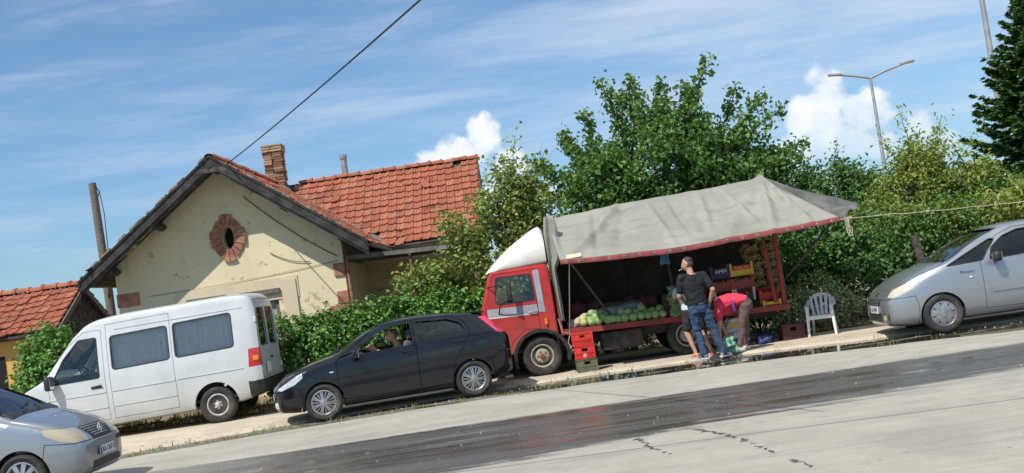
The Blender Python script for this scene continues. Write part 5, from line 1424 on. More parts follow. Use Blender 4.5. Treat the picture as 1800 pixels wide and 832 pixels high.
# front sheet and its gathered near strip
V = []; 
for a in range(30):
    z = .95 + (2.93 - .95) * a / 29
    for b in range(24):
        u = b / 23; V.append((.655 + .012 * math.sin(u * 22 + z * 2), 20.46 + u * 1.98, z - max(0, (abs(u - .5) * 2) ** 3) * .30 * (a / 29)))
F = [(a * 24 + b, a * 24 + b + 1, (a + 1) * 24 + b + 1, (a + 1) * 24 + b) for a in range(29) for b in range(23)]
wb(fast_mesh('tarp_front', V, F, True), 'tarp_front', M['tarp'], truck)
V = []
for a in range(40):
    q = a / 39; z = 2.93 - q * 1.95; xl = float(np.interp(q, [0, .15, .5, 1], [.62, .58, .60, .67])); xr = float(np.interp(q, [0, .1, .40, .5, 1], [.80, .84, .84, .72, .74]))
    for b in range(14):
        u = b / 13; V.append((xl + (xr - xl) * u, 20.47 - .10 * q * (1 - q) - .035 * math.sin(u * 9 + q * 4) - .1 * u * (1 - q) * (q > .02), z + .03 * math.sin(u * 3)))
F = [(a * 14 + b, a * 14 + b + 1, (a + 1) * 14 + b + 1, (a + 1) * 14 + b) for a in range(39) for b in range(13)]
wb(fast_mesh('tarp_strip', V, F, True), 'tarp_strip', M['tarp'], truck)
# red hem with eyelets
M['hem'] = pmat('hem_red', (.33, .070, .068), (.22, .055, .05), 6, .7)
V = []; ew = []
for i in range(NS):
    e = G[-1, i]; w = .068 + .015 * math.sin(PI * i / NS); V += [(e[0], e[1] - .012, e[2] + .012), (e[0], e[1] - .022, e[2] - w * .5), (e[0], e[1] - .008, e[2] - w)]
F = [(i * 3 + j, i * 3 + 3 + j, i * 3 + 4 + j, i * 3 + 1 + j) for i in range(NS - 1) for j in range(2)]
hem = wb(fast_mesh('hem', V, F, True), 'hem', M['hem'], truck)
for i in range(19):
    e = G[-1, int(3 + i * (NS - 8) / 18)]; m = MB(); c = Vector((e[0], e[1] - .026, e[2] - .042))
    m.tube([c + Vector((.019 * math.cos(t), 0, .019 * math.sin(t))) for t in np.linspace(0, 2 * PI, 13)[:-1]], .006, 5, closed=True)
    eo = wb(m, 'eyelet', M['grey_metal'], truck, 60, hem)
    m = MB(); m.lathe([(0, .004), (.015, .004), (.015, .0), (0, 0)], 10, 'y', tuple(c)); wb(m, 'eyelet_hole', M['void'], truck, None, hem)
m = MB(); m.box((1.02, 19.40, 2.135), (.26, .01, .08), (R(-35), R(-2), 0)); wb(m, 'patch', pmat('cream_patch', (.55, .50, .36), (.48, .43, .31), 9, .8), truck)
# added dark sheets along far side and under ridge, standing for the deep shade
M['shade_sheet'] = pmat('shade_sheet_dark', (.035, .032, .028), (.055, .05, .044), 3, .95)
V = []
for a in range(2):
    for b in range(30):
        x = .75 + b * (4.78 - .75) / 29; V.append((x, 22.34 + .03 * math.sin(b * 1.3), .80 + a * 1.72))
wb(fast_mesh('shade_sheet', V, [(b, b + 1, 31 + b, 30 + b) for b in range(29)], True), 'shade_sheet', M['shade_sheet'], truck)
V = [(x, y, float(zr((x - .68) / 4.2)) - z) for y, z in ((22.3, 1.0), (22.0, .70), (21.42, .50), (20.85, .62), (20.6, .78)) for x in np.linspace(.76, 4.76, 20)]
wb(fast_mesh('shade_sheet', V, [(j * 20 + i, j * 20 + i + 1, j * 20 + i + 21, j * 20 + i + 20) for j in range(4) for i in range(19)], True), 'shade_sheet', M['shade_sheet'], truck)
# props and ties
m = MB(); m.tube([(.95, 19.55, 2.03), (1.62, 20.62, .92)], .022, 7); wb(m, 'prop', M['dark_metal'], truck, 60)
m = MB(); m.tube([(5.60, 19.45, 2.08), (4.86, 20.55, 1.15)], .022, 7); wb(m, 'prop', M['dark_metal'], truck, 60)
m = MB(); m.tube([(2.80, 20.9, 2.45), (2.87, 20.85, .80)], .026, 7); wb(m, 'prop', M['dark_metal'], truck, 60)
M['rope'] = pmat('rope_fibre', (.42, .37, .28), (.30, .26, .19), 40, .9)
m = MB(); m.tube(sag((.93, 19.42, 2.06), (.79, 20.40, .74), .0, 4), .010, 6)
m.tube([(.79, 20.38, .74), (.74, 20.36, .60), (.80, 20.36, .45), (.90, 20.36, .42), (.92, 20.35, .52), (.82, 20.34, .55), (.76, 20.34, .48)], .010, 6)
m.tube([(.62, 20.40, 1.05), (.66, 20.36, .80), (.79, 20.36, .76), (.86, 20.36, .60)], .010, 6)
wb(m, 'tie_rope', M['rope'], truck, 60)

# stretched rope from the awning corner
rope = thing('rope', 'pale rope stretched from the awning corner to the right above the silver people carrier', 'rope', (5.72, 19.3, 2.1))
m = MB(); rg_ = random.Random(6)
P_ = [Vector((5.70, 19.36, 2.10)).lerp(Vector((13.0, 18.8, 1.86)), t) + Vector((0, 0, -.25 * t * (1 - t))) for t in np.linspace(0, 1, 40)]
m.tube([q + Vector((0, rg_.gauss(0, .004), rg_.gauss(0, .006))) for q in P_], .008, 6)
m.ball(P_[8], (.03, .025, .022), 8, 6); m.ball(P_[1], (.03, .03, .03), 8, 6)
wb(m, 'cord', M['rope'], rope, 60)
m = MB()
for i in range(5):
    x = 5.78 + i * .018; m.tube([(x, 19.33, 2.12), (x + .02 * math.sin(i), 19.32, 1.98), (x + .05 * math.cos(i * 2), 19.32, 1.86 + .05 * (i % 2)), (x + .02, 19.31, 1.78)], .009, 5)
wb(m, 'frayed_end', M['rope'], rope, 60)

# ------------------------------------------------------------------ goods on the bed
M['cabbage'] = islmat('cabbage_leaf', [(.16, .30, .08), (.26, .40, .13), (.34, .47, .19), (.42, .52, .25)], .5, .12)
def cabbage_mesh(seed, r):
    rg_ = random.Random(seed); m = MB()
    m.ball((0, 0, 0), (r * .96, r * .96, r * .90), 16, 10)
    for k_ in range(7):       # wrapper leaves: caps of slightly larger shells with wavy rims
        ax = Vector((rg_.gauss(0, 1), rg_.gauss(0, 1), rg_.gauss(.2, .7))).normalized(); u = ax.orthogonal().normalized(); v = ax.cross(u); rr = r * (1 + .012 * k_); V = [ax * rr * 1.0]; F = []
        n = 14
        for ri, an in enumerate((.35, .7, 1.0)):
            for j in range(n):
                t = 2 * PI * j / n; a_ = an * (1 + .14 * math.sin(3 * t + k_) * (ri == 2)); q = ax * math.cos(a_) + (u * math.cos(t) + v * math.sin(t)) * math.sin(a_)
                q = Vector((q.x, q.y, q.z * .95)); V.append(q * (rr * (1 + (.03 if ri == 2 else 0) + .012 * math.sin(5 * t))))
        for j in range(n): F.append((0, 1 + j, 1 + (j + 1) % n))
        for ri in range(2):
            for j in range(n): a = 1 + ri * n; F.append((a + j, a + n + j, a + n + (j + 1) % n, a + (j + 1) % n))
        m.add(V, F)
    return smooth(m.mesh('cabbage'), 60)
cab_me = [cabbage_mesh(s_, .082) for s_ in (1, 2, 3, 4)]
for q in cab_me: q.materials.append(M['cabbage'])
M['cab_yellow'] = islmat('yellow_cabbage', [(.40, .44, .12), (.48, .50, .18), (.42, .42, .15)], .5, .1)
yel = cabbage_mesh(9, .075); yel.materials.append(M['cab_yellow'])
CAB = [(1.086, 20.56, 0.904, ''), (1.086, 20.62, 0.966, ''), (1.236, 20.56, 0.9, ''), (1.365, 20.56, 0.896, ''), (1.538, 20.56, 0.891, ''), (1.628, 20.56, 0.9, ''), (1.727, 20.56, 0.885, ''), (1.852, 20.56, 0.881, ''), (2.004, 20.56, 0.877, ''), (2.154, 20.56, 0.872, ''), (2.283, 20.56, 0.868, ''), (2.417, 20.56, 0.865, ''), (2.553, 20.56, 0.86, ''), (1.197, 20.62, 0.939, ''), (1.315, 20.62, 0.97, ''), (1.448, 20.62, 0.942, ''), (1.8, 20.7, 0.99, ''), (1.929, 20.7, 0.972, ''), (2.088, 20.7, 0.942, ''), (2.254, 20.7, 0.924, ''), (2.382, 20.7, 0.938, ''), (2.52, 20.7, 0.951, ''), (1.261, 20.78, 1.045, ''), (1.439, 20.78, 1.019, ''), (1.542, 20.78, 0.971, ''), (2.185, 20.66, 1.033, ''), (1.25, 20.8, 0.906, ''), (1.5, 20.8, 0.899, ''), (1.8, 20.8, 0.89, ''), (2.05, 20.8, 0.882, ''), (2.3, 20.8, 0.875, ''), (1.95, 20.8, 0.885, '')]
front = ['at the yellow end', 'in the middle']
for i, (x, y, z, nm) in enumerate(CAB):
    o = bpy.data.objects.new('cabbage', yel if i < 2 else cab_me[i % 4]); COL.objects.link(o); o.location = (x, y, z); o.rotation_euler = (i * 1.3, i * .7, i * 2.1)
    s_ = .92 + .14 * ((i * 37) % 10) / 10; o.scale = (s_, s_, s_)
    if i < 2: tag(o, ('lower' if i == 0 else 'upper') + ' of two pale yellow cabbages at the left end of the heap', 'cabbage', 'pale yellow cabbages')
    else: tag(o, 'round green cabbage heaped along the red edge of the truck bed', 'cabbage', 'green cabbages on the truck bed')

def bz_(x): return bz(x)
def soft(c, d, seed, sub=3, amp=.03, flat=.75):
    """a lumpy sack-like mesh"""
    bm = bmesh.new(); bmesh.ops.create_icosphere(bm, subdivisions=sub, radius=1)
    for v in bm.verts:
        q = v.co.copy(); f = .62; q = Vector([math.copysign(abs(a) ** f, a) for a in q]); n_ = mnoise.noise(q * 1.7 + Vector((seed, seed, 0))) * amp * 2 + mnoise.noise(q * 5 + Vector((seed, 0, seed))) * amp
        v.co = Vector((q.x * d[0] / 2, q.y * d[1] / 2, q.z * d[2] / 2)) * .92 + v.co * n_ + Vector(c)
    me = bpy.data.meshes.new('soft'); bm.to_mesh(me); bm.free(); return smooth(me, 180)
M['paper_sack'] = pmat('paper_sack', (.50, .44, .35), (.40, .35, .27), 4, .85, bump=.4, bscale=20)
M['cloth_sack'] = pmat('cloth_sack', (.26, .26, .25), (.19, .19, .18), 5, .9, bump=.5, bscale=25)
def single(me, name, mat, label, cat, loc, group=None):
    o = new_obj(name, me, mat); o.location = loc; return tag(o, label, cat, group)
single(soft((0, 0, 0), (.46, .40, .20), 2, 3), 'sack', M['paper_sack'], 'pale tan sack lying on the bed behind the yellow cabbages', 'sack', (1.00, 20.86, bz(1.) + .10)).rotation_euler = (0, R(-16), R(8))
single(soft((0, 0, 0), (1.25, .55, .30), 5, 4), 'sack', M['cloth_sack'], 'long grey cloth sack lying behind the green cabbages', 'sack', (1.70, 21.05, bz(1.7) + .17)).rotation_euler = (0, R(-6), 0)

# crates: slatted trays of fruit
def tray(name, label, cat, loc, w, d, h, wall, corner, fruit, fruit_r, sign=None, rot=0., rows=3, group=None, seed=0, post=.05, tilt=0.):
    t = thing(name, label, cat, loc, (tilt, 0, rot), group)
    m = MB(); m.box((0, 0, .006), (w, d, .012)); m.build('base', wall, t)
    m = MB(); m.box((0, -d / 2, h * .5), (w - .02, .012, h * .72)); m.build('front_panel', wall, t)
    m = MB(); m.box((0, d / 2, h * .5), (w - .02, .012, h * .72)); m.build('back_panel', wall, t)
    for sx in (-1, 1): m = MB(); m.box((sx * w / 2, 0, h * .5), (.012, d - .02, h * .72)); m.build('side_panel', wall, t)
    for sx in (-1, 1):
        for sy in (-1, 1): m = MB(); m.box((sx * (w / 2 - .01), sy * (d / 2 - .01), (h + post) / 2), (.045, .035, h + post), bev=.006); m.build('corner_post', corner, t)
    if fruit is not None:
        rg_ = random.Random(seed); nx_ = int(w / (fruit_r * 2.05)); ny_ = max(1, int(d / (fruit_r * 2.05)))
        bm = MB(); bm.ball((0, 0, 0), (fruit_r, fruit_r, fruit_r * .9), 10, 7); fme = smooth(bm.mesh('fruit'), 180); fme.materials.append(fruit)
        for i in range(nx_):
            for j in range(ny_):
                o = bpy.data.objects.new('fruit', fme); COL.objects.link(o); o.parent = t
                o.location = (-w / 2 + fruit_r * 1.1 + i * (w - fruit_r * 2.2) / max(1, nx_ - 1), -d / 2 + fruit_r * 1.1 + j * (d - fruit_r * 2.2) / max(1, ny_ - 1), h * .86 + rg_.uniform(-.012, .012))
    if sign:
        tx, mt, sz, bgm, bw, bh, zc = sign
        m = MB(); m.box((0, -d / 2 - .009, zc), (bw, .006, bh)); b = m.build('sign_panel', bgm, t)
        te = text_mesh(tx, sz); q = new_obj('lettering', te, mt, b); q.rotation_euler = (PI / 2, 0, 0); q.location = (0, -d / 2 - .0135, zc)
    return t
M['crate_yellow'] = pmat('crate_yellow', (.68, .48, .03), (.58, .42, .04), 5, .6)
M['crate_red'] = pmat('crate_red_card', (.50, .06, .035), (.42, .05, .03), 5, .7)
M['crate_purple'] = pmat('crate_purple', (.055, .035, .11), (.04, .03, .08), 5, .7)
M['crate_white'] = pmat('crate_white', (.50, .50, .50), (.40, .40, .41), 5, .7)
M['crate_navy'] = pmat('crate_navy', (.03, .035, .085), (.02, .025, .06), 5, .7)
M['text_white'] = pmat('text_white', (.75, .75, .72), None, rough=.6)
M['text_yellow'] = pmat('text_yellow', (.75, .60, .12), None, rough=.6)
M['peach'] = pmat('peach', (.42, .10, .05), (.50, .22, .09), 12, .6)
M['apple'] = pmat('apple_red', (.36, .025, .03), (.48, .12, .08), 9, .35)
M['tomato'] = pmat('tomato', (.50, .035, .02), (.42, .03, .02), 9, .3)
M['net_red'] = pmat('red_netting', (.34, .09, .07), (.22, .05, .05), 30, .8)
zb_ = bz(4.)
tray('fruit_crate', 'yellow cornered fruit crate with an orange-red lettered board, topmost of the display', 'fruit crate', (4.165, 21.0, zb_ + .60), .42, .32, .15, M['crate_yellow'], M['crate_yellow'], M['peach'], .036, ('Sunday Sun', M['text_yellow'], .058, M['crate_red'], .33, .085, .155), R(2), seed=3, post=.10)
tray('fruit_crate', 'dark purple fruit crate with white capital lettering left of the yellow crate', 'fruit crate', (3.77, 20.98, zb_ + .585), .36, .30, .20, M['crate_purple'], M['crate_purple'], M['apple'], .036, ('AMH', M['text_white'], .10, M['crate_purple'], .30, .11, .145), R(2), seed=4, post=.06)
for i, (x, lab) in enumerate(((3.72, 'net covered crate of small red fruit under the purple crate'), (4.14, 'net covered crate of small red fruit under the yellow crate'))):
    t = tray('fruit_crate', lab, 'fruit crate', (x, 20.98, zb_ + .36), .40, .34, .20, M['net_red'], M['crate_red'], M['peach'], .034, None, R(2), seed=7 + i, post=0.02, tilt=R(8))
for i, (x, wm, lab, sgn_) in enumerate(((3.74, M['crate_white'], 'white fruit crate with a small pale board, left one of the bottom row', None), (4.13, M['crate_white'], 'white cornered crate of red apples with a dark blue front board', 1))):
    tray('fruit_crate', lab, 'fruit crate', (x, 20.84, zb_ + .16), .36, .32, .15, M['crate_navy'] if sgn_ else wm, wm, M['apple'], .036, None, R(1), seed=11 + i, post=.09, tilt=R(10))
tray('fruit_crate', 'red crate of tomatoes at the right end of the bottom row', 'fruit crate', (4.56, 20.80, zb_ + .13), .34, .32, .16, M['crate_red'], M['crate_red'], M['tomato'], .036, None, R(1), seed=21, post=.03, tilt=R(12))
tray('fruit_crate', 'low yellow cornered tray with a red lettered strip on the bed edge', 'fruit crate', (4.57, 20.62, bz(4.57) + .004), .32, .20, .085, M['crate_red'], M['crate_yellow'], M['tomato'], .034, ('Sunday Sun', M['text_yellow'], .034, M['crate_yellow'], .22, .045, .045), R(1), seed=22, post=.02)
single(MB().box((0, 0, 0), (1.0, .5, .15)).mesh('box'), 'wooden_pallet', M['wood_dark'], 'dark wooden platform under the fruit crates on the truck bed', 'pallet', (4.05, 21.12, bz(4.05) + .076))
# potato and onion sacks
k = NT('potato_net'); p = k.pos()
vv = k.n('ShaderNodeTexVoronoi'); vv.inputs['Scale'].default_value = 19; k.l(p, vv.inputs['Vector'])
c = k.mix(k.step(vv.outputs['Distance'], .15, .55), (.50, .38, .20), (.20, .14, .07)); c = k.mix(k.step(k.noise(p, 70, 2), .55, .65, 0., .6), c, (.40, .30, .12))
k.bsdf(c, .85, spec=.2, bump=k.math('MULTIPLY', vv.outputs['Distance'], -1.), bs=1., bd=.04); M['potato_net'] = k.m
sme = [soft((0, 0, 0), (.34, .34, .20), 20 + i, 4, .035) for i in range(3)]
for q in sme: q.materials.append(M['potato_net'])
for i in range(6):
    for j, x in enumerate((4.48, 4.80)):
        z = bz(4.6) + .27 + i * .165
        if j == 1 and i > 5: continue
        o = bpy.data.objects.new('potato_sack', sme[(i + j) % 3]); COL.objects.link(o); o.location = (x - .012 * i, 21.08 + .02 * (i % 2), z); o.rotation_euler = (0, R(-2), R(4 * ((i * 7 + j) % 3 - 1)))
        tag(o, 'net sack of potatoes in the tall double stack beside the red upright', 'sack', 'potato sacks in the stack')
single(MB().box((0, 0, 0), (.76, .46, .17)).mesh('box'), 'wooden_pallet', M['wood_dark'], 'dark wooden block under the stack of potato sacks', 'pallet', (4.55, 21.2, bz(4.6) + .09))
# dim stock further inside
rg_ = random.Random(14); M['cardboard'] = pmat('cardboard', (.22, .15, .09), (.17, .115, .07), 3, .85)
STOCK = [(1.2, .50, .34), (1.75, .52, .36), (2.3, .46, .30), (3.0, .5, .4)]
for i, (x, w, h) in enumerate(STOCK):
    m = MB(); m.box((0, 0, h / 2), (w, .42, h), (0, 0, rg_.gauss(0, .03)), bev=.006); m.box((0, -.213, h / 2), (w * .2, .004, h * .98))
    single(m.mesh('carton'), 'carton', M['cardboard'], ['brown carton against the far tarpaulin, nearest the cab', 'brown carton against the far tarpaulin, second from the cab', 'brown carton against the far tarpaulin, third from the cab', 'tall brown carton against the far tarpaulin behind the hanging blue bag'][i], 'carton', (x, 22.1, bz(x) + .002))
ne = [soft((0, 0, 0), (.34, .30, .46), 40 + i, 3, .05) for i in range(2)]
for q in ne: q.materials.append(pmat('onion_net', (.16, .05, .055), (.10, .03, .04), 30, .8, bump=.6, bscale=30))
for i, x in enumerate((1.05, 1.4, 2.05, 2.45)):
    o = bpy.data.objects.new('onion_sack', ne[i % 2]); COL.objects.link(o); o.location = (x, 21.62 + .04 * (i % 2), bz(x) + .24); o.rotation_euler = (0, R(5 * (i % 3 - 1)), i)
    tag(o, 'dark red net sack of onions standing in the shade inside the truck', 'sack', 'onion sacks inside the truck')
# bags of peppers by the pole
k = NT('pepper_bag'); p = k.pos(); wv = k.n('ShaderNodeTexWave', wave_type='BANDS', bands_direction='X'); wv.inputs['Scale'].default_value = 13; wv.inputs['Distortion'].default_value = 3.5; wv.inputs['Detail'].default_value = 3; wv.inputs['Detail Scale'].default_value = 1.6; k.l(p, wv.inputs['Vector'])
c = k.mix(wv.outputs['Fac'], (.13, .20, .045), (.38, .46, .17)); k.bsdf(c, .25, coat=.6, bump=wv.outputs['Fac'], bs=.8, bd=.03); M['pepper_bag'] = k.m
for i, (z, lab) in enumerate(((.12, 'clear bag of long green peppers, bottom one beside the standing man'), (.31, 'clear bag of long green peppers, second one up beside the standing man'))):
    single(soft((0, 0, 0), (.24, .20, .24), 60 + i, 4, .03), 'pepper_bag', M['pepper_bag'], lab, 'bag', (2.80, 20.50, bz(2.8) + z))
M['film'] = pmat('plastic_film', (.16, .22, .17), (.24, .30, .24), 8, .25, coat=.5)
single(soft((0, 0, 0), (.17, .15, .20), 66, 3, .05), 'pepper_bag', M['film'], 'tied clear top bag resting on the two bags of green peppers', 'bag', (2.80, 20.50, bz(2.8) + .48))
# hanging blue bag
m = MB(); V = []; F = []
for a in range(12):
    q = a / 11; w = .045 + .05 * q ** .8
    for b in range(12):
        t = 2 * PI * b / 12; V.append((w * math.cos(t) * (1 + .1 * math.sin(3 * t + q * 5)), .030 * math.sin(t) * (.5 + q), -.30 * q + .012 * math.sin(2 * t) * q))
for a in range(11):
    for b in range(12): F.append((a * 12 + b, a * 12 + (b + 1) % 12, a * 12 + 12 + (b + 1) % 12, a * 12 + 12 + b))
F.append(tuple(range(132, 144))); m.add(V, F); m.tube([(0, 0, .10), (0, 0, -.01)], .006, 5)
single(smooth(m.mesh('bag'), 60), 'plastic_bag', pmat('blue_film', (.035, .16, .36), (.05, .22, .44), 9, .35, coat=.3), 'thin blue plastic bag hanging from the awning left of the standing man', 'bag', (2.70, 20.25, 2.06))
# yellow bundle in the cab
single(soft((0, 0, 0), (.16, .24, .30), 71, 3, .05), 'cushion', pmat('yellow_cloth', (.55, .34, .03), (.45, .26, .03), 7, .8), 'yellow cloth cushion on the dashboard inside the red cab', 'cushion', (-.36, 20.84, 1.52))

# ------------------------------------------------------------------ things on the ground
def drinks_crate(name, label, loc, mat, w=.36, d=.28, h=.235, rot=0., grp=None):
    t = thing(name, label, 'crate', loc, (0, 0, rot), grp)
    me = MB().box((0, 0, h / 2), (w, d, h), bev=.012).mesh('c')
    me = boolean(me, MB().box((0, 0, h / 2 + .03), (w - .03, d - .03, h)).mesh('c'))
    hs = roundpoly([(-.055, h * .56), (.055, h * .56), (.055, h * .80), (-.055, h * .80)], .012)
    me = boolean(me, pr(hs, -d, d)); hs2 = [(q[0] * .8, q[1]) for q in hs]; me = boolean(me, pr(hs2, -w, w, 'x'))
    new_obj('shell', smooth(me, 30), mat, t)
    m = MB()
    for z in (.012, h * .45, h - .012):
        m.box((0, -d / 2 - .004, z), (w + .012, .012, .018)); m.box((0, d / 2 + .004, z), (w + .012, .012, .018))
        for sx in (-1, 1): m.box((sx * (w / 2 + .004), 0, z), (.012, d - .01, .018))
    for sx in (-1, 1):
        for sy in (-1, 1): m.box((sx * (w / 2 - .01), sy * (d / 2 + .002), h / 2), (.03, .012, h - .02))
    m.build('rib', mat, t)
    m = MB()
    for x in (-w / 6, w / 6): m.box((x, 0, h * .35), (.006, d - .035, h * .5))
    m.box((0, 0, h * .352), (w - .035, .006, h * .5)); m.build('divider', mat, t)
    return t
drinks_crate('drinks_crate', 'green bottle crate at the bottom of the stack behind the truck front wheel', (1.005, 20.16, .05), M['green_crate'], rot=R(3))
c2c = drinks_crate('drinks_crate', 'red bottle crate with a round pale emblem in the middle of its stack', (1.00, 20.16, .287), M['red_plastic'], rot=R(-2))
m = MB(); m.lathe([(0, -.152), (.038, -.152), (.038, -.148)], 16, 'y', (0, 0, .06)); m.build('emblem', pmat('emblem_pale', (.62, .30, .25), (.55, .2, .16), 9, .5), c2c)
drinks_crate('drinks_crate', 'red bottle crate on top of its stack under the truck bed edge', (.99, 20.16, .524), M['red_plastic'], rot=R(1))
dk = pmat('crate_maroon', (.085, .018, .018), (.06, .02, .018), 6, .6)
drinks_crate('drinks_crate', 'dark maroon bottle crate on the ground beside the white chair', (4.86, 20.62, .05), dk, .40, .30, .29, R(4))
single(soft((0, 0, 0), (.26, .22, .17), 81, 3, .06), 'shopping_bag', pmat('navy_film', (.02, .03, .10), (.03, .06, .2), 8, .4), 'dark blue bag on the ground behind the bending woman', 'bag', (4.34, 20.50, .13))
M['white_film'] = pmat('white_film', (.62, .62, .60), (.5, .5, .5), 5, .4)
wbg = [(3.88, 20.62, .17, .34, 'white sack printed with blue and yellow bands, lower one behind the woman'), (3.86, 20.66, .46, .30, 'white sack printed with a yellow patch, upper one behind the woman')]
for i, (x, y, z, h, lab) in enumerate(wbg):
    o = thing('printed_sack', lab, 'sack', (x, y, z))
    new_obj('sack_body', soft((0, 0, 0), (.36, .26, h), 90 + i, 4, .03), M['white_film'], o)
    m = MB(); V = []; F = []
    for b in range(14):
        t = PI + PI * (b + .5) / 14; xx = -.15 + .30 * b / 13
        for z_ in (-.035, .045): V.append((xx, -.148 + .25 * xx * xx, z_ + .01 * math.sin(b)))
    for b in range(13): F.append((b * 2, b * 2 + 2, b * 2 + 3, b * 2 + 1))
    m.add(V, F); m.build('printed_band', pmat('print_blue', (.03, .08, .30), None, rough=.5) if i == 0 else M['crate_yellow'], o)
# white plastic armchair
chair = thing('garden_chair', 'white plastic garden chair with slotted back standing on the pavement by the bushes', 'chair', (5.46, 20.62, .05), (0, 0, R(158)))
chair.scale = (.9, .9, .85)
WP = M['white_plastic']
m = MB(); m.prism(roundpoly([(-.22, -.22), (.22, -.22), (.25, .22), (-.25, .22)], .06), .41, .435, 'z'); m.prism([(-.22, .195), (.22, .195), (.24, .225), (-.24, .225)], .36, .41, 'z'); m.build('seat', WP, chair, 40)
for sx in (-1, 1):
    m = MB(); m.prism([(sx * .24 - .035, .20 - .03), (sx * .24 + .035, .20 - .03), (sx * .24 + .03, .24), (sx * .24 - .03, .24)], .64, .0, 'z', [(sx * .27 - .022, .24), (sx * .27 + .022, .24), (sx * .27 + .02, .285), (sx * .27 - .02, .285)]); m.build('leg', WP, chair, 40)
    m = MB(); m.prism([(sx * .20 - .03, -.23), (sx * .20 + .03, -.23), (sx * .20 + .03, -.19), (sx * .20 - .03, -.19)], .42, .0, 'z', [(sx * .24 - .02, -.31), (sx * .24 + .02, -.31), (sx * .24 + .02, -.275), (sx * .24 - .02, -.275)]); m.build('leg', WP, chair, 40)
    m = MB(); pts = [Vector((sx * .255, .24, .645)), Vector((sx * .275, .12, .66)), Vector((sx * .28, -.05, .665)), Vector((sx * .265, -.18, .70)), Vector((sx * .23, -.27, .78))]
    V = []; F = []
    for i, q in enumerate(pts):
        for dx_, dz_ in ((-.035, 0), (.035, 0), (.035, -.022), (-.035, -.022)): V.append(q + Vector((dx_, 0, dz_)))
    for i in range(4):
        for j in range(4): F.append((i * 4 + j, i * 4 + (j + 1) % 4, i * 4 + 4 + (j + 1) % 4, i * 4 + 4 + j))
    F += [(3, 2, 1, 0), (16, 17, 18, 19)]; m.add(V, F); m.build('armrest', WP, chair, 40)
m = MB()
top = [(-.235, -.265, .72), (-.20, -.30, .80), (-.10, -.335, .855), (0, -.345, .87), (.10, -.335, .855), (.20, -.30, .80), (.235, -.265, .72)]
V = []; F = []
for q in top:
    for dy, dz_ in ((.012, .03), (-.012, .03), (-.012, -.035), (.012, -.035)): V.append((q[0], q[1] + dy, q[2] + dz_))
for i in range(6):
    for j in range(4): F.append((i * 4 + j, i * 4 + (j + 1) % 4, i * 4 + 4 + (j + 1) % 4, i * 4 + 4 + j))
m.add(V, F)
for x0, x1, w in ((-.17, -.20, .028), (-.075, -.11, .030), (0, 0, .030), (.075, .11, .030), (.17, .20, .028)):
    m.prism([(x0 - w, -.21), (x0 + w, -.21), (x0 + w, -.19), (x0 - w, -.19)], .41, .84, 'z', [(x1 - w * .8, -.325 + abs(x1) * .25), (x1 + w * .8, -.325 + abs(x1) * .25), (x1 + w * .8, -.305 + abs(x1) * .25), (x1 - w * .8, -.305 + abs(x1) * .25)])
m.build('backrest', WP, chair, 40)

# ------------------------------------------------------------------ poles, lamps, overhead wire
po = thing('utility_pole', 'weathered wooden pole with a loose wire loop rising behind the shed', 'pole', (-11.25, 30, 0))
m = MB(); m.tube([(.25, 0, -.1), (.22, 0, 3.5), (.16, 0, 6.18)], [.13, .12, .10], 12); m.build('pole', M['wood_grey'], po, 50)
m = MB(); m.tube([(.26, -.1, 6.0), (.36, -.1, 5.95), (.42, -.1, 5.3), (.40, -.1, 4.4), (.33, -.12, 3.6), (.25, -.12, 3.0)], .012, 5); m.tube([(.26, -.1, 6.0), (.30, -.12, 6.06), (.36, -.1, 5.9), (.30, -.1, 5.75)], .012, 5); m.build('wire', M['black_plastic'], po)
M['galv'] = pmat('galvanised', (.30, .31, .32), (.38, .39, .40), 4, .5, .3)
def lamp_post(label, x, y, h, arms, rad=.09):
    t = thing('street_lamp', label, 'street lamp', (x, y, 0))
    m = MB(); m.tube([(0, 0, 0), (0, 0, h * .55), (0, 0, h)], [rad * 1.2, rad, rad * .7], 12); m.build('pole', M['galv'], t, 50)
    for ax, az_ in arms:
        m = MB(); m.tube([(0, 0, h - .02), (ax * .35, 0, h + az_ * .42), (ax * .8, 0, h + az_ * .85)], .055, 8); a = m.build('arm', M['galv'], t, 50)
        m = MB(); m.box((ax * .9, 0, h + az_ * .92), (abs(ax) * .34, .24, .12), (0, -math.atan2(az_ * .4, ax) if ax > 0 else math.atan2(az_ * .4, -ax), 0), bev=.04); hd = m.build('lamp_head', M['galv'], a, 40)
    return t
lamp_post('double armed galvanised street lamp rising beyond the shrubs', 17.10, 50, 8.75, [(-1.75, .40), (1.95, .50)])
lamp_post('tall galvanised lamp post standing left of the dark spruce', 16.32, 36, 9.8, [(-1.6, .35)], .11)
cb_ = thing('overhead_cable', 'black cable sweeping from the top of the picture down to the gable peak', 'cable', (-6.4, 24.95, 5.55))
m = MB(); m.tube(sag((.735, 8.75, 4.93), (-6.16, 25.0, 5.43), .06, 24), .013, 6); wb(m, 'wire', M['black_plastic'], cb_, 60)
pst = thing('fence_post', 'short leaning weathered fence post among the bushes behind the silver people carrier', 'post', (8.02, 21.9, 0), (0, R(-6), 0))
m = MB(); m.tube([(0, 0, -.1), (.01, 0, .9), (0, 0, 1.62)], [.09, .085, .075], 9); m.build('post', M['bark'], pst, 50)
st = thing('wooden_stake', 'thin pale wooden stake standing in the bushes behind the potato sacks', 'stake', (5.15, 21.9, 0))
m = MB(); m.box((0, 0, .85), (.06, .05, 1.75), (0, R(-1), 0)); m.build('stake', pmat('pale_wood', (.42, .38, .32), (.34, .30, .25), 8, .85), st)
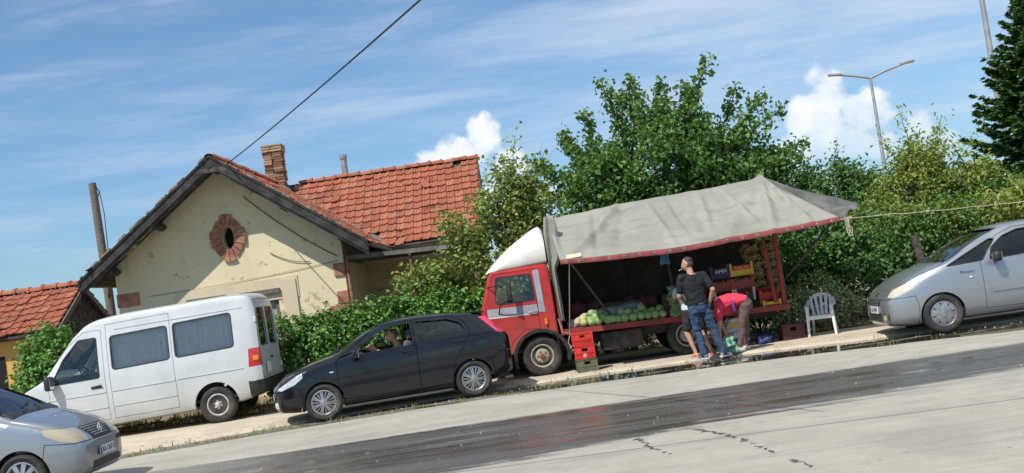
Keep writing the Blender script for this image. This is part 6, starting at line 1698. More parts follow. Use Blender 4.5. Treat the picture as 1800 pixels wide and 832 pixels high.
# ------------------------------------------------------------------ people
def V3(*a): return Vector(a)
class Flesh:
    """collects overlapping closed lumps, then melts them into one continuous skin"""
    def __init__(s): s.m = MB()
    def cap(s, p0, r0, p1, r1, n=14):
        p0, p1 = Vector(p0), Vector(p1); d = p1 - p0; L = d.length; t = d / L; pts = []; rr = []
        for a in (-.98, -.8, -.5, -.2): pts.append(p0 + t * (a * r0)); rr.append(r0 * math.sqrt(1 - a * a))
        pts.append(p0); rr.append(r0)
        for q in (.33, .66): pts.append(p0.lerp(p1, q)); rr.append(r0 + (r1 - r0) * q)
        pts.append(p1); rr.append(r1)
        for a in (.2, .5, .8, .98): pts.append(p1 + t * (a * r1)); rr.append(r1 * math.sqrt(1 - a * a))
        s.m.tube(pts, rr, n); return s
    def chain(s, P):
        for (a, ra), (b, rb) in zip(P[:-1], P[1:]): s.cap(a, ra, b, rb)
        return s
    def loft(s, secs, right, fwd, n=20):
        """secs: (centre, half width, half depth)"""
        r_, f = Vector(right).normalized(), Vector(fwd).normalized(); V = []; F = []
        for c, a, b in secs:
            for j in range(n):
                t = 2 * PI * j / n; ct, st_ = math.cos(t), math.sin(t)
                V.append(Vector(c) + r_ * (a * math.copysign(abs(ct) ** .85, ct)) + f * (b * math.copysign(abs(st_) ** .85, st_)))
        L = len(secs)
        for i in range(L - 1):
            for j in range(n): k_ = (j + 1) % n; F.append((i * n + j, i * n + k_, (i + 1) * n + k_, (i + 1) * n + j))
        F += [tuple(range(n))[::-1], tuple((L - 1) * n + j for j in range(n))]
        s.m.add(V, F); return s
    def ell(s, c, r, u=None, f=None):
        m = MB(); m.ball((0, 0, 0), r, 14, 10)
        if f is not None:
            f = Vector(f).normalized(); u = Vector(u).normalized(); rt = f.cross(u).normalized(); u = rt.cross(f); M_ = Matrix((rt, f, u)).transposed()
            s.m.add([M_ @ Vector(v) + Vector(c) for v in m.V], m.F)
        else: s.m.add([Vector(v) + Vector(c) for v in m.V], m.F)
        return s
    def done(s, name, mat, parent, voxel=.009, it=4, wrinkle=0., seed=0, off=None):
        me = s.m.mesh(name)
        bm = bmesh.new(); bm.from_mesh(me); bmesh.ops.recalc_face_normals(bm, faces=bm.faces); bm.to_mesh(me); bm.free()
        me = bake(me, [('REMESH', dict(mode='VOXEL', voxel_size=voxel, use_smooth_shade=True)), ('SMOOTH', dict(factor=.5, iterations=it))])
        if wrinkle:
            for v in me.vertices:
                q = v.co; k_ = mnoise.noise(Vector((q.x * 9 + seed, q.y * 9, q.z * 16))) + .6 * mnoise.noise(Vector((q.x * 22, q.y * 22 + seed, q.z * 30)))
                v.co = q + v.normal * (k_ * wrinkle)
        if off is not None: me.transform(Matrix.Translation(off))
        return new_obj(name, smooth(me, 180), mat, parent)
def head(fl, c, f, u, neck, k=1.0):
    c = Vector(c); f = Vector(f).normalized(); u = Vector(u).normalized(); r_ = f.cross(u).normalized(); u = r_.cross(f)
    fl.ell(c + u * .028 * k - f * .012 * k, (.076 * k, .095 * k, .088 * k), u, f)
    fl.ell(c - u * .035 * k + f * .022 * k, (.062 * k, .070 * k, .078 * k), u, f)
    fl.ell(c - u * .085 * k + f * .055 * k, (.032 * k, .026 * k, .024 * k), u, f)
    fl.cap(c + u * .008 * k + f * .083 * k, .010 * k, c - u * .030 * k + f * .103 * k, .015 * k)
    fl.ell(c + u * .026 * k + f * .074 * k, (.052 * k, .018 * k, .012 * k), u, f)
    fl.ell(c - u * .062 * k + f * .083 * k, (.026 * k, .012 * k, .012 * k), u, f)
    for sg in (-1, 1):
        fl.ell(c + r_ * sg * .078 * k - f * .005 * k - u * .008 * k, (.012 * k, .020 * k, .033 * k), u, f)
        fl.ell(c + r_ * sg * .045 * k + f * .058 * k - u * .022 * k, (.022 * k, .020 * k, .022 * k), u, f)
    fl.cap(c - u * .07 * k - f * .02 * k, .054 * k, Vector(neck), .062 * k)
    return c, f, u, r_
def face(root, c, f, u, r_, hairmat, k=1.0, off=None):
    """eyes, brows and mouth as small children"""
    off = off or Vector(); dark = M['ink']
    for sg in (-1, 1):
        m = MB(); q = c + r_ * sg * .030 * k + f * .083 * k + u * .010 * k + off; m.ball(q, (.011 * k, .011 * k, .008 * k), 10, 6); e = m.build('eye', M['eye_white'], root, 60)
        m = MB(); m.ball(q + f * .0075 * k, (.006 * k, .006 * k, .006 * k), 8, 6); m.build('iris', dark, e, 60)
        m = MB(); a = c + r_ * sg * .016 * k + f * .094 * k + u * .030 * k + off; b = c + r_ * sg * .046 * k + f * .080 * k + u * .031 * k + off; m.tube([a, (a + b) / 2 + u * .005, b], .005 * k, 5); m.build('eyebrow', hairmat, root, 60)
    m = MB(); q = c - u * .060 * k + off; m.tube([q + f * .088 * k + r_ * .022 * k, q + f * .096 * k, q + f * .088 * k - r_ * .022 * k], .0055 * k, 5); m.build('mouth', M['lip'], root, 60)
def hand(fl, w, d, n, thumb, curl=.5, k=1.0):
    """palm and five fingers; d = direction of the fingers, n = the way the palm faces, thumb = side of the thumb"""
    w = Vector(w); d = Vector(d).normalized(); n = Vector(n).normalized(); sd_ = d.cross(n).normalized()
    if sd_.dot(Vector(thumb)) < 0: sd_ = -sd_
    n = (n - d * n.dot(d)).normalized()
    fl.cap(w - d * .02 * k, .026 * k, w + d * .02 * k, .026 * k)
    for j, o in enumerate((.030, .010, -.010, -.029)): fl.cap(w + sd_ * o * .6 * k, .017 * k, w + d * .085 * k + sd_ * o * k, .0125 * k, 10)
    for j, (o, l) in enumerate(((.031, .070), (.0105, .080), (-.0105, .074), (-.030, .058))):
        p = w + d * .088 * k + sd_ * o * k; a = curl * (1 + .12 * j); dd = d
        for s_, (ll, r0, r1) in enumerate(((.45, .0105, .0095), (.30, .0095, .0088), (.25, .0088, .0075))):
            dd = (d * math.cos(a * (s_ + .6)) + n * math.sin(a * (s_ + .6))).normalized(); p2 = p + dd * l * ll * k; fl.cap(p, r0 * k, p2, r1 * k, 10); p = p2
    p = w + d * .02 * k + sd_ * .028 * k; q = p + (d * .55 + sd_ * .75 + n * .25).normalized() * .042 * k; e = q + (d * .85 + sd_ * .25 + n * .45).normalized() * .034 * k
    fl.cap(p, .0165 * k, q, .0125 * k, 10); fl.cap(q, .0120 * k, e, .0095 * k, 10)
def shoe(m_, ankle, fwd, L=.27, w=.047, h=.07):
    a = Vector(ankle); f = Vector(fwd).normalized(); z0 = 0.
    fl = Flesh(); r_ = Vector((f.y, -f.x, 0))
    fl.loft([(a - f * .075 + V3(0, 0, h * .5 - a.z), w * .6, h * .45), (a - f * .055 + V3(0, 0, h * .52 - a.z), w * .78, h * .5), (a + f * .03 + V3(0, 0, h * .5 - a.z), w * .9, h * .5), (a + f * .11 + V3(0, 0, h * .40 - a.z), w * 1.05, h * .40), (a + f * .165 + V3(0, 0, h * .32 - a.z), w * .95, h * .32), (a + f * .195 + V3(0, 0, h * .27 - a.z), w * .55, h * .24)], r_, V3(0, 0, 1))
    return fl
M['eye_white'] = pmat('eye_white', (.70, .68, .64), None, rough=.2)
M['lip'] = pmat('lip', (.33, .12, .10), None, rough=.5)
def skinmat(name, a, b): 
    m_ = pmat(name, a, b, 9, .5, bump=.15, bscale=120); return m_
M['skin_tan'] = skinmat('skin_tan', (.46, .245, .155), (.38, .19, .12))
M['skin_light'] = skinmat('skin_light', (.52, .30, .20), (.44, .24, .16))
M['hair_black'] = pmat('hair_black', (.014, .011, .010), (.03, .024, .02), 60, .55, bump=.6, bscale=200)
M['hair_stubble'] = pmat('hair_stubble', (.10, .065, .05), (.06, .042, .034), 160, .8)
M['hair_grey'] = pmat('hair_grey', (.10, .09, .085), (.05, .045, .04), 60, .7, bump=.5, bscale=200)
M['tee_black'] = pmat('tee_black', (.004, .005, .008), (.008, .0095, .013), 9, .85, bump=.3, bscale=300)
k = NT('denim'); p = k.pos(); c = k.mix(k.step(k.noise(p, 7, 5, .6), .38, .66), (.013, .030, .070), (.034, .065, .125)); c = k.mix(k.step(k.noise(p, 300, 2), .5, .7, 0., .4), c, (.12, .17, .25)); k.bsdf(c, .85, bump=k.noise(p, 250, 2), bs=.3, bd=.004); M['denim'] = k.m
M['tee_pink'] = pmat('tee_coral', (.74, .045, .085), (.66, .035, .075), 7, .8, bump=.3, bscale=300)
M['purple'] = pmat('purple_cloth', (.16, .04, .30), None, rough=.8)
M['leggings'] = pmat('brown_leggings', (.135, .085, .070), (.10, .062, .052), 7, .85, bump=.3, bscale=300)
M['shorts'] = pmat('black_shorts', (.014, .014, .016), (.025, .025, .028), 9, .85)
M['tee_pale'] = pmat('pale_shirt', (.45, .52, .56), (.36, .42, .48), 9, .85)
M['shoe_grey'] = pmat('shoe_grey', (.10, .09, .10), (.28, .26, .27), 30, .7)
M['shoe_white'] = pmat('shoe_white', (.62, .60, .60), (.5, .48, .50), 15, .6)
M['sole'] = pmat('sole_white', (.66, .65, .62), (.5, .49, .46), 15, .7)
M['sandal'] = pmat('sandal_pink', (.60, .12, .20), None, rough=.6)

def leg(fl, hip, knee, ank, foot_f, r=(.085, .058, .052, .036), bare=True):
    hip, knee, ank = Vector(hip), Vector(knee), Vector(ank)
    fl.cap(hip, r[0], knee, r[1]); calf = knee.lerp(ank, .32) - Vector(foot_f).normalized() * .012
    fl.cap(knee, r[1] * .95, calf, r[2]); fl.cap(calf, r[2], ank, r[3])
    f = Vector(foot_f).normalized(); fl.cap(ank, r[3], ank + f * .02 - V3(0, 0, .03), .032); fl.cap(ank - f * .045 - V3(0, 0, .045), .030, ank + f * .10 - V3(0, 0, .050), .028); fl.cap(ank + f * .10 - V3(0, 0, .050), .030, ank + f * .165 - V3(0, 0, .058), .022)
def arm(fl, sh, el_, wr, r=(.054, .043, .039, .026)):
    sh, el_, wr = Vector(sh), Vector(el_), Vector(wr); fl.cap(sh, r[0], el_, r[1]); md = el_.lerp(wr, .25); fl.cap(el_, r[1] * .92, md, r[2]); fl.cap(md, r[2], wr, r[3])

# ---- man in the black T-shirt, seen from behind, head in profile to the left
man = thing('person', 'man in a black T-shirt and blue jeans standing with a cigarette, seen from behind', 'person', (3.04, 19.12, .046))
r_ = V3(.965, .26, 0); f_ = V3(-.26, .965, 0)
pel = V3(-.05, .02, .93); hl, hr = pel - r_ * .095, pel + r_ * .095
kl, kr = V3(-.115, .05, .50), V3(.155, .03, .50); al, ar_ = V3(-.06, .0, .085), V3(.26, -.02, .085)
chest = V3(-.075, .045, 1.30); shl, shr = V3(-.27, -.01, 1.435), V3(.135, .10, 1.435)
ell_, elr = V3(-.335, .03, 1.13), V3(.245, -.0, 1.165); wl, wr_ = V3(-.235, .22, 1.02), V3(.165, .10, .93)
B_ = Flesh()
B_.loft([(pel + V3(0, 0, -.09), .14, .10), (pel, .165, .115), (pel + V3(-.01, 0, .13), .155, .105), (chest + V3(0, 0, -.10), .175, .118), (chest, .195, .125), (chest + V3(0, 0, .12), .185, .10), (chest + V3(0, 0, .18), .10, .07)], r_, f_)
leg(B_, hl, kl, al, V3(-.35, .9, 0)); leg(B_, hr, kr, ar_, V3(.75, .66, 0)); arm(B_, shl, ell_, wl); arm(B_, shr, elr, wr_)
B_.cap(shl, .055, chest + V3(0, 0, .12), .075); B_.cap(shr, .055, chest + V3(0, 0, .12), .075)
hf = V3(-.93, .36, -.06); hd = head(B_, (-.115, .075, 1.66), hf, V3(-.06, 0, 1), chest + V3(-.01, 0, .17))
hand(B_, wl, V3(.25, .8, -.25), V3(.6, .2, -.5), V3(0, 0, 1), .6); hand(B_, wr_, V3(-.18, .25, -.95), V3(-.9, .3, 0), V3(-.1, 1, 0), .4)
B_.done('body', M['skin_tan'], man, .0085, 3)
T = Flesh()
T.loft([(pel + V3(0, 0, .01), .188, .134), (pel + V3(-.01, 0, .13), .180, .128), (chest + V3(0, 0, -.10), .196, .136), (chest, .214, .142), (chest + V3(0, 0, .11), .205, .118), (chest + V3(0, 0, .175), .12, .085)], r_, f_)
for s_, e in ((shl, ell_), (shr, elr)): T.cap(s_, .072, s_.lerp(e, .72), .068); T.cap(s_, .068, chest + V3(0, 0, .115), .085)
T.done('t_shirt', M['tee_black'], man, .011, 3, .011, 1)
J = Flesh()
J.loft([(pel + V3(0, 0, -.12), .165, .12), (pel + V3(0, 0, -.02), .178, .128), (pel + V3(0, 0, .055), .170, .120)], r_, f_)
for h_, k_, a_ in ((hl, kl, al), (hr, kr, ar_)): J.cap(h_ - V3(0, 0, .02), .098, k_, .076); J.cap(k_, .074, k_.lerp(a_, .5), .070); J.cap(k_.lerp(a_, .5), .070, a_ + V3(0, 0, .0), .064)
J.done('jeans', M['denim'], man, .011, 3, .012, 5)
for a_, f0 in ((al, V3(-.35, .9, 0)), (ar_, V3(.75, .66, 0))):
    so = shoe(None, a_, f0, w=.050, h=.085).done('shoe', M['shoe_grey'], man, .007, 3)
    s2 = Flesh(); f0 = f0.normalized(); rr_ = V3(f0.y, -f0.x, 0); s2.loft([(a_ - f0 * .085 + V3(0, 0, .016 - a_.z), .036, .015), (a_ + f0 * .05 + V3(0, 0, .016 - a_.z), .050, .015), (a_ + f0 * .14 + V3(0, 0, .015 - a_.z), .054, .014), (a_ + f0 * .20 + V3(0, 0, .018 - a_.z), .034, .012)], rr_, V3(0, 0, 1)); s2.done('sole', M['sole'], so, .006, 2)
c, f, u, rr_ = hd
face(man, c, f, u, rr_, M['hair_black'])
H = Flesh(); H.ell(c + u * .056 - f * .030, (.076, .086, .066), u, f); H.cap(c + u * .098 + f * .025, .024, c + u * .104 - f * .03, .030)
hh = H.done('hair', M['hair_black'], man, .008, 3)
S_ = Flesh(); S_.ell(c + u * .012 - f * .030, (.0795, .083, .080), u, f); S_.done('shaved_sides', M['hair_stubble'], man, .008, 3)
ci = thing('cigarette', 'white cigarette between the lips of the man in the black T-shirt', 'cigarette', man.location + c + f * .10 - u * .060)
m = MB(); m.tube([V3(0, 0, 0), f * .045 - u * .016 + rr_ * .01], .0048, 8); m.build('paper', M['sole'], ci); m = MB(); m.tube([f * .045 - u * .016 + rr_ * .01, f * .068 - u * .024 + rr_ * .015], .0052, 8); m.build('burning_tip', M['sole'], ci)

# ---- woman bending forward to the left
wom = thing('person', 'woman in a coral T-shirt and brown leggings bending down to a green bag', 'person', (3.70, 19.62, .048))
al, ar_ = V3(-.02, -.10, .085), V3(.12, .13, .085); fo = V3(-.97, -.2, 0)
pel = V3(.17, .0, .80); hl, hr = pel + V3(-.01, -.095, -.02), pel + V3(.0, .095, -.02); kl, kr = V3(.07, -.105, .455), V3(.17, .12, .46)
mid = V3(-.03, 0, .915); chest = V3(-.22, -.01, .865); shl, shr = V3(-.30, -.17, .80), V3(-.29, .15, .81)
ell_, elr = V3(-.345, -.19, .53), V3(-.25, .10, .54); wl, wr_ = V3(-.36, -.20, .30), V3(-.20, .03, .31)
B_ = Flesh(); R_ = V3(0, 1, 0)
def tl(secs, fl):
    n = 20; V = []; F = []
    for cc, nrm, a, b in secs:
        nrm = Vector(nrm).normalized(); w_ = nrm.cross(R_).normalized()
        for j in range(n):
            t = 2 * PI * j / n; V.append(Vector(cc) + R_ * a * math.cos(t) + w_ * b * math.sin(t))
    for i in range(len(secs) - 1):
        for j in range(n): k_ = (j + 1) % n; F.append((i * n + j, i * n + k_, (i + 1) * n + k_, (i + 1) * n + j))
    L = len(secs); F += [tuple(range(n))[::-1], tuple((L - 1) * n + j for j in range(n))]; fl.m.add(V, F)
def torso(fl, g):
    tl([(pel + V3(.03, 0, -.06), (-.2, 0, .9), .15 + g, .11 + g), (pel + V3(.0, 0, .05), (-.5, 0, .8), .165 + g, .12 + g), (mid + V3(.06, 0, -.02), (-.9, 0, .3), .155 + g, .11 + g), (mid + V3(-.07, 0, 0), (-1, 0, 0), .155 + g, .11 + g), (chest, (-.95, 0, -.25), .17 + g, .118 + g), (chest + V3(-.10, 0, -.04), (-.9, 0, -.4), .14 + g, .09 + g)], fl)
torso(B_, 0.); leg(B_, hl, kl, al, fo, (.082, .056, .050, .034)); leg(B_, hr, kr, ar_, fo, (.082, .056, .050, .034)); arm(B_, shl, ell_, wl, (.048, .038, .034, .023)); arm(B_, shr, elr, wr_, (.048, .038, .034, .023))
B_.cap(shl, .052, chest, .08); B_.cap(shr, .052, chest, .08)
hd = head(B_, (-.435, -.03, .775), V3(-.45, -.12, -.88), V3(-.86, -.05, .48), chest + V3(-.12, 0, -.03), .95)
hand(B_, wl, V3(.15, .1, -.95), V3(.3, .9, 0), V3(-.8, .2, 0), .8, .92); hand(B_, wr_, V3(-.2, -.2, -.95), V3(-.3, -.9, 0), V3(-.8, .0, 0), .8, .92)
B_.done('body', M['skin_tan'], wom, .0085, 3)
T = Flesh()
def torso_t(fl, g):
    tl([(pel + V3(-.015, 0, .085), (-.6, 0, .7), .160 + g, .10 + g), (mid + V3(.06, 0, -.02), (-.9, 0, .3), .158 + g, .118 + g), (mid + V3(-.07, 0, -.01), (-1, 0, 0), .162 + g, .125 + g), (chest, (-.95, 0, -.25), .175 + g, .13 + g), (chest + V3(-.09, 0, -.035), (-.9, 0, -.4), .14 + g, .095 + g)], fl)
torso_t(T, .018)
for s_, e in ((shl, ell_), (shr, elr)): T.cap(s_, .066, s_.lerp(e, .55), .066); T.cap(s_, .066, chest + V3(0, 0, .0), .095)
T.cap(mid + V3(.02, -.05, -.14), .05, chest + V3(.04, -.06, -.13), .06)
T.done('t_shirt', M['tee_pink'], wom, .011, 3, .011, 3)
m = MB(); V = []; F = []
for i in range(12):
    q = i / 11; z = 1.02 - q * .30; y = -.192 + .03 * abs(q - .5)
    V += [(-.075 - .02 * q, y, z - .02), (-.045 + .035 * q, y - .004, z - .02)]
for i in range(11): F.append((i * 2, i * 2 + 1, i * 2 + 3, i * 2 + 2))
PS = Flesh(); PS.cap((-.06, -.172, .93), .012, (-.045, -.178, .80), .022); PS.cap((-.045, -.178, .80), .022, (-.03, -.155, .74), .03); PS.done('purple_panel', M['purple'], wom, .008, 2)
J = Flesh()
tl([(pel + V3(.03, 0, -.09), (-.2, 0, .9), .165, .125), (pel + V3(.02, 0, .0), (-.4, 0, .85), .182, .142), (pel + V3(-.02, 0, .085), (-.65, 0, .7), .172, .118)], J)
for h_, k_, a_ in ((hl, kl, al), (hr, kr, ar_)): J.cap(h_, .100, k_, .070); J.cap(k_, .068, k_.lerp(a_, .35) + V3(.015, 0, 0), .060); J.cap(k_.lerp(a_, .35) + V3(.015, 0, 0), .060, a_ + V3(0, 0, .05), .048)
J.done('leggings', M['leggings'], wom, .010, 3, .008, 8)
for a_ in (al, ar_):
    so = shoe(None, a_, fo, w=.046, h=.08).done('shoe', M['shoe_white'], wom, .007, 3)
c, f, u, rr_ = hd; face(wom, c, f, u, rr_, M['hair_black'], .95)
H = Flesh(); H.ell(c + u * .030 - f * .030, (.083, .092, .088), u, f); H.cap(c + u * .03 - f * .09, .050, c - u * .06 - f * .10, .04); H.cap(c - u * .03 - f * .10, .04, c - u * .10 - f * .06, .025)
H.done('hair', M['hair_black'], wom, .008, 3)
m = MB(); m.tube([Vector(wl) + V3(.028 * math.cos(t), .028 * math.sin(t), .03) for t in np.linspace(0, 2 * PI, 13)[:-1]], .007, 6, closed=True); br = m.build('bracelet', M['sole'], wom, 60)

# ---- third person behind the man
thr = thing('person', 'person in black shorts and pale shirt reaching into the truck, mostly hidden behind the man', 'person', (3.0, 19.86, .05))
r_ = V3(1, .1, 0); f_ = V3(-.1, 1, 0); pel = V3(-.02, .05, .80); hl, hr = pel - r_ * .085, pel + r_ * .085
kl, kr = V3(-.155, .04, .44), V3(.10, .02, .43); al, ar_ = V3(-.06, -.02, .08), V3(.22, -.03, .08)
chest = V3(-.04, .20, 1.10); shl, shr = chest + V3(-.17, .03, .10), chest + V3(.17, .03, .10); ell_, elr = shl + V3(-.02, .20, -.12), shr + V3(.02, .20, -.12); wl, wr_ = ell_ + V3(.05, .22, .0), elr + V3(-.05, .22, .0)
B_ = Flesh(); B_.loft([(pel + V3(0, 0, -.08), .13, .10), (pel, .15, .11), (pel + V3(-.01, .05, .14), .135, .095), (chest, .165, .11), (chest + V3(0, .03, .13), .14, .09)], r_, f_)
leg(B_, hl, kl, al, V3(-.2, .95, 0), (.078, .052, .047, .032)); leg(B_, hr, kr, ar_, V3(.3, .95, 0), (.078, .052, .047, .032)); arm(B_, shl, ell_, wl, (.046, .037, .033, .022)); arm(B_, shr, elr, wr_, (.046, .037, .033, .022))
B_.cap(shl, .05, chest, .08); B_.cap(shr, .05, chest, .08)
hd = head(B_, chest + V3(.0, .10, .29), V3(0, .96, -.28), V3(0, .28, .96), chest + V3(0, .05, .13), .93); hand(B_, wl, V3(.1, .9, -.3), V3(.2, 0, -1), V3(1, 0, 0), .5, .9); hand(B_, wr_, V3(-.1, .9, -.3), V3(-.2, 0, -1), V3(-1, 0, 0), .5, .9)
B_.done('body', M['skin_light'], thr, .0085, 3)
T = Flesh(); T.loft([(pel + V3(0, .01, .04), .168, .125), (pel + V3(-.01, .05, .14), .158, .115), (chest, .182, .128), (chest + V3(0, .03, .14), .13, .09)], r_, f_)
for s_, e in ((shl, ell_), (shr, elr)): T.cap(s_, .062, s_.lerp(e, .6), .060); T.cap(s_, .06, chest, .09)
T.done('shirt', M['tee_pale'], thr, .011, 4, .005, 2)
J = Flesh(); J.loft([(pel + V3(0, 0, -.12), .15, .12), (pel, .168, .126), (pel + V3(0, .01, .07), .158, .112)], r_, f_)
for h_, k_ in ((hl, kl), (hr, kr)): J.cap(h_, .096, h_.lerp(k_, .78), .082)
J.done('shorts', M['shorts'], thr, .011, 4, .004, 2)
for a_, f0 in ((al, V3(-.2, .95, 0)), (ar_, V3(.3, .95, 0))):
    s2 = Flesh(); f0 = f0.normalized(); rr2 = V3(f0.y, -f0.x, 0); s2.loft([(a_ - f0 * .085 + V3(0, 0, .012 - a_.z), .034, .012), (a_ + f0 * .05 + V3(0, 0, .012 - a_.z), .042, .012), (a_ + f0 * .18 + V3(0, 0, .012 - a_.z), .034, .011)], rr2, V3(0, 0, 1)); s2.cap(a_ + f0 * .09 - rr2 * .038 + V3(0, 0, .02 - a_.z), .012, a_ + f0 * .09 + V3(0, 0, .062 - a_.z), .012); s2.cap(a_ + f0 * .09 + V3(0, 0, .062 - a_.z), .012, a_ + f0 * .09 + rr2 * .038 + V3(0, 0, .02 - a_.z), .012)
    s2.done('sandal', M['sandal'], thr, .006, 2)
c, f, u, rr_ = hd; face(thr, c, f, u, rr_, M['hair_black'], .93)
H = Flesh(); H.ell(c + u * .030 - f * .028, (.082, .090, .086), u, f); H.cap(c - f * .07, .05, c - u * .13 - f * .06, .03); H.done('hair', M['hair_black'], thr, .008, 3)

# ---- driver of the black hatchback (car space, then carried by the car's placement)
drv = thing('person', 'driver with short hair and dark shirt at the wheel of the black hatchback', 'person')
drv.matrix_world = car_black.matrix_world.copy(); drv.location = car_black.location; drv.rotation_euler = car_black.rotation_euler
r_ = V3(0, 1, 0); y0 = -.37; pel = V3(2.02, y0, .56); chest = V3(2.14, y0, .90); B_ = Flesh()
f_ = V3(-1, 0, .2)
B_.loft([(pel, .16, .11), (pel + V3(.04, 0, .16), .15, .11), (chest, .185, .12), (chest + V3(.02, 0, .12), .15, .085)], r_, f_)
shl, shr = chest + V3(-.0, -.19, .09), chest + V3(0, .19, .09); ell_, elr = V3(1.92, y0 - .26, .90), V3(1.90, y0 + .24, .80); wl, wr_ = V3(1.735, y0 - .13, 1.045), V3(1.70, y0 + .15, 1.02)
arm(B_, shl, ell_, wl); arm(B_, shr, elr, wr_); B_.cap(shl, .055, chest, .08); B_.cap(shr, .055, chest, .08)
for sg in (-1, 1): B_.cap(pel + V3(0, sg * .09, 0), .085, V3(1.58, y0 + sg * .12, .66), .06); B_.cap(V3(1.58, y0 + sg * .12, .66), .058, V3(1.30, y0 + sg * .12, .34), .04); B_.cap(V3(1.30, y0 + sg * .12, .34), .035, V3(1.17, y0 + sg * .12, .36), .03)
hd = head(B_, (2.06, y0 - .01, 1.215), V3(-1, -.10, -.06), V3(-.05, 0, 1), chest + V3(.01, 0, .12))
hand(B_, wl, V3(-.75, .25, .5), V3(-.3, .9, -.1), V3(.2, .5, .9), .8); hand(B_, wr_, V3(-.75, -.25, .5), V3(-.3, -.9, -.1), V3(.2, -.5, .9), .8)
B_.done('body', M['skin_tan'], drv, .0085, 3)
T = Flesh(); T.loft([(pel + V3(0, 0, -.02), .18, .13), (pel + V3(.04, 0, .16), .17, .13), (chest, .205, .14), (chest + V3(.02, 0, .125), .14, .085)], r_, f_)
for s_, e in ((shl, ell_), (shr, elr)): T.cap(s_, .07, s_.lerp(e, .9), .062); T.cap(s_, .068, chest, .09)
T.done('shirt', M['tee_black'], drv, .011, 4, .005, 3)
J = Flesh()
for sg in (-1, 1): J.cap(pel + V3(0, sg * .09, 0), .10, V3(1.58, y0 + sg * .12, .66), .075); J.cap(V3(1.58, y0 + sg * .12, .66), .072, V3(1.33, y0 + sg * .12, .39), .055)
J.done('trousers', M['denim'], drv, .012, 3)
c, f, u, rr_ = hd; face(drv, c, f, u, rr_, M['hair_grey']); H = Flesh(); H.ell(c + u * .038 - f * .028, (.080, .088, .080), u, f); H.done('hair', M['hair_grey'], drv, .008, 3)

# green bag in the woman's hands
gb = thing('shopping_bag', 'pale green plastic bag of cabbages held on the ground by the bending woman', 'bag', (3.45, 19.50, .05))
new_obj('bag', soft((0, 0, .12), (.30, .26, .25), 31, 4, .05), pmat('green_film', (.13, .34, .22), (.26, .46, .34), 9, .3, coat=.4), gb)
m = MB()
for sg in (-1, 1): m.tube([V3(-.05 * sg, -.02, .22), V3(-.07 * sg, -.04, .27), V3(0.06 * sg, .0, .27), V3(.05 * sg, .02, .22)], .008, 5)
m.build('bag_handle', bpy.data.materials['green_film'], gb)
# ------------------------------------------------------------------ vegetation
def leafmat(name, cols, trans=.33, rough=.5):
    cols = [tuple(min(.6, x * 1.5) for x in c) for c in cols]
    return islmat(name, cols, rough, trans, .35)
M['leaf_big'] = leafmat('leaf_broad', [(.030, .075, .018), (.055, .115, .027), (.08, .15, .036), (.12, .195, .05)])
M['leaf_ivy'] = leafmat('leaf_ivy', [(.028, .085, .016), (.050, .135, .024), (.085, .185, .036), (.13, .23, .055)], .25, .38)
M['leaf_small'] = leafmat('leaf_young', [(.065, .12, .024), (.11, .175, .034), (.165, .225, .05), (.22, .25, .075), (.20, .17, .07)])
M['leaf_dark'] = leafmat('leaf_dark', [(.024, .062, .017), (.040, .095, .022), (.062, .13, .032), (.095, .16, .043)])
M['leaf_yellow'] = leafmat('leaf_yellowish', [(.075, .13, .026), (.13, .19, .036), (.19, .245, .05), (.24, .26, .065), (.17, .15, .045)])
M['leaf_pale'] = leafmat('leaf_pale', [(.16, .20, .08), (.26, .30, .14), (.36, .38, .22), (.12, .17, .06)])
M['needle'] = leafmat('needle', [(.020, .055, .016), (.034, .080, .022), (.052, .105, .028), (.078, .14, .036)], .1)
M['leaf_far'] = leafmat('leaf_midgreen', [(.030, .070, .018), (.048, .105, .026), (.07, .13, .035), (.10, .16, .05)])
M['twig'] = pmat('twig', (.10, .08, .062), (.055, .042, .034), 20, .9)
def leaf_mesh(name, P, size, rng, up=.35, asp=.62, droop=0., out=None):
    """folded leaf blades (two quads each) at points P"""
    n = len(P); P = np.asarray(P, float)
    nrm = rng.normal(size=(n, 3)); nrm[:, 2] = np.abs(nrm[:, 2]) + up
    if out is not None: nrm += out
    nrm /= np.linalg.norm(nrm, axis=1, keepdims=True)
    t = rng.normal(size=(n, 3)); t[:, 2] -= droop; t -= nrm * (t * nrm).sum(1, keepdims=True); t /= np.linalg.norm(t, axis=1, keepdims=True) + 1e-9
    b = np.cross(nrm, t); L = size * rng.uniform(.6, 1.25, size=(n, 1)); Wd = L * asp * .5; fold = nrm * Wd * .35
    base = P - t * L * .5; tip = P + t * L * .5 - nrm * L * .12; midl = P + nrm * L * .03 - t * L * .05
    l1, r1 = midl + b * Wd + fold, midl - b * Wd + fold
    V = np.stack([base, midl, tip, l1, r1], 1).reshape(-1, 3)
    o = (np.arange(n) * 5)[:, None]
    F = np.concatenate([np.stack([o + 0, o + 1, o + 3], 1).reshape(-1, 3), np.stack([o + 1, o + 2, o + 3], 1).reshape(-1, 3), np.stack([o + 0, o + 4, o + 1], 1).reshape(-1, 3), np.stack([o + 1, o + 4, o + 2], 1).reshape(-1, 3)])
    return fast_mesh(name, V, F)
def branch(a, b, rg, bend=.12, n=6, lift=.0):
    a, b = Vector(a), Vector(b); d = b - a; L = d.length; o = Vector((rg.gauss(0, 1), rg.gauss(0, 1), rg.gauss(0, .6))) * L * bend
    return [a.lerp(b, t) + o * math.sin(PI * t) * .6 + Vector((0, 0, lift * L * math.sin(PI * t))) + Vector((rg.gauss(0, 1), rg.gauss(0, 1), rg.gauss(0, 1))) * L * .012 for t in np.linspace(0, 1, n)]
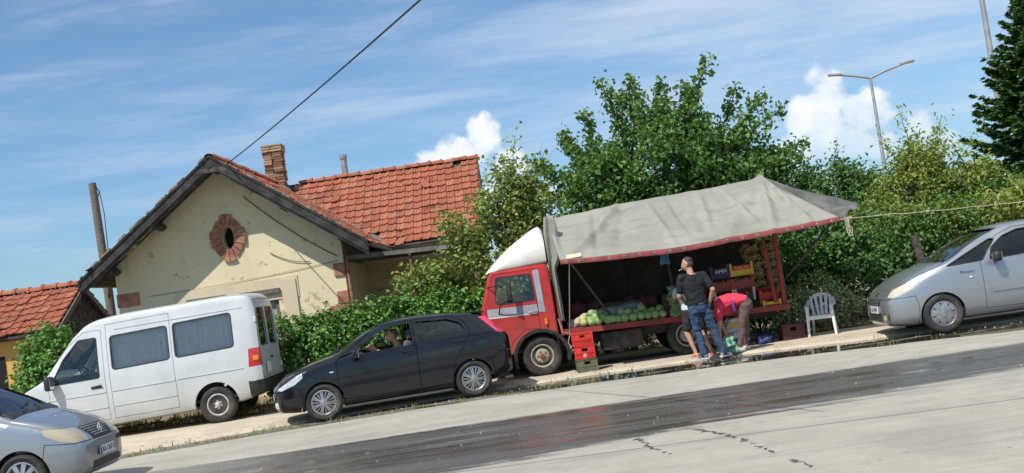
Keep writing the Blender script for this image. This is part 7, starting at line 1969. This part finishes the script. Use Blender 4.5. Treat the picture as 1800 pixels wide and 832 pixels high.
def tree(name, label, base, lobes, leafmat_, leafsz, n_limb, n_twig, per_twig, seed, trunk_r=.12, trunk_h=1.6, fork=None, cat='tree', group=None, spread=.14, up=.35, droop=.0, shoots=(), twig_r=.008, asp=.62, bare=(), tdir=None, barkm='bark', surf=.55):
    """trunk and limbs grown towards points inside the crown lobes; leaves along the outer twigs.  lobes: (centre, radii, weight) in world space"""
    rg = random.Random(seed); rng = np.random.default_rng(seed); base = Vector(base)
    root = thing(name, label, cat, base, group=group)
    wts = [l[2] for l in lobes]
    def target(edge):
        c, r, _ = rg.choices(lobes, wts)[0]
        while True:
            q = Vector((rg.gauss(0, 1), rg.gauss(0, 1), rg.gauss(0, 1))).normalized(); s_ = rg.uniform(edge, 1.02)
            return Vector((c[0] + q.x * r[0] * s_, c[1] + q.y * r[1] * s_, c[2] + q.z * r[2] * s_))
    mb = MB(); pts = []
    top = base + Vector((0, 0, trunk_h)) + (Vector(tdir) if tdir else Vector((rg.gauss(0, .1), rg.gauss(0, .1), 0)))
    tp = branch(base + Vector((0, 0, -.1)), top, rg, .05, 6); mb.tube(tp, list(np.linspace(trunk_r * 1.15, trunk_r * .8, 6)), 9)
    limbs = []
    for i in range(n_limb):
        e = target(.35); st_ = tp[-1] if i % 3 else tp[-2]
        br = branch(st_, st_.lerp(e, .85), rg, .14, 8, .06); r0 = trunk_r * rg.uniform(.38, .62); mb.tube(br, list(np.linspace(r0, r0 * .22, 8)), 6); limbs.append((br, r0))
    allp = [(q, r0 * (1 - .1 * k_)) for br, r0 in limbs for k_, q in enumerate(br) if k_ >= 2]
    arr = np.array([tuple(q) for q, _ in allp])
    for i in range(n_twig):
        e = target(surf); d2 = ((arr - np.array(tuple(e))) ** 2).sum(1) * (1 + .5 * rng.random(len(arr))); k_ = int(np.argmin(d2)); st_ = allp[k_][0]
        br = branch(st_, e, rg, .13, 6, .05); mb.tube(br, list(np.linspace(twig_r * 2.0, twig_r * .5, 6)), 4, cap=False)
        if i in bare: continue
        for j in range(per_twig):
            t = rg.uniform(.35, 1.06) ** .8; x = min(4.99, t * 5); q = br[int(x)].lerp(br[int(x) + 1], x - int(x)); pts.append((q.x + rg.gauss(0, spread), q.y + rg.gauss(0, spread), q.z + rg.gauss(0, spread)))
    for a, b, n_, sp_, r_ in shoots:
        br = branch(a, b, rg, .05, 8); mb.tube(br, list(np.linspace(r_, r_ * .3, 8)), 5, cap=False)
        for j in range(n_):
            t = rg.uniform(.12, 1.03); x = min(6.99, t * 7); q = br[int(x)].lerp(br[int(x) + 1], x - int(x)); pts.append((q.x + rg.gauss(0, sp_), q.y + rg.gauss(0, sp_), q.z + rg.gauss(0, sp_)))
    me = mb.mesh('trunk'); me.transform(Matrix.Translation(-base)); new_obj('trunk', smooth(me, 60), M[barkm], root)
    if pts:
        me = leaf_mesh('crown', pts, leafsz, rng, up, asp, droop); me.transform(Matrix.Translation(-base)); new_obj('crown', me, M[leafmat_], root)
    return root
def shrub(name, label, base, lobes, leafmat_, leafsz, n, seed, cat='bush', group=None, up=.3, shell=.75, clump=.10, asp=.62, stems=10, tone=1.):
    """leaves in clumps filling lobes, thick towards the outside; lobes (centre, radii, weight) world space"""
    rg = random.Random(seed); rng = np.random.default_rng(seed); base = Vector(base); root = thing(name, label, cat, base, group=group); P = []; O = []; mb = MB()
    wts = np.array([l[2] * l[1][0] * l[1][2] for l in lobes]); wts = wts / wts.sum(); nc = max(8, n // 16)
    for li, (c, r, _) in enumerate(lobes):
        k_ = int(nc * wts[li]) + 1; d = rng.normal(size=(k_, 3)); d /= np.linalg.norm(d, axis=1, keepdims=True); s_ = rng.uniform(0, 1, (k_, 1)) ** .33; s_ = shell * .5 + (1.04 - shell * .5) * s_
        bump = np.array([1 + .16 * mnoise.noise(Vector((x * 2.3 + li, y * 2.3, z * 2.3 + seed))) for x, y, z in d])[:, None]
        cen = np.array(c) + d * s_ * bump * np.array(r); m_ = 16
        P.append(np.repeat(cen, m_, 0) + rng.normal(0, clump, (k_ * m_, 3))); O.append(np.repeat(d, m_, 0) * .8)
        for j in range(max(2, int(stems * wts[li]))):
            e = Vector(cen[rg.randrange(k_)]); mb.tube(branch(Vector((c[0] + rg.gauss(0, r[0] * .25), c[1] + rg.gauss(0, r[1] * .2), base.z - .05)), e, rg, .08, 6), list(np.linspace(.022, .006, 6)), 5, cap=False)
    P = np.concatenate(P); O = np.concatenate(O); ok = P[:, 2] > .04; P, O = P[ok], O[ok]
    me = leaf_mesh('foliage', P, leafsz, rng, up, asp, 0., O); me.transform(Matrix.Translation(-base)); new_obj('foliage', me, M[leafmat_], root)
    me = mb.mesh('stems'); me.transform(Matrix.Translation(-base)); new_obj('stems', me, M['twig'], root)
    return root

# ivy hedge along the yard, one clipped run
lob = []; rg_ = random.Random(2)
for i in range(15):
    x = -5.1 + i * .40; lob.append(((x, 22.95 + rg_.gauss(0, .06), .92 + rg_.gauss(0, .04)), (.46, .42, .96 + rg_.gauss(0, .05)), 1))
shrub('hedge', 'dense glossy green hedge between the minibus and the red truck cab', (-2.2, 22.95, 0), lob, 'leaf_ivy', .115, 30000, 5, 'hedge', clump=.075, stems=40)
shrub('bush', 'rounded ivy covered bush between the ochre shed and the white minibus', (-10.1, 23.6, 0), [((-10.0, 23.6, 1.12), (.72, .7, 1.22), 1), ((-9.6, 23.6, .85), (.65, .6, .95), 1), ((-10.45, 23.6, .85), (.5, .5, .95), 1)], 'leaf_ivy', .115, 11000, 6, clump=.08)
# small sparse tree by the cab
tree('fruit_tree', 'sparse young fruit tree with crooked bare branches behind the truck cab', (-.15, 23.6, 0), [((-.55, 23.6, 2.45), (.85, .7, .80), 3), ((-1.55, 23.4, 1.95), (1.0, .6, .60), 2.8), ((.25, 23.7, 2.95), (.6, .5, .85), 1.8), ((.25, 23.7, 2.0), (.65, .5, .8), 1.7), ((-2.0, 23.3, 2.3), (.7, .4, .35), .9), ((-1.0, 23.5, 3.4), (.75, .5, .55), 1.3), ((.05, 23.6, 3.85), (.70, .5, .80), 3.2), ((.7, 23.6, 3.2), (.55, .4, .7), 1.6)],
     'leaf_small', .120, 12, 250, 48, 21, .085, 1.35, spread=.11, bare=(3, 17, 31, 44, 50, 61, 70, 77, 83, 88), shoots=[((-.1, 23.6, 2.5), (.36, 23.6, 4.95), 110, .11, .022), ((.1, 23.6, 3.2), (.95, 23.7, 4.50), 16, .06, .02), ((-.2, 23.6, 2.0), (-1.3, 23.4, 3.1), 18, .10, .018), ((.5, 23.7, 3.8), (1.15, 23.6, 4.55), 0, .05, .008), ((.6, 23.7, 3.9), (.95, 23.6, 4.7), 0, .05, .008), ((-.1, 23.6, 2.0), (.75, 23.6, 3.0), 30, .09, .018)], tdir=(.25, 0, 0))
shrub('bush', 'leafy undergrowth at the foot of the sparse fruit tree', (-.35, 23.4, 0), [((-.5, 23.5, 1.0), (.75, .4, .7), 1), ((.15, 23.6, 1.1), (.6, .4, .8), 1)], 'leaf_ivy', .11, 4200, 61, clump=.08)
# big broadleaf tree
sh = []
rg_ = random.Random(77)
for x, z, x2, z2 in ((2.9, 4.9, 2.55, 6.05), (3.3, 5.0, 3.3, 6.25), (3.7, 4.9, 3.95, 5.95), (4.2, 4.7, 5.0, 6.25), (4.9, 4.3, 5.75, 5.65), (4.8, 4.0, 6.6, 4.95), (5.2, 3.6, 7.1, 4.05), (1.9, 4.3, 1.55, 5.15), (1.4, 3.9, .75, 4.55), (5.0, 3.5, 6.6, 3.55), (3.5, 4.8, 3.0, 5.85), (4.4, 4.8, 4.45, 5.75), (2.2, 4.4, 2.1, 5.45), (1.6, 3.5, .55, 4.05), (5.2, 4.2, 6.25, 5.35)):
    sh.append(((x, 25.6 + rg_.gauss(0, .3), z), (x2, 25.6 + rg_.gauss(0, .4), z2), 230, .105, .03))
tree('broadleaf_tree', 'large broadleaf tree with upright leafy shoots rising behind the tarpaulin', (3.25, 25.6, 0), [((3.7, 25.6, 4.3), (1.75, 1.5, 1.25), 3.2), ((2.1, 25.5, 3.7), (1.05, 1.1, 1.0), 2.), ((5.4, 25.7, 3.7), (1.45, 1.2, .95), 2.4), ((3.2, 25.4, 2.9), (2.2, 1.2, .7), 2), ((1.3, 25.2, 2.6), (.9, .8, .7), .8)],
     'leaf_big', .140, 16, 320, 78, 8, .17, 1.9, spread=.14, shoots=sh, up=.25, droop=.6, surf=.6, asp=.74)
# mixed growth right of the truck
G_ = 'trees and bushes growing behind the truck and chair'
shrub('bush', 'dark dense bush directly behind the rear end of the truck', (5.6, 23.3, 0), [((5.3, 23.3, 1.3), (1.0, .8, 1.2), 1), ((6.1, 23.3, 1.7), (1.0, .8, 1.0), 1), ((4.6, 23.8, 1.3), (.9, .6, 1.2), .8), ((3.3, 24., 1.2), (1.2, .5, 1.1), .8), ((1.9, 23.7, .9), (1.1, .5, .95), .8), ((.8, 23.7, .9), (1.0, .5, .95), .8)], 'leaf_dark', .11, 17000, 31, clump=.09, stems=26)
shrub('bush', 'dark dense bush behind the bonnet of the silver people carrier', (7.4, 23.0, 0), [((7.0, 22.9, .95), (.95, .7, .95), 1), ((7.9, 22.8, 1.0), (.95, .7, 1.0), 1), ((7.4, 23.2, 1.6), (1.1, .7, .75), 1), ((8.9, 22.9, 1.2), (1.0, .7, 1.1), 1)], 'leaf_dark', .095, 12000, 32, clump=.09, stems=26)
shrub('bush', 'low pale-leaved bush right behind the white chair', (5.6, 21.75, 0), [((5.15, 21.75, .52), (.42, .3, .46), 1), ((5.75, 21.8, .62), (.50, .32, .52), 1.2), ((6.25, 21.8, .40), (.38, .28, .36), .8)], 'leaf_pale', .075, 2600, 33, clump=.07, stems=12)
tree('green_tree', 'mid green small-leaved tree in front of the double street lamp', (7.0, 25.5, 0), [((6.6, 25.5, 2.8), (1.1, .9, .85), 2), ((7.6, 25.6, 2.8), (1.1, .9, .8), 2), ((6.0, 25.4, 2.4), (.8, .7, .6), 1), ((8.3, 25.5, 2.7), (.8, .7, .7), 1)], 'leaf_far', .11, 10, 190, 60, 41, .10, 1.3, spread=.12,
     shoots=[((6.6, 25.5, 3.0), (6.75, 25.5, 4.2), 60, .09, .015), ((6.4, 25.5, 3.0), (6.2, 25.5, 3.75), 45, .09, .015), ((7.5, 25.5, 3.1), (7.75, 25.5, 3.95), 50, .09, .015), ((6.9, 25.5, 3.2), (6.95, 25.5, 3.8), 40, .09, .012)])
tree('peach_tree', 'yellowish narrow-leaved tree with thin upright branches left of the spruce', (9.0, 24.4, 0), [((8.9, 24.4, 2.45), (1.1, .8, .75), 2), ((9.9, 24.4, 2.4), (1.2, .8, .7), 2), ((7.9, 24.2, 2.0), (.8, .6, .45), 1), ((9.2, 24.4, 3.3), (.6, .6, .6), .9)], 'leaf_yellow', .15, 10, 190, 56, 43, .10, 1.2, spread=.11, asp=.36, droop=.5,
     shoots=[((9.0, 24.4, 2.8), (8.9, 24.4, 4.35), 85, .12, .02), ((9.3, 24.4, 2.8), (9.75, 24.4, 4.15), 80, .12, .018), ((8.8, 24.4, 2.8), (8.35, 24.4, 3.9), 60, .11, .016), ((9.6, 24.4, 2.8), (10.4, 24.4, 3.5), 60, .11, .016)])
tree('peach_tree', 'low yellowish bushy tree overhanging the silver people carrier', (10.3, 23.3, 0), [((10.0, 23.3, 1.9), (1.2, .6, .5), 2), ((8.6, 23.2, 1.85), (.9, .5, .4), 1.4), ((11.3, 23.4, 2.1), (1.2, .7, .7), 2)], 'leaf_yellow', .14, 9, 130, 56, 47, .08, 1.0, spread=.10, asp=.38, droop=.4)
shrub('bush', 'mid green bush filling the gap under the yellowish trees', (9.8, 24.2, 0), [((9.0, 24.3, 1.4), (1.2, .6, 1.1), 1), ((10.5, 24.2, 1.5), (1.3, .7, 1.2), 1), ((12., 24.4, 1.5), (1.3, .7, 1.3), 1)], 'leaf_far', .11, 9000, 48, clump=.10, stems=20)
# spruce
def spruce(base, h, rb, seed, label):
    rg = random.Random(seed); rng = np.random.default_rng(seed); base = Vector(base); root = thing('spruce', label, 'tree', base); mb = MB(); mb.tube([(0, 0, 0), (0, 0, h * .5), (0, 0, h)], [.16, .09, .015], 9); P = []; T = []; z = .6
    while z < h - .05:
        q = z / h; R_ = rb * (1 - q) ** .82 + .06; nb = 7 if q < .85 else 4; a0 = rg.uniform(0, 6)
        for b in range(nb):
            a = a0 + 2 * PI * b / nb + rg.gauss(0, .12); L = R_ * rg.uniform(.78, 1.12); d = Vector((math.cos(a), math.sin(a), 0)); st_ = Vector((0, 0, z)); e = d * L + Vector((0, 0, z - .10 * L + .10))
            br = [st_.lerp(e, t) + Vector((0, 0, -.16 * L * math.sin(PI * t) + .06 * t * t)) for t in np.linspace(0, 1, 6)]; mb.tube(br, list(np.linspace(.022, .005, 6)), 4, cap=False); ns = int(12 + L * 22); sdv = Vector((-d.y, d.x, 0))
            for i in range(ns):
                t = rg.uniform(.12, 1.02); x = min(4.99, t * 5); c = br[int(x)].lerp(br[int(x) + 1], x - int(x)); w = .34 * L * (1 - t) + .06
                for sg in (-1, 1):
                    dr = (d * .55 + sdv * sg * .85 + Vector((0, 0, rg.uniform(-.28, .05)))).normalized(); l = w * rg.uniform(.6, 1.1)
                    for k_ in range(3): P.append(tuple(c + dr * l * (k_ + .4) / 3 + Vector((0, 0, rg.gauss(0, .015))))); T.append(tuple(dr + Vector((rg.gauss(0, .25), rg.gauss(0, .25), rg.gauss(0, .2)))))
        z += .20 * (1 - .45 * q) + .03
    for k_ in range(10): P.append((rg.gauss(0, .02), rg.gauss(0, .02), h - .25 + k_ * .03)); T.append((rg.gauss(0, .5), rg.gauss(0, .5), 1))
    P = np.array(P); T = np.array(T); T /= np.linalg.norm(T, axis=1, keepdims=True); n = len(P); nr = np.tile([0, 0, 1.], (n, 1)) + rng.normal(0, .35, (n, 3)); b = np.cross(T, nr); b /= np.linalg.norm(b, axis=1, keepdims=True); L = rng.uniform(.15, .26, (n, 1)); w = L * .22; up = np.cross(b, T)
    V = np.stack([P - T * L * .5, P + b * w - T * L * .1 - up * .02, P + T * L * .55, P - b * w - T * L * .1 - up * .02], 1).reshape(-1, 3); o = (np.arange(n) * 4)[:, None]; F = np.concatenate([o, o + 1, o + 2, o + 3], 1)
    new_obj('crown', fast_mesh('crown', V, F), M['needle'], root); mb.build('trunk', M['bark'], root, 50); return root
spruce((14.30, 29.5, 0), 7.3, 3.6, 3, 'dark green spruce at the right edge of the picture')
# trees farther back closing the view between the nearer ones
for i, (x, y, h, r, lab) in enumerate(((4.6, 33, 3.1, 1.9, 'distant green tree seen under the big broadleaf crown'), (10.4, 31, 3.4, 2.0, 'distant green tree behind the yellowish tree'), (12.2, 28, 2.7, 1.8, 'green tree standing below the spruce'), (8.2, 32, 3.3, 1.9, 'distant green tree behind the mid green tree'), (16.5, 27, 2.9, 2.3, 'green tree at the far right behind the silver people carrier'))):
    shrub('green_tree', lab, (x, y, 0), [((x, y, h * .58), (r, r * .7, h * .44), 1), ((x - r * .6, y, h * .45), (r * .7, r * .6, h * .38), .7), ((x + r * .6, y + .2, h * .5), (r * .7, r * .6, h * .40), .7)], 'leaf_far' if i % 2 else 'leaf_dark', .15, 5200, 80 + i, 'tree', None, clump=.16, stems=14)
# dry litter and grass tufts on the soil behind the kerb
rng = np.random.default_rng(9); n = 5200
X = rng.uniform(-10, 10, n); Y = 21.2 + np.abs(rng.normal(0, .75, n)); keep = (X < -.9) | (X > 5.0); X, Y = X[keep], Y[keep]
P = np.stack([X, Y, .075 + rng.uniform(0, .05, len(X))], 1)
M['litter'] = islmat('dry_litter', [(.42, .31, .15), (.52, .40, .20), (.30, .20, .10), (.18, .16, .06), (.24, .15, .08)], .8, .1)
tag(new_obj('leaf_litter', leaf_mesh('leaf_litter', P, .075, rng, .6), M['litter']), 'dry fallen leaves scattered on the soil', 'leaves', None, 'stuff')
P = []; T = []
for i in range(420):
    x = rng.uniform(-10, 9.5); 
    if -.8 < x < 4.6: continue
    y = rng.uniform(21.3, 22.6) + (0 if x < 0 else .0); nb = rng.integers(8, 16)
    for j in range(nb): P.append((x + rng.normal(0, .05), y + rng.normal(0, .05), .07)); T.append((rng.normal(0, .35), rng.normal(0, .35), 1))
P = np.array(P); T = np.array(T); T /= np.linalg.norm(T, axis=1, keepdims=True); n = len(P); b = np.cross(T, rng.normal(size=(n, 3))); b /= np.linalg.norm(b, axis=1, keepdims=True); L = rng.uniform(.08, .26, (n, 1))
V = np.stack([P - b * .006, P + b * .006, P + T * L + b * .001, P + T * L - b * .001], 1).reshape(-1, 3); o = (np.arange(n) * 4)[:, None]
tag(new_obj('dry_grass', fast_mesh('dry_grass', V, np.concatenate([o, o + 1, o + 2, o + 3], 1)), islmat('grass_blade', [(.30, .26, .10), (.16, .18, .05), (.42, .34, .16), (.10, .14, .04)], .7, .2)), 'thin dry grass tufts on the soil behind the pavement', 'grass', None, 'stuff')

# loose gravel and grit along the pavement lip and gutter, weeds in the kerb joint
def stones(name, n, fx, fy, fz, smin, smax, mat, seed, label):
    rng = np.random.default_rng(seed); X = fx(rng, n); Y = fy(rng, X); Z = fz(rng, X, Y); sz = smin + (smax - smin) * rng.random(n) ** 3
    base = np.array([(1, 0, 0), (0, 1, 0), (-1, 0, 0), (0, -1, 0), (0, 0, .8), (0, 0, -.5)], float); V = base[None] * sz[:, None, None] * rng.uniform(.6, 1.3, (n, 6, 1)); a = rng.uniform(0, 6.28, n); c, s_ = np.cos(a)[:, None], np.sin(a)[:, None]
    V = np.stack([V[..., 0] * c - V[..., 1] * s_, V[..., 0] * s_ + V[..., 1] * c, V[..., 2]], -1) + np.stack([X, Y, Z], 1)[:, None]
    f = np.array([(0, 1, 4), (1, 2, 4), (2, 3, 4), (3, 0, 4), (1, 0, 5), (2, 1, 5), (3, 2, 5), (0, 3, 5)]); F = (np.arange(n) * 6)[:, None, None] + f[None]
    tag(new_obj(name, fast_mesh(name, V.reshape(-1, 3), F.reshape(-1, 3)), mat), label, 'gravel', None, 'stuff')
M['grit'] = islmat('grit', [(.38, .33, .26), (.46, .41, .33), (.30, .26, .20), (.52, .47, .40)], .9)
ux = lambda rng, n: rng.uniform(-9.5, 10.5, n)
stones('gravel', 3200, ux, lambda rng, X: kerbY(X) + GW(X) + rng.normal(.15, .45, len(X)), lambda rng, X, Y: np.where(Y > kerbY(X) + GW(X) + .05, .052, .008), .004, .020, M['grit'], 4, 'loose gravel along the lip of the pavement')
stones('grit', 1100, lambda rng, n: rng.uniform(-7, 8, n), lambda rng, X: rng.uniform(8.6, 17.6, len(X)), lambda rng, X, Y: X * 0 + .002, .003, .013, M['grit'], 6, 'scattered grit on the asphalt')
rng = np.random.default_rng(19); P = []; T = []
for i in range(170):
    x = rng.uniform(-9, 1.5) if i < 120 else rng.uniform(-9, 9); y = float(kerbY(x)) + rng.normal(.05, .06) + (float(GW(x)) if i % 3 == 0 else 0)
    for j in range(rng.integers(6, 14)): P.append((x + rng.normal(0, .05), y + rng.normal(0, .03), .0)); T.append((rng.normal(0, .5), rng.normal(0, .5), 1))
P = np.array(P); T = np.array(T); T /= np.linalg.norm(T, axis=1, keepdims=True); n = len(P); b = np.cross(T, rng.normal(size=(n, 3))); b /= np.linalg.norm(b, axis=1, keepdims=True); L = rng.uniform(.03, .10, (n, 1))
V = np.stack([P - b * .006, P + b * .006, P + T * L + b * .001, P + T * L - b * .001], 1).reshape(-1, 3); o = (np.arange(n) * 4)[:, None]
tag(new_obj('kerb_weeds', fast_mesh('kerb_weeds', V, np.concatenate([o, o + 1, o + 2, o + 3], 1)), bpy.data.materials['grass_blade']), 'small weeds growing along the kerb joint', 'weeds', None, 'stuff')
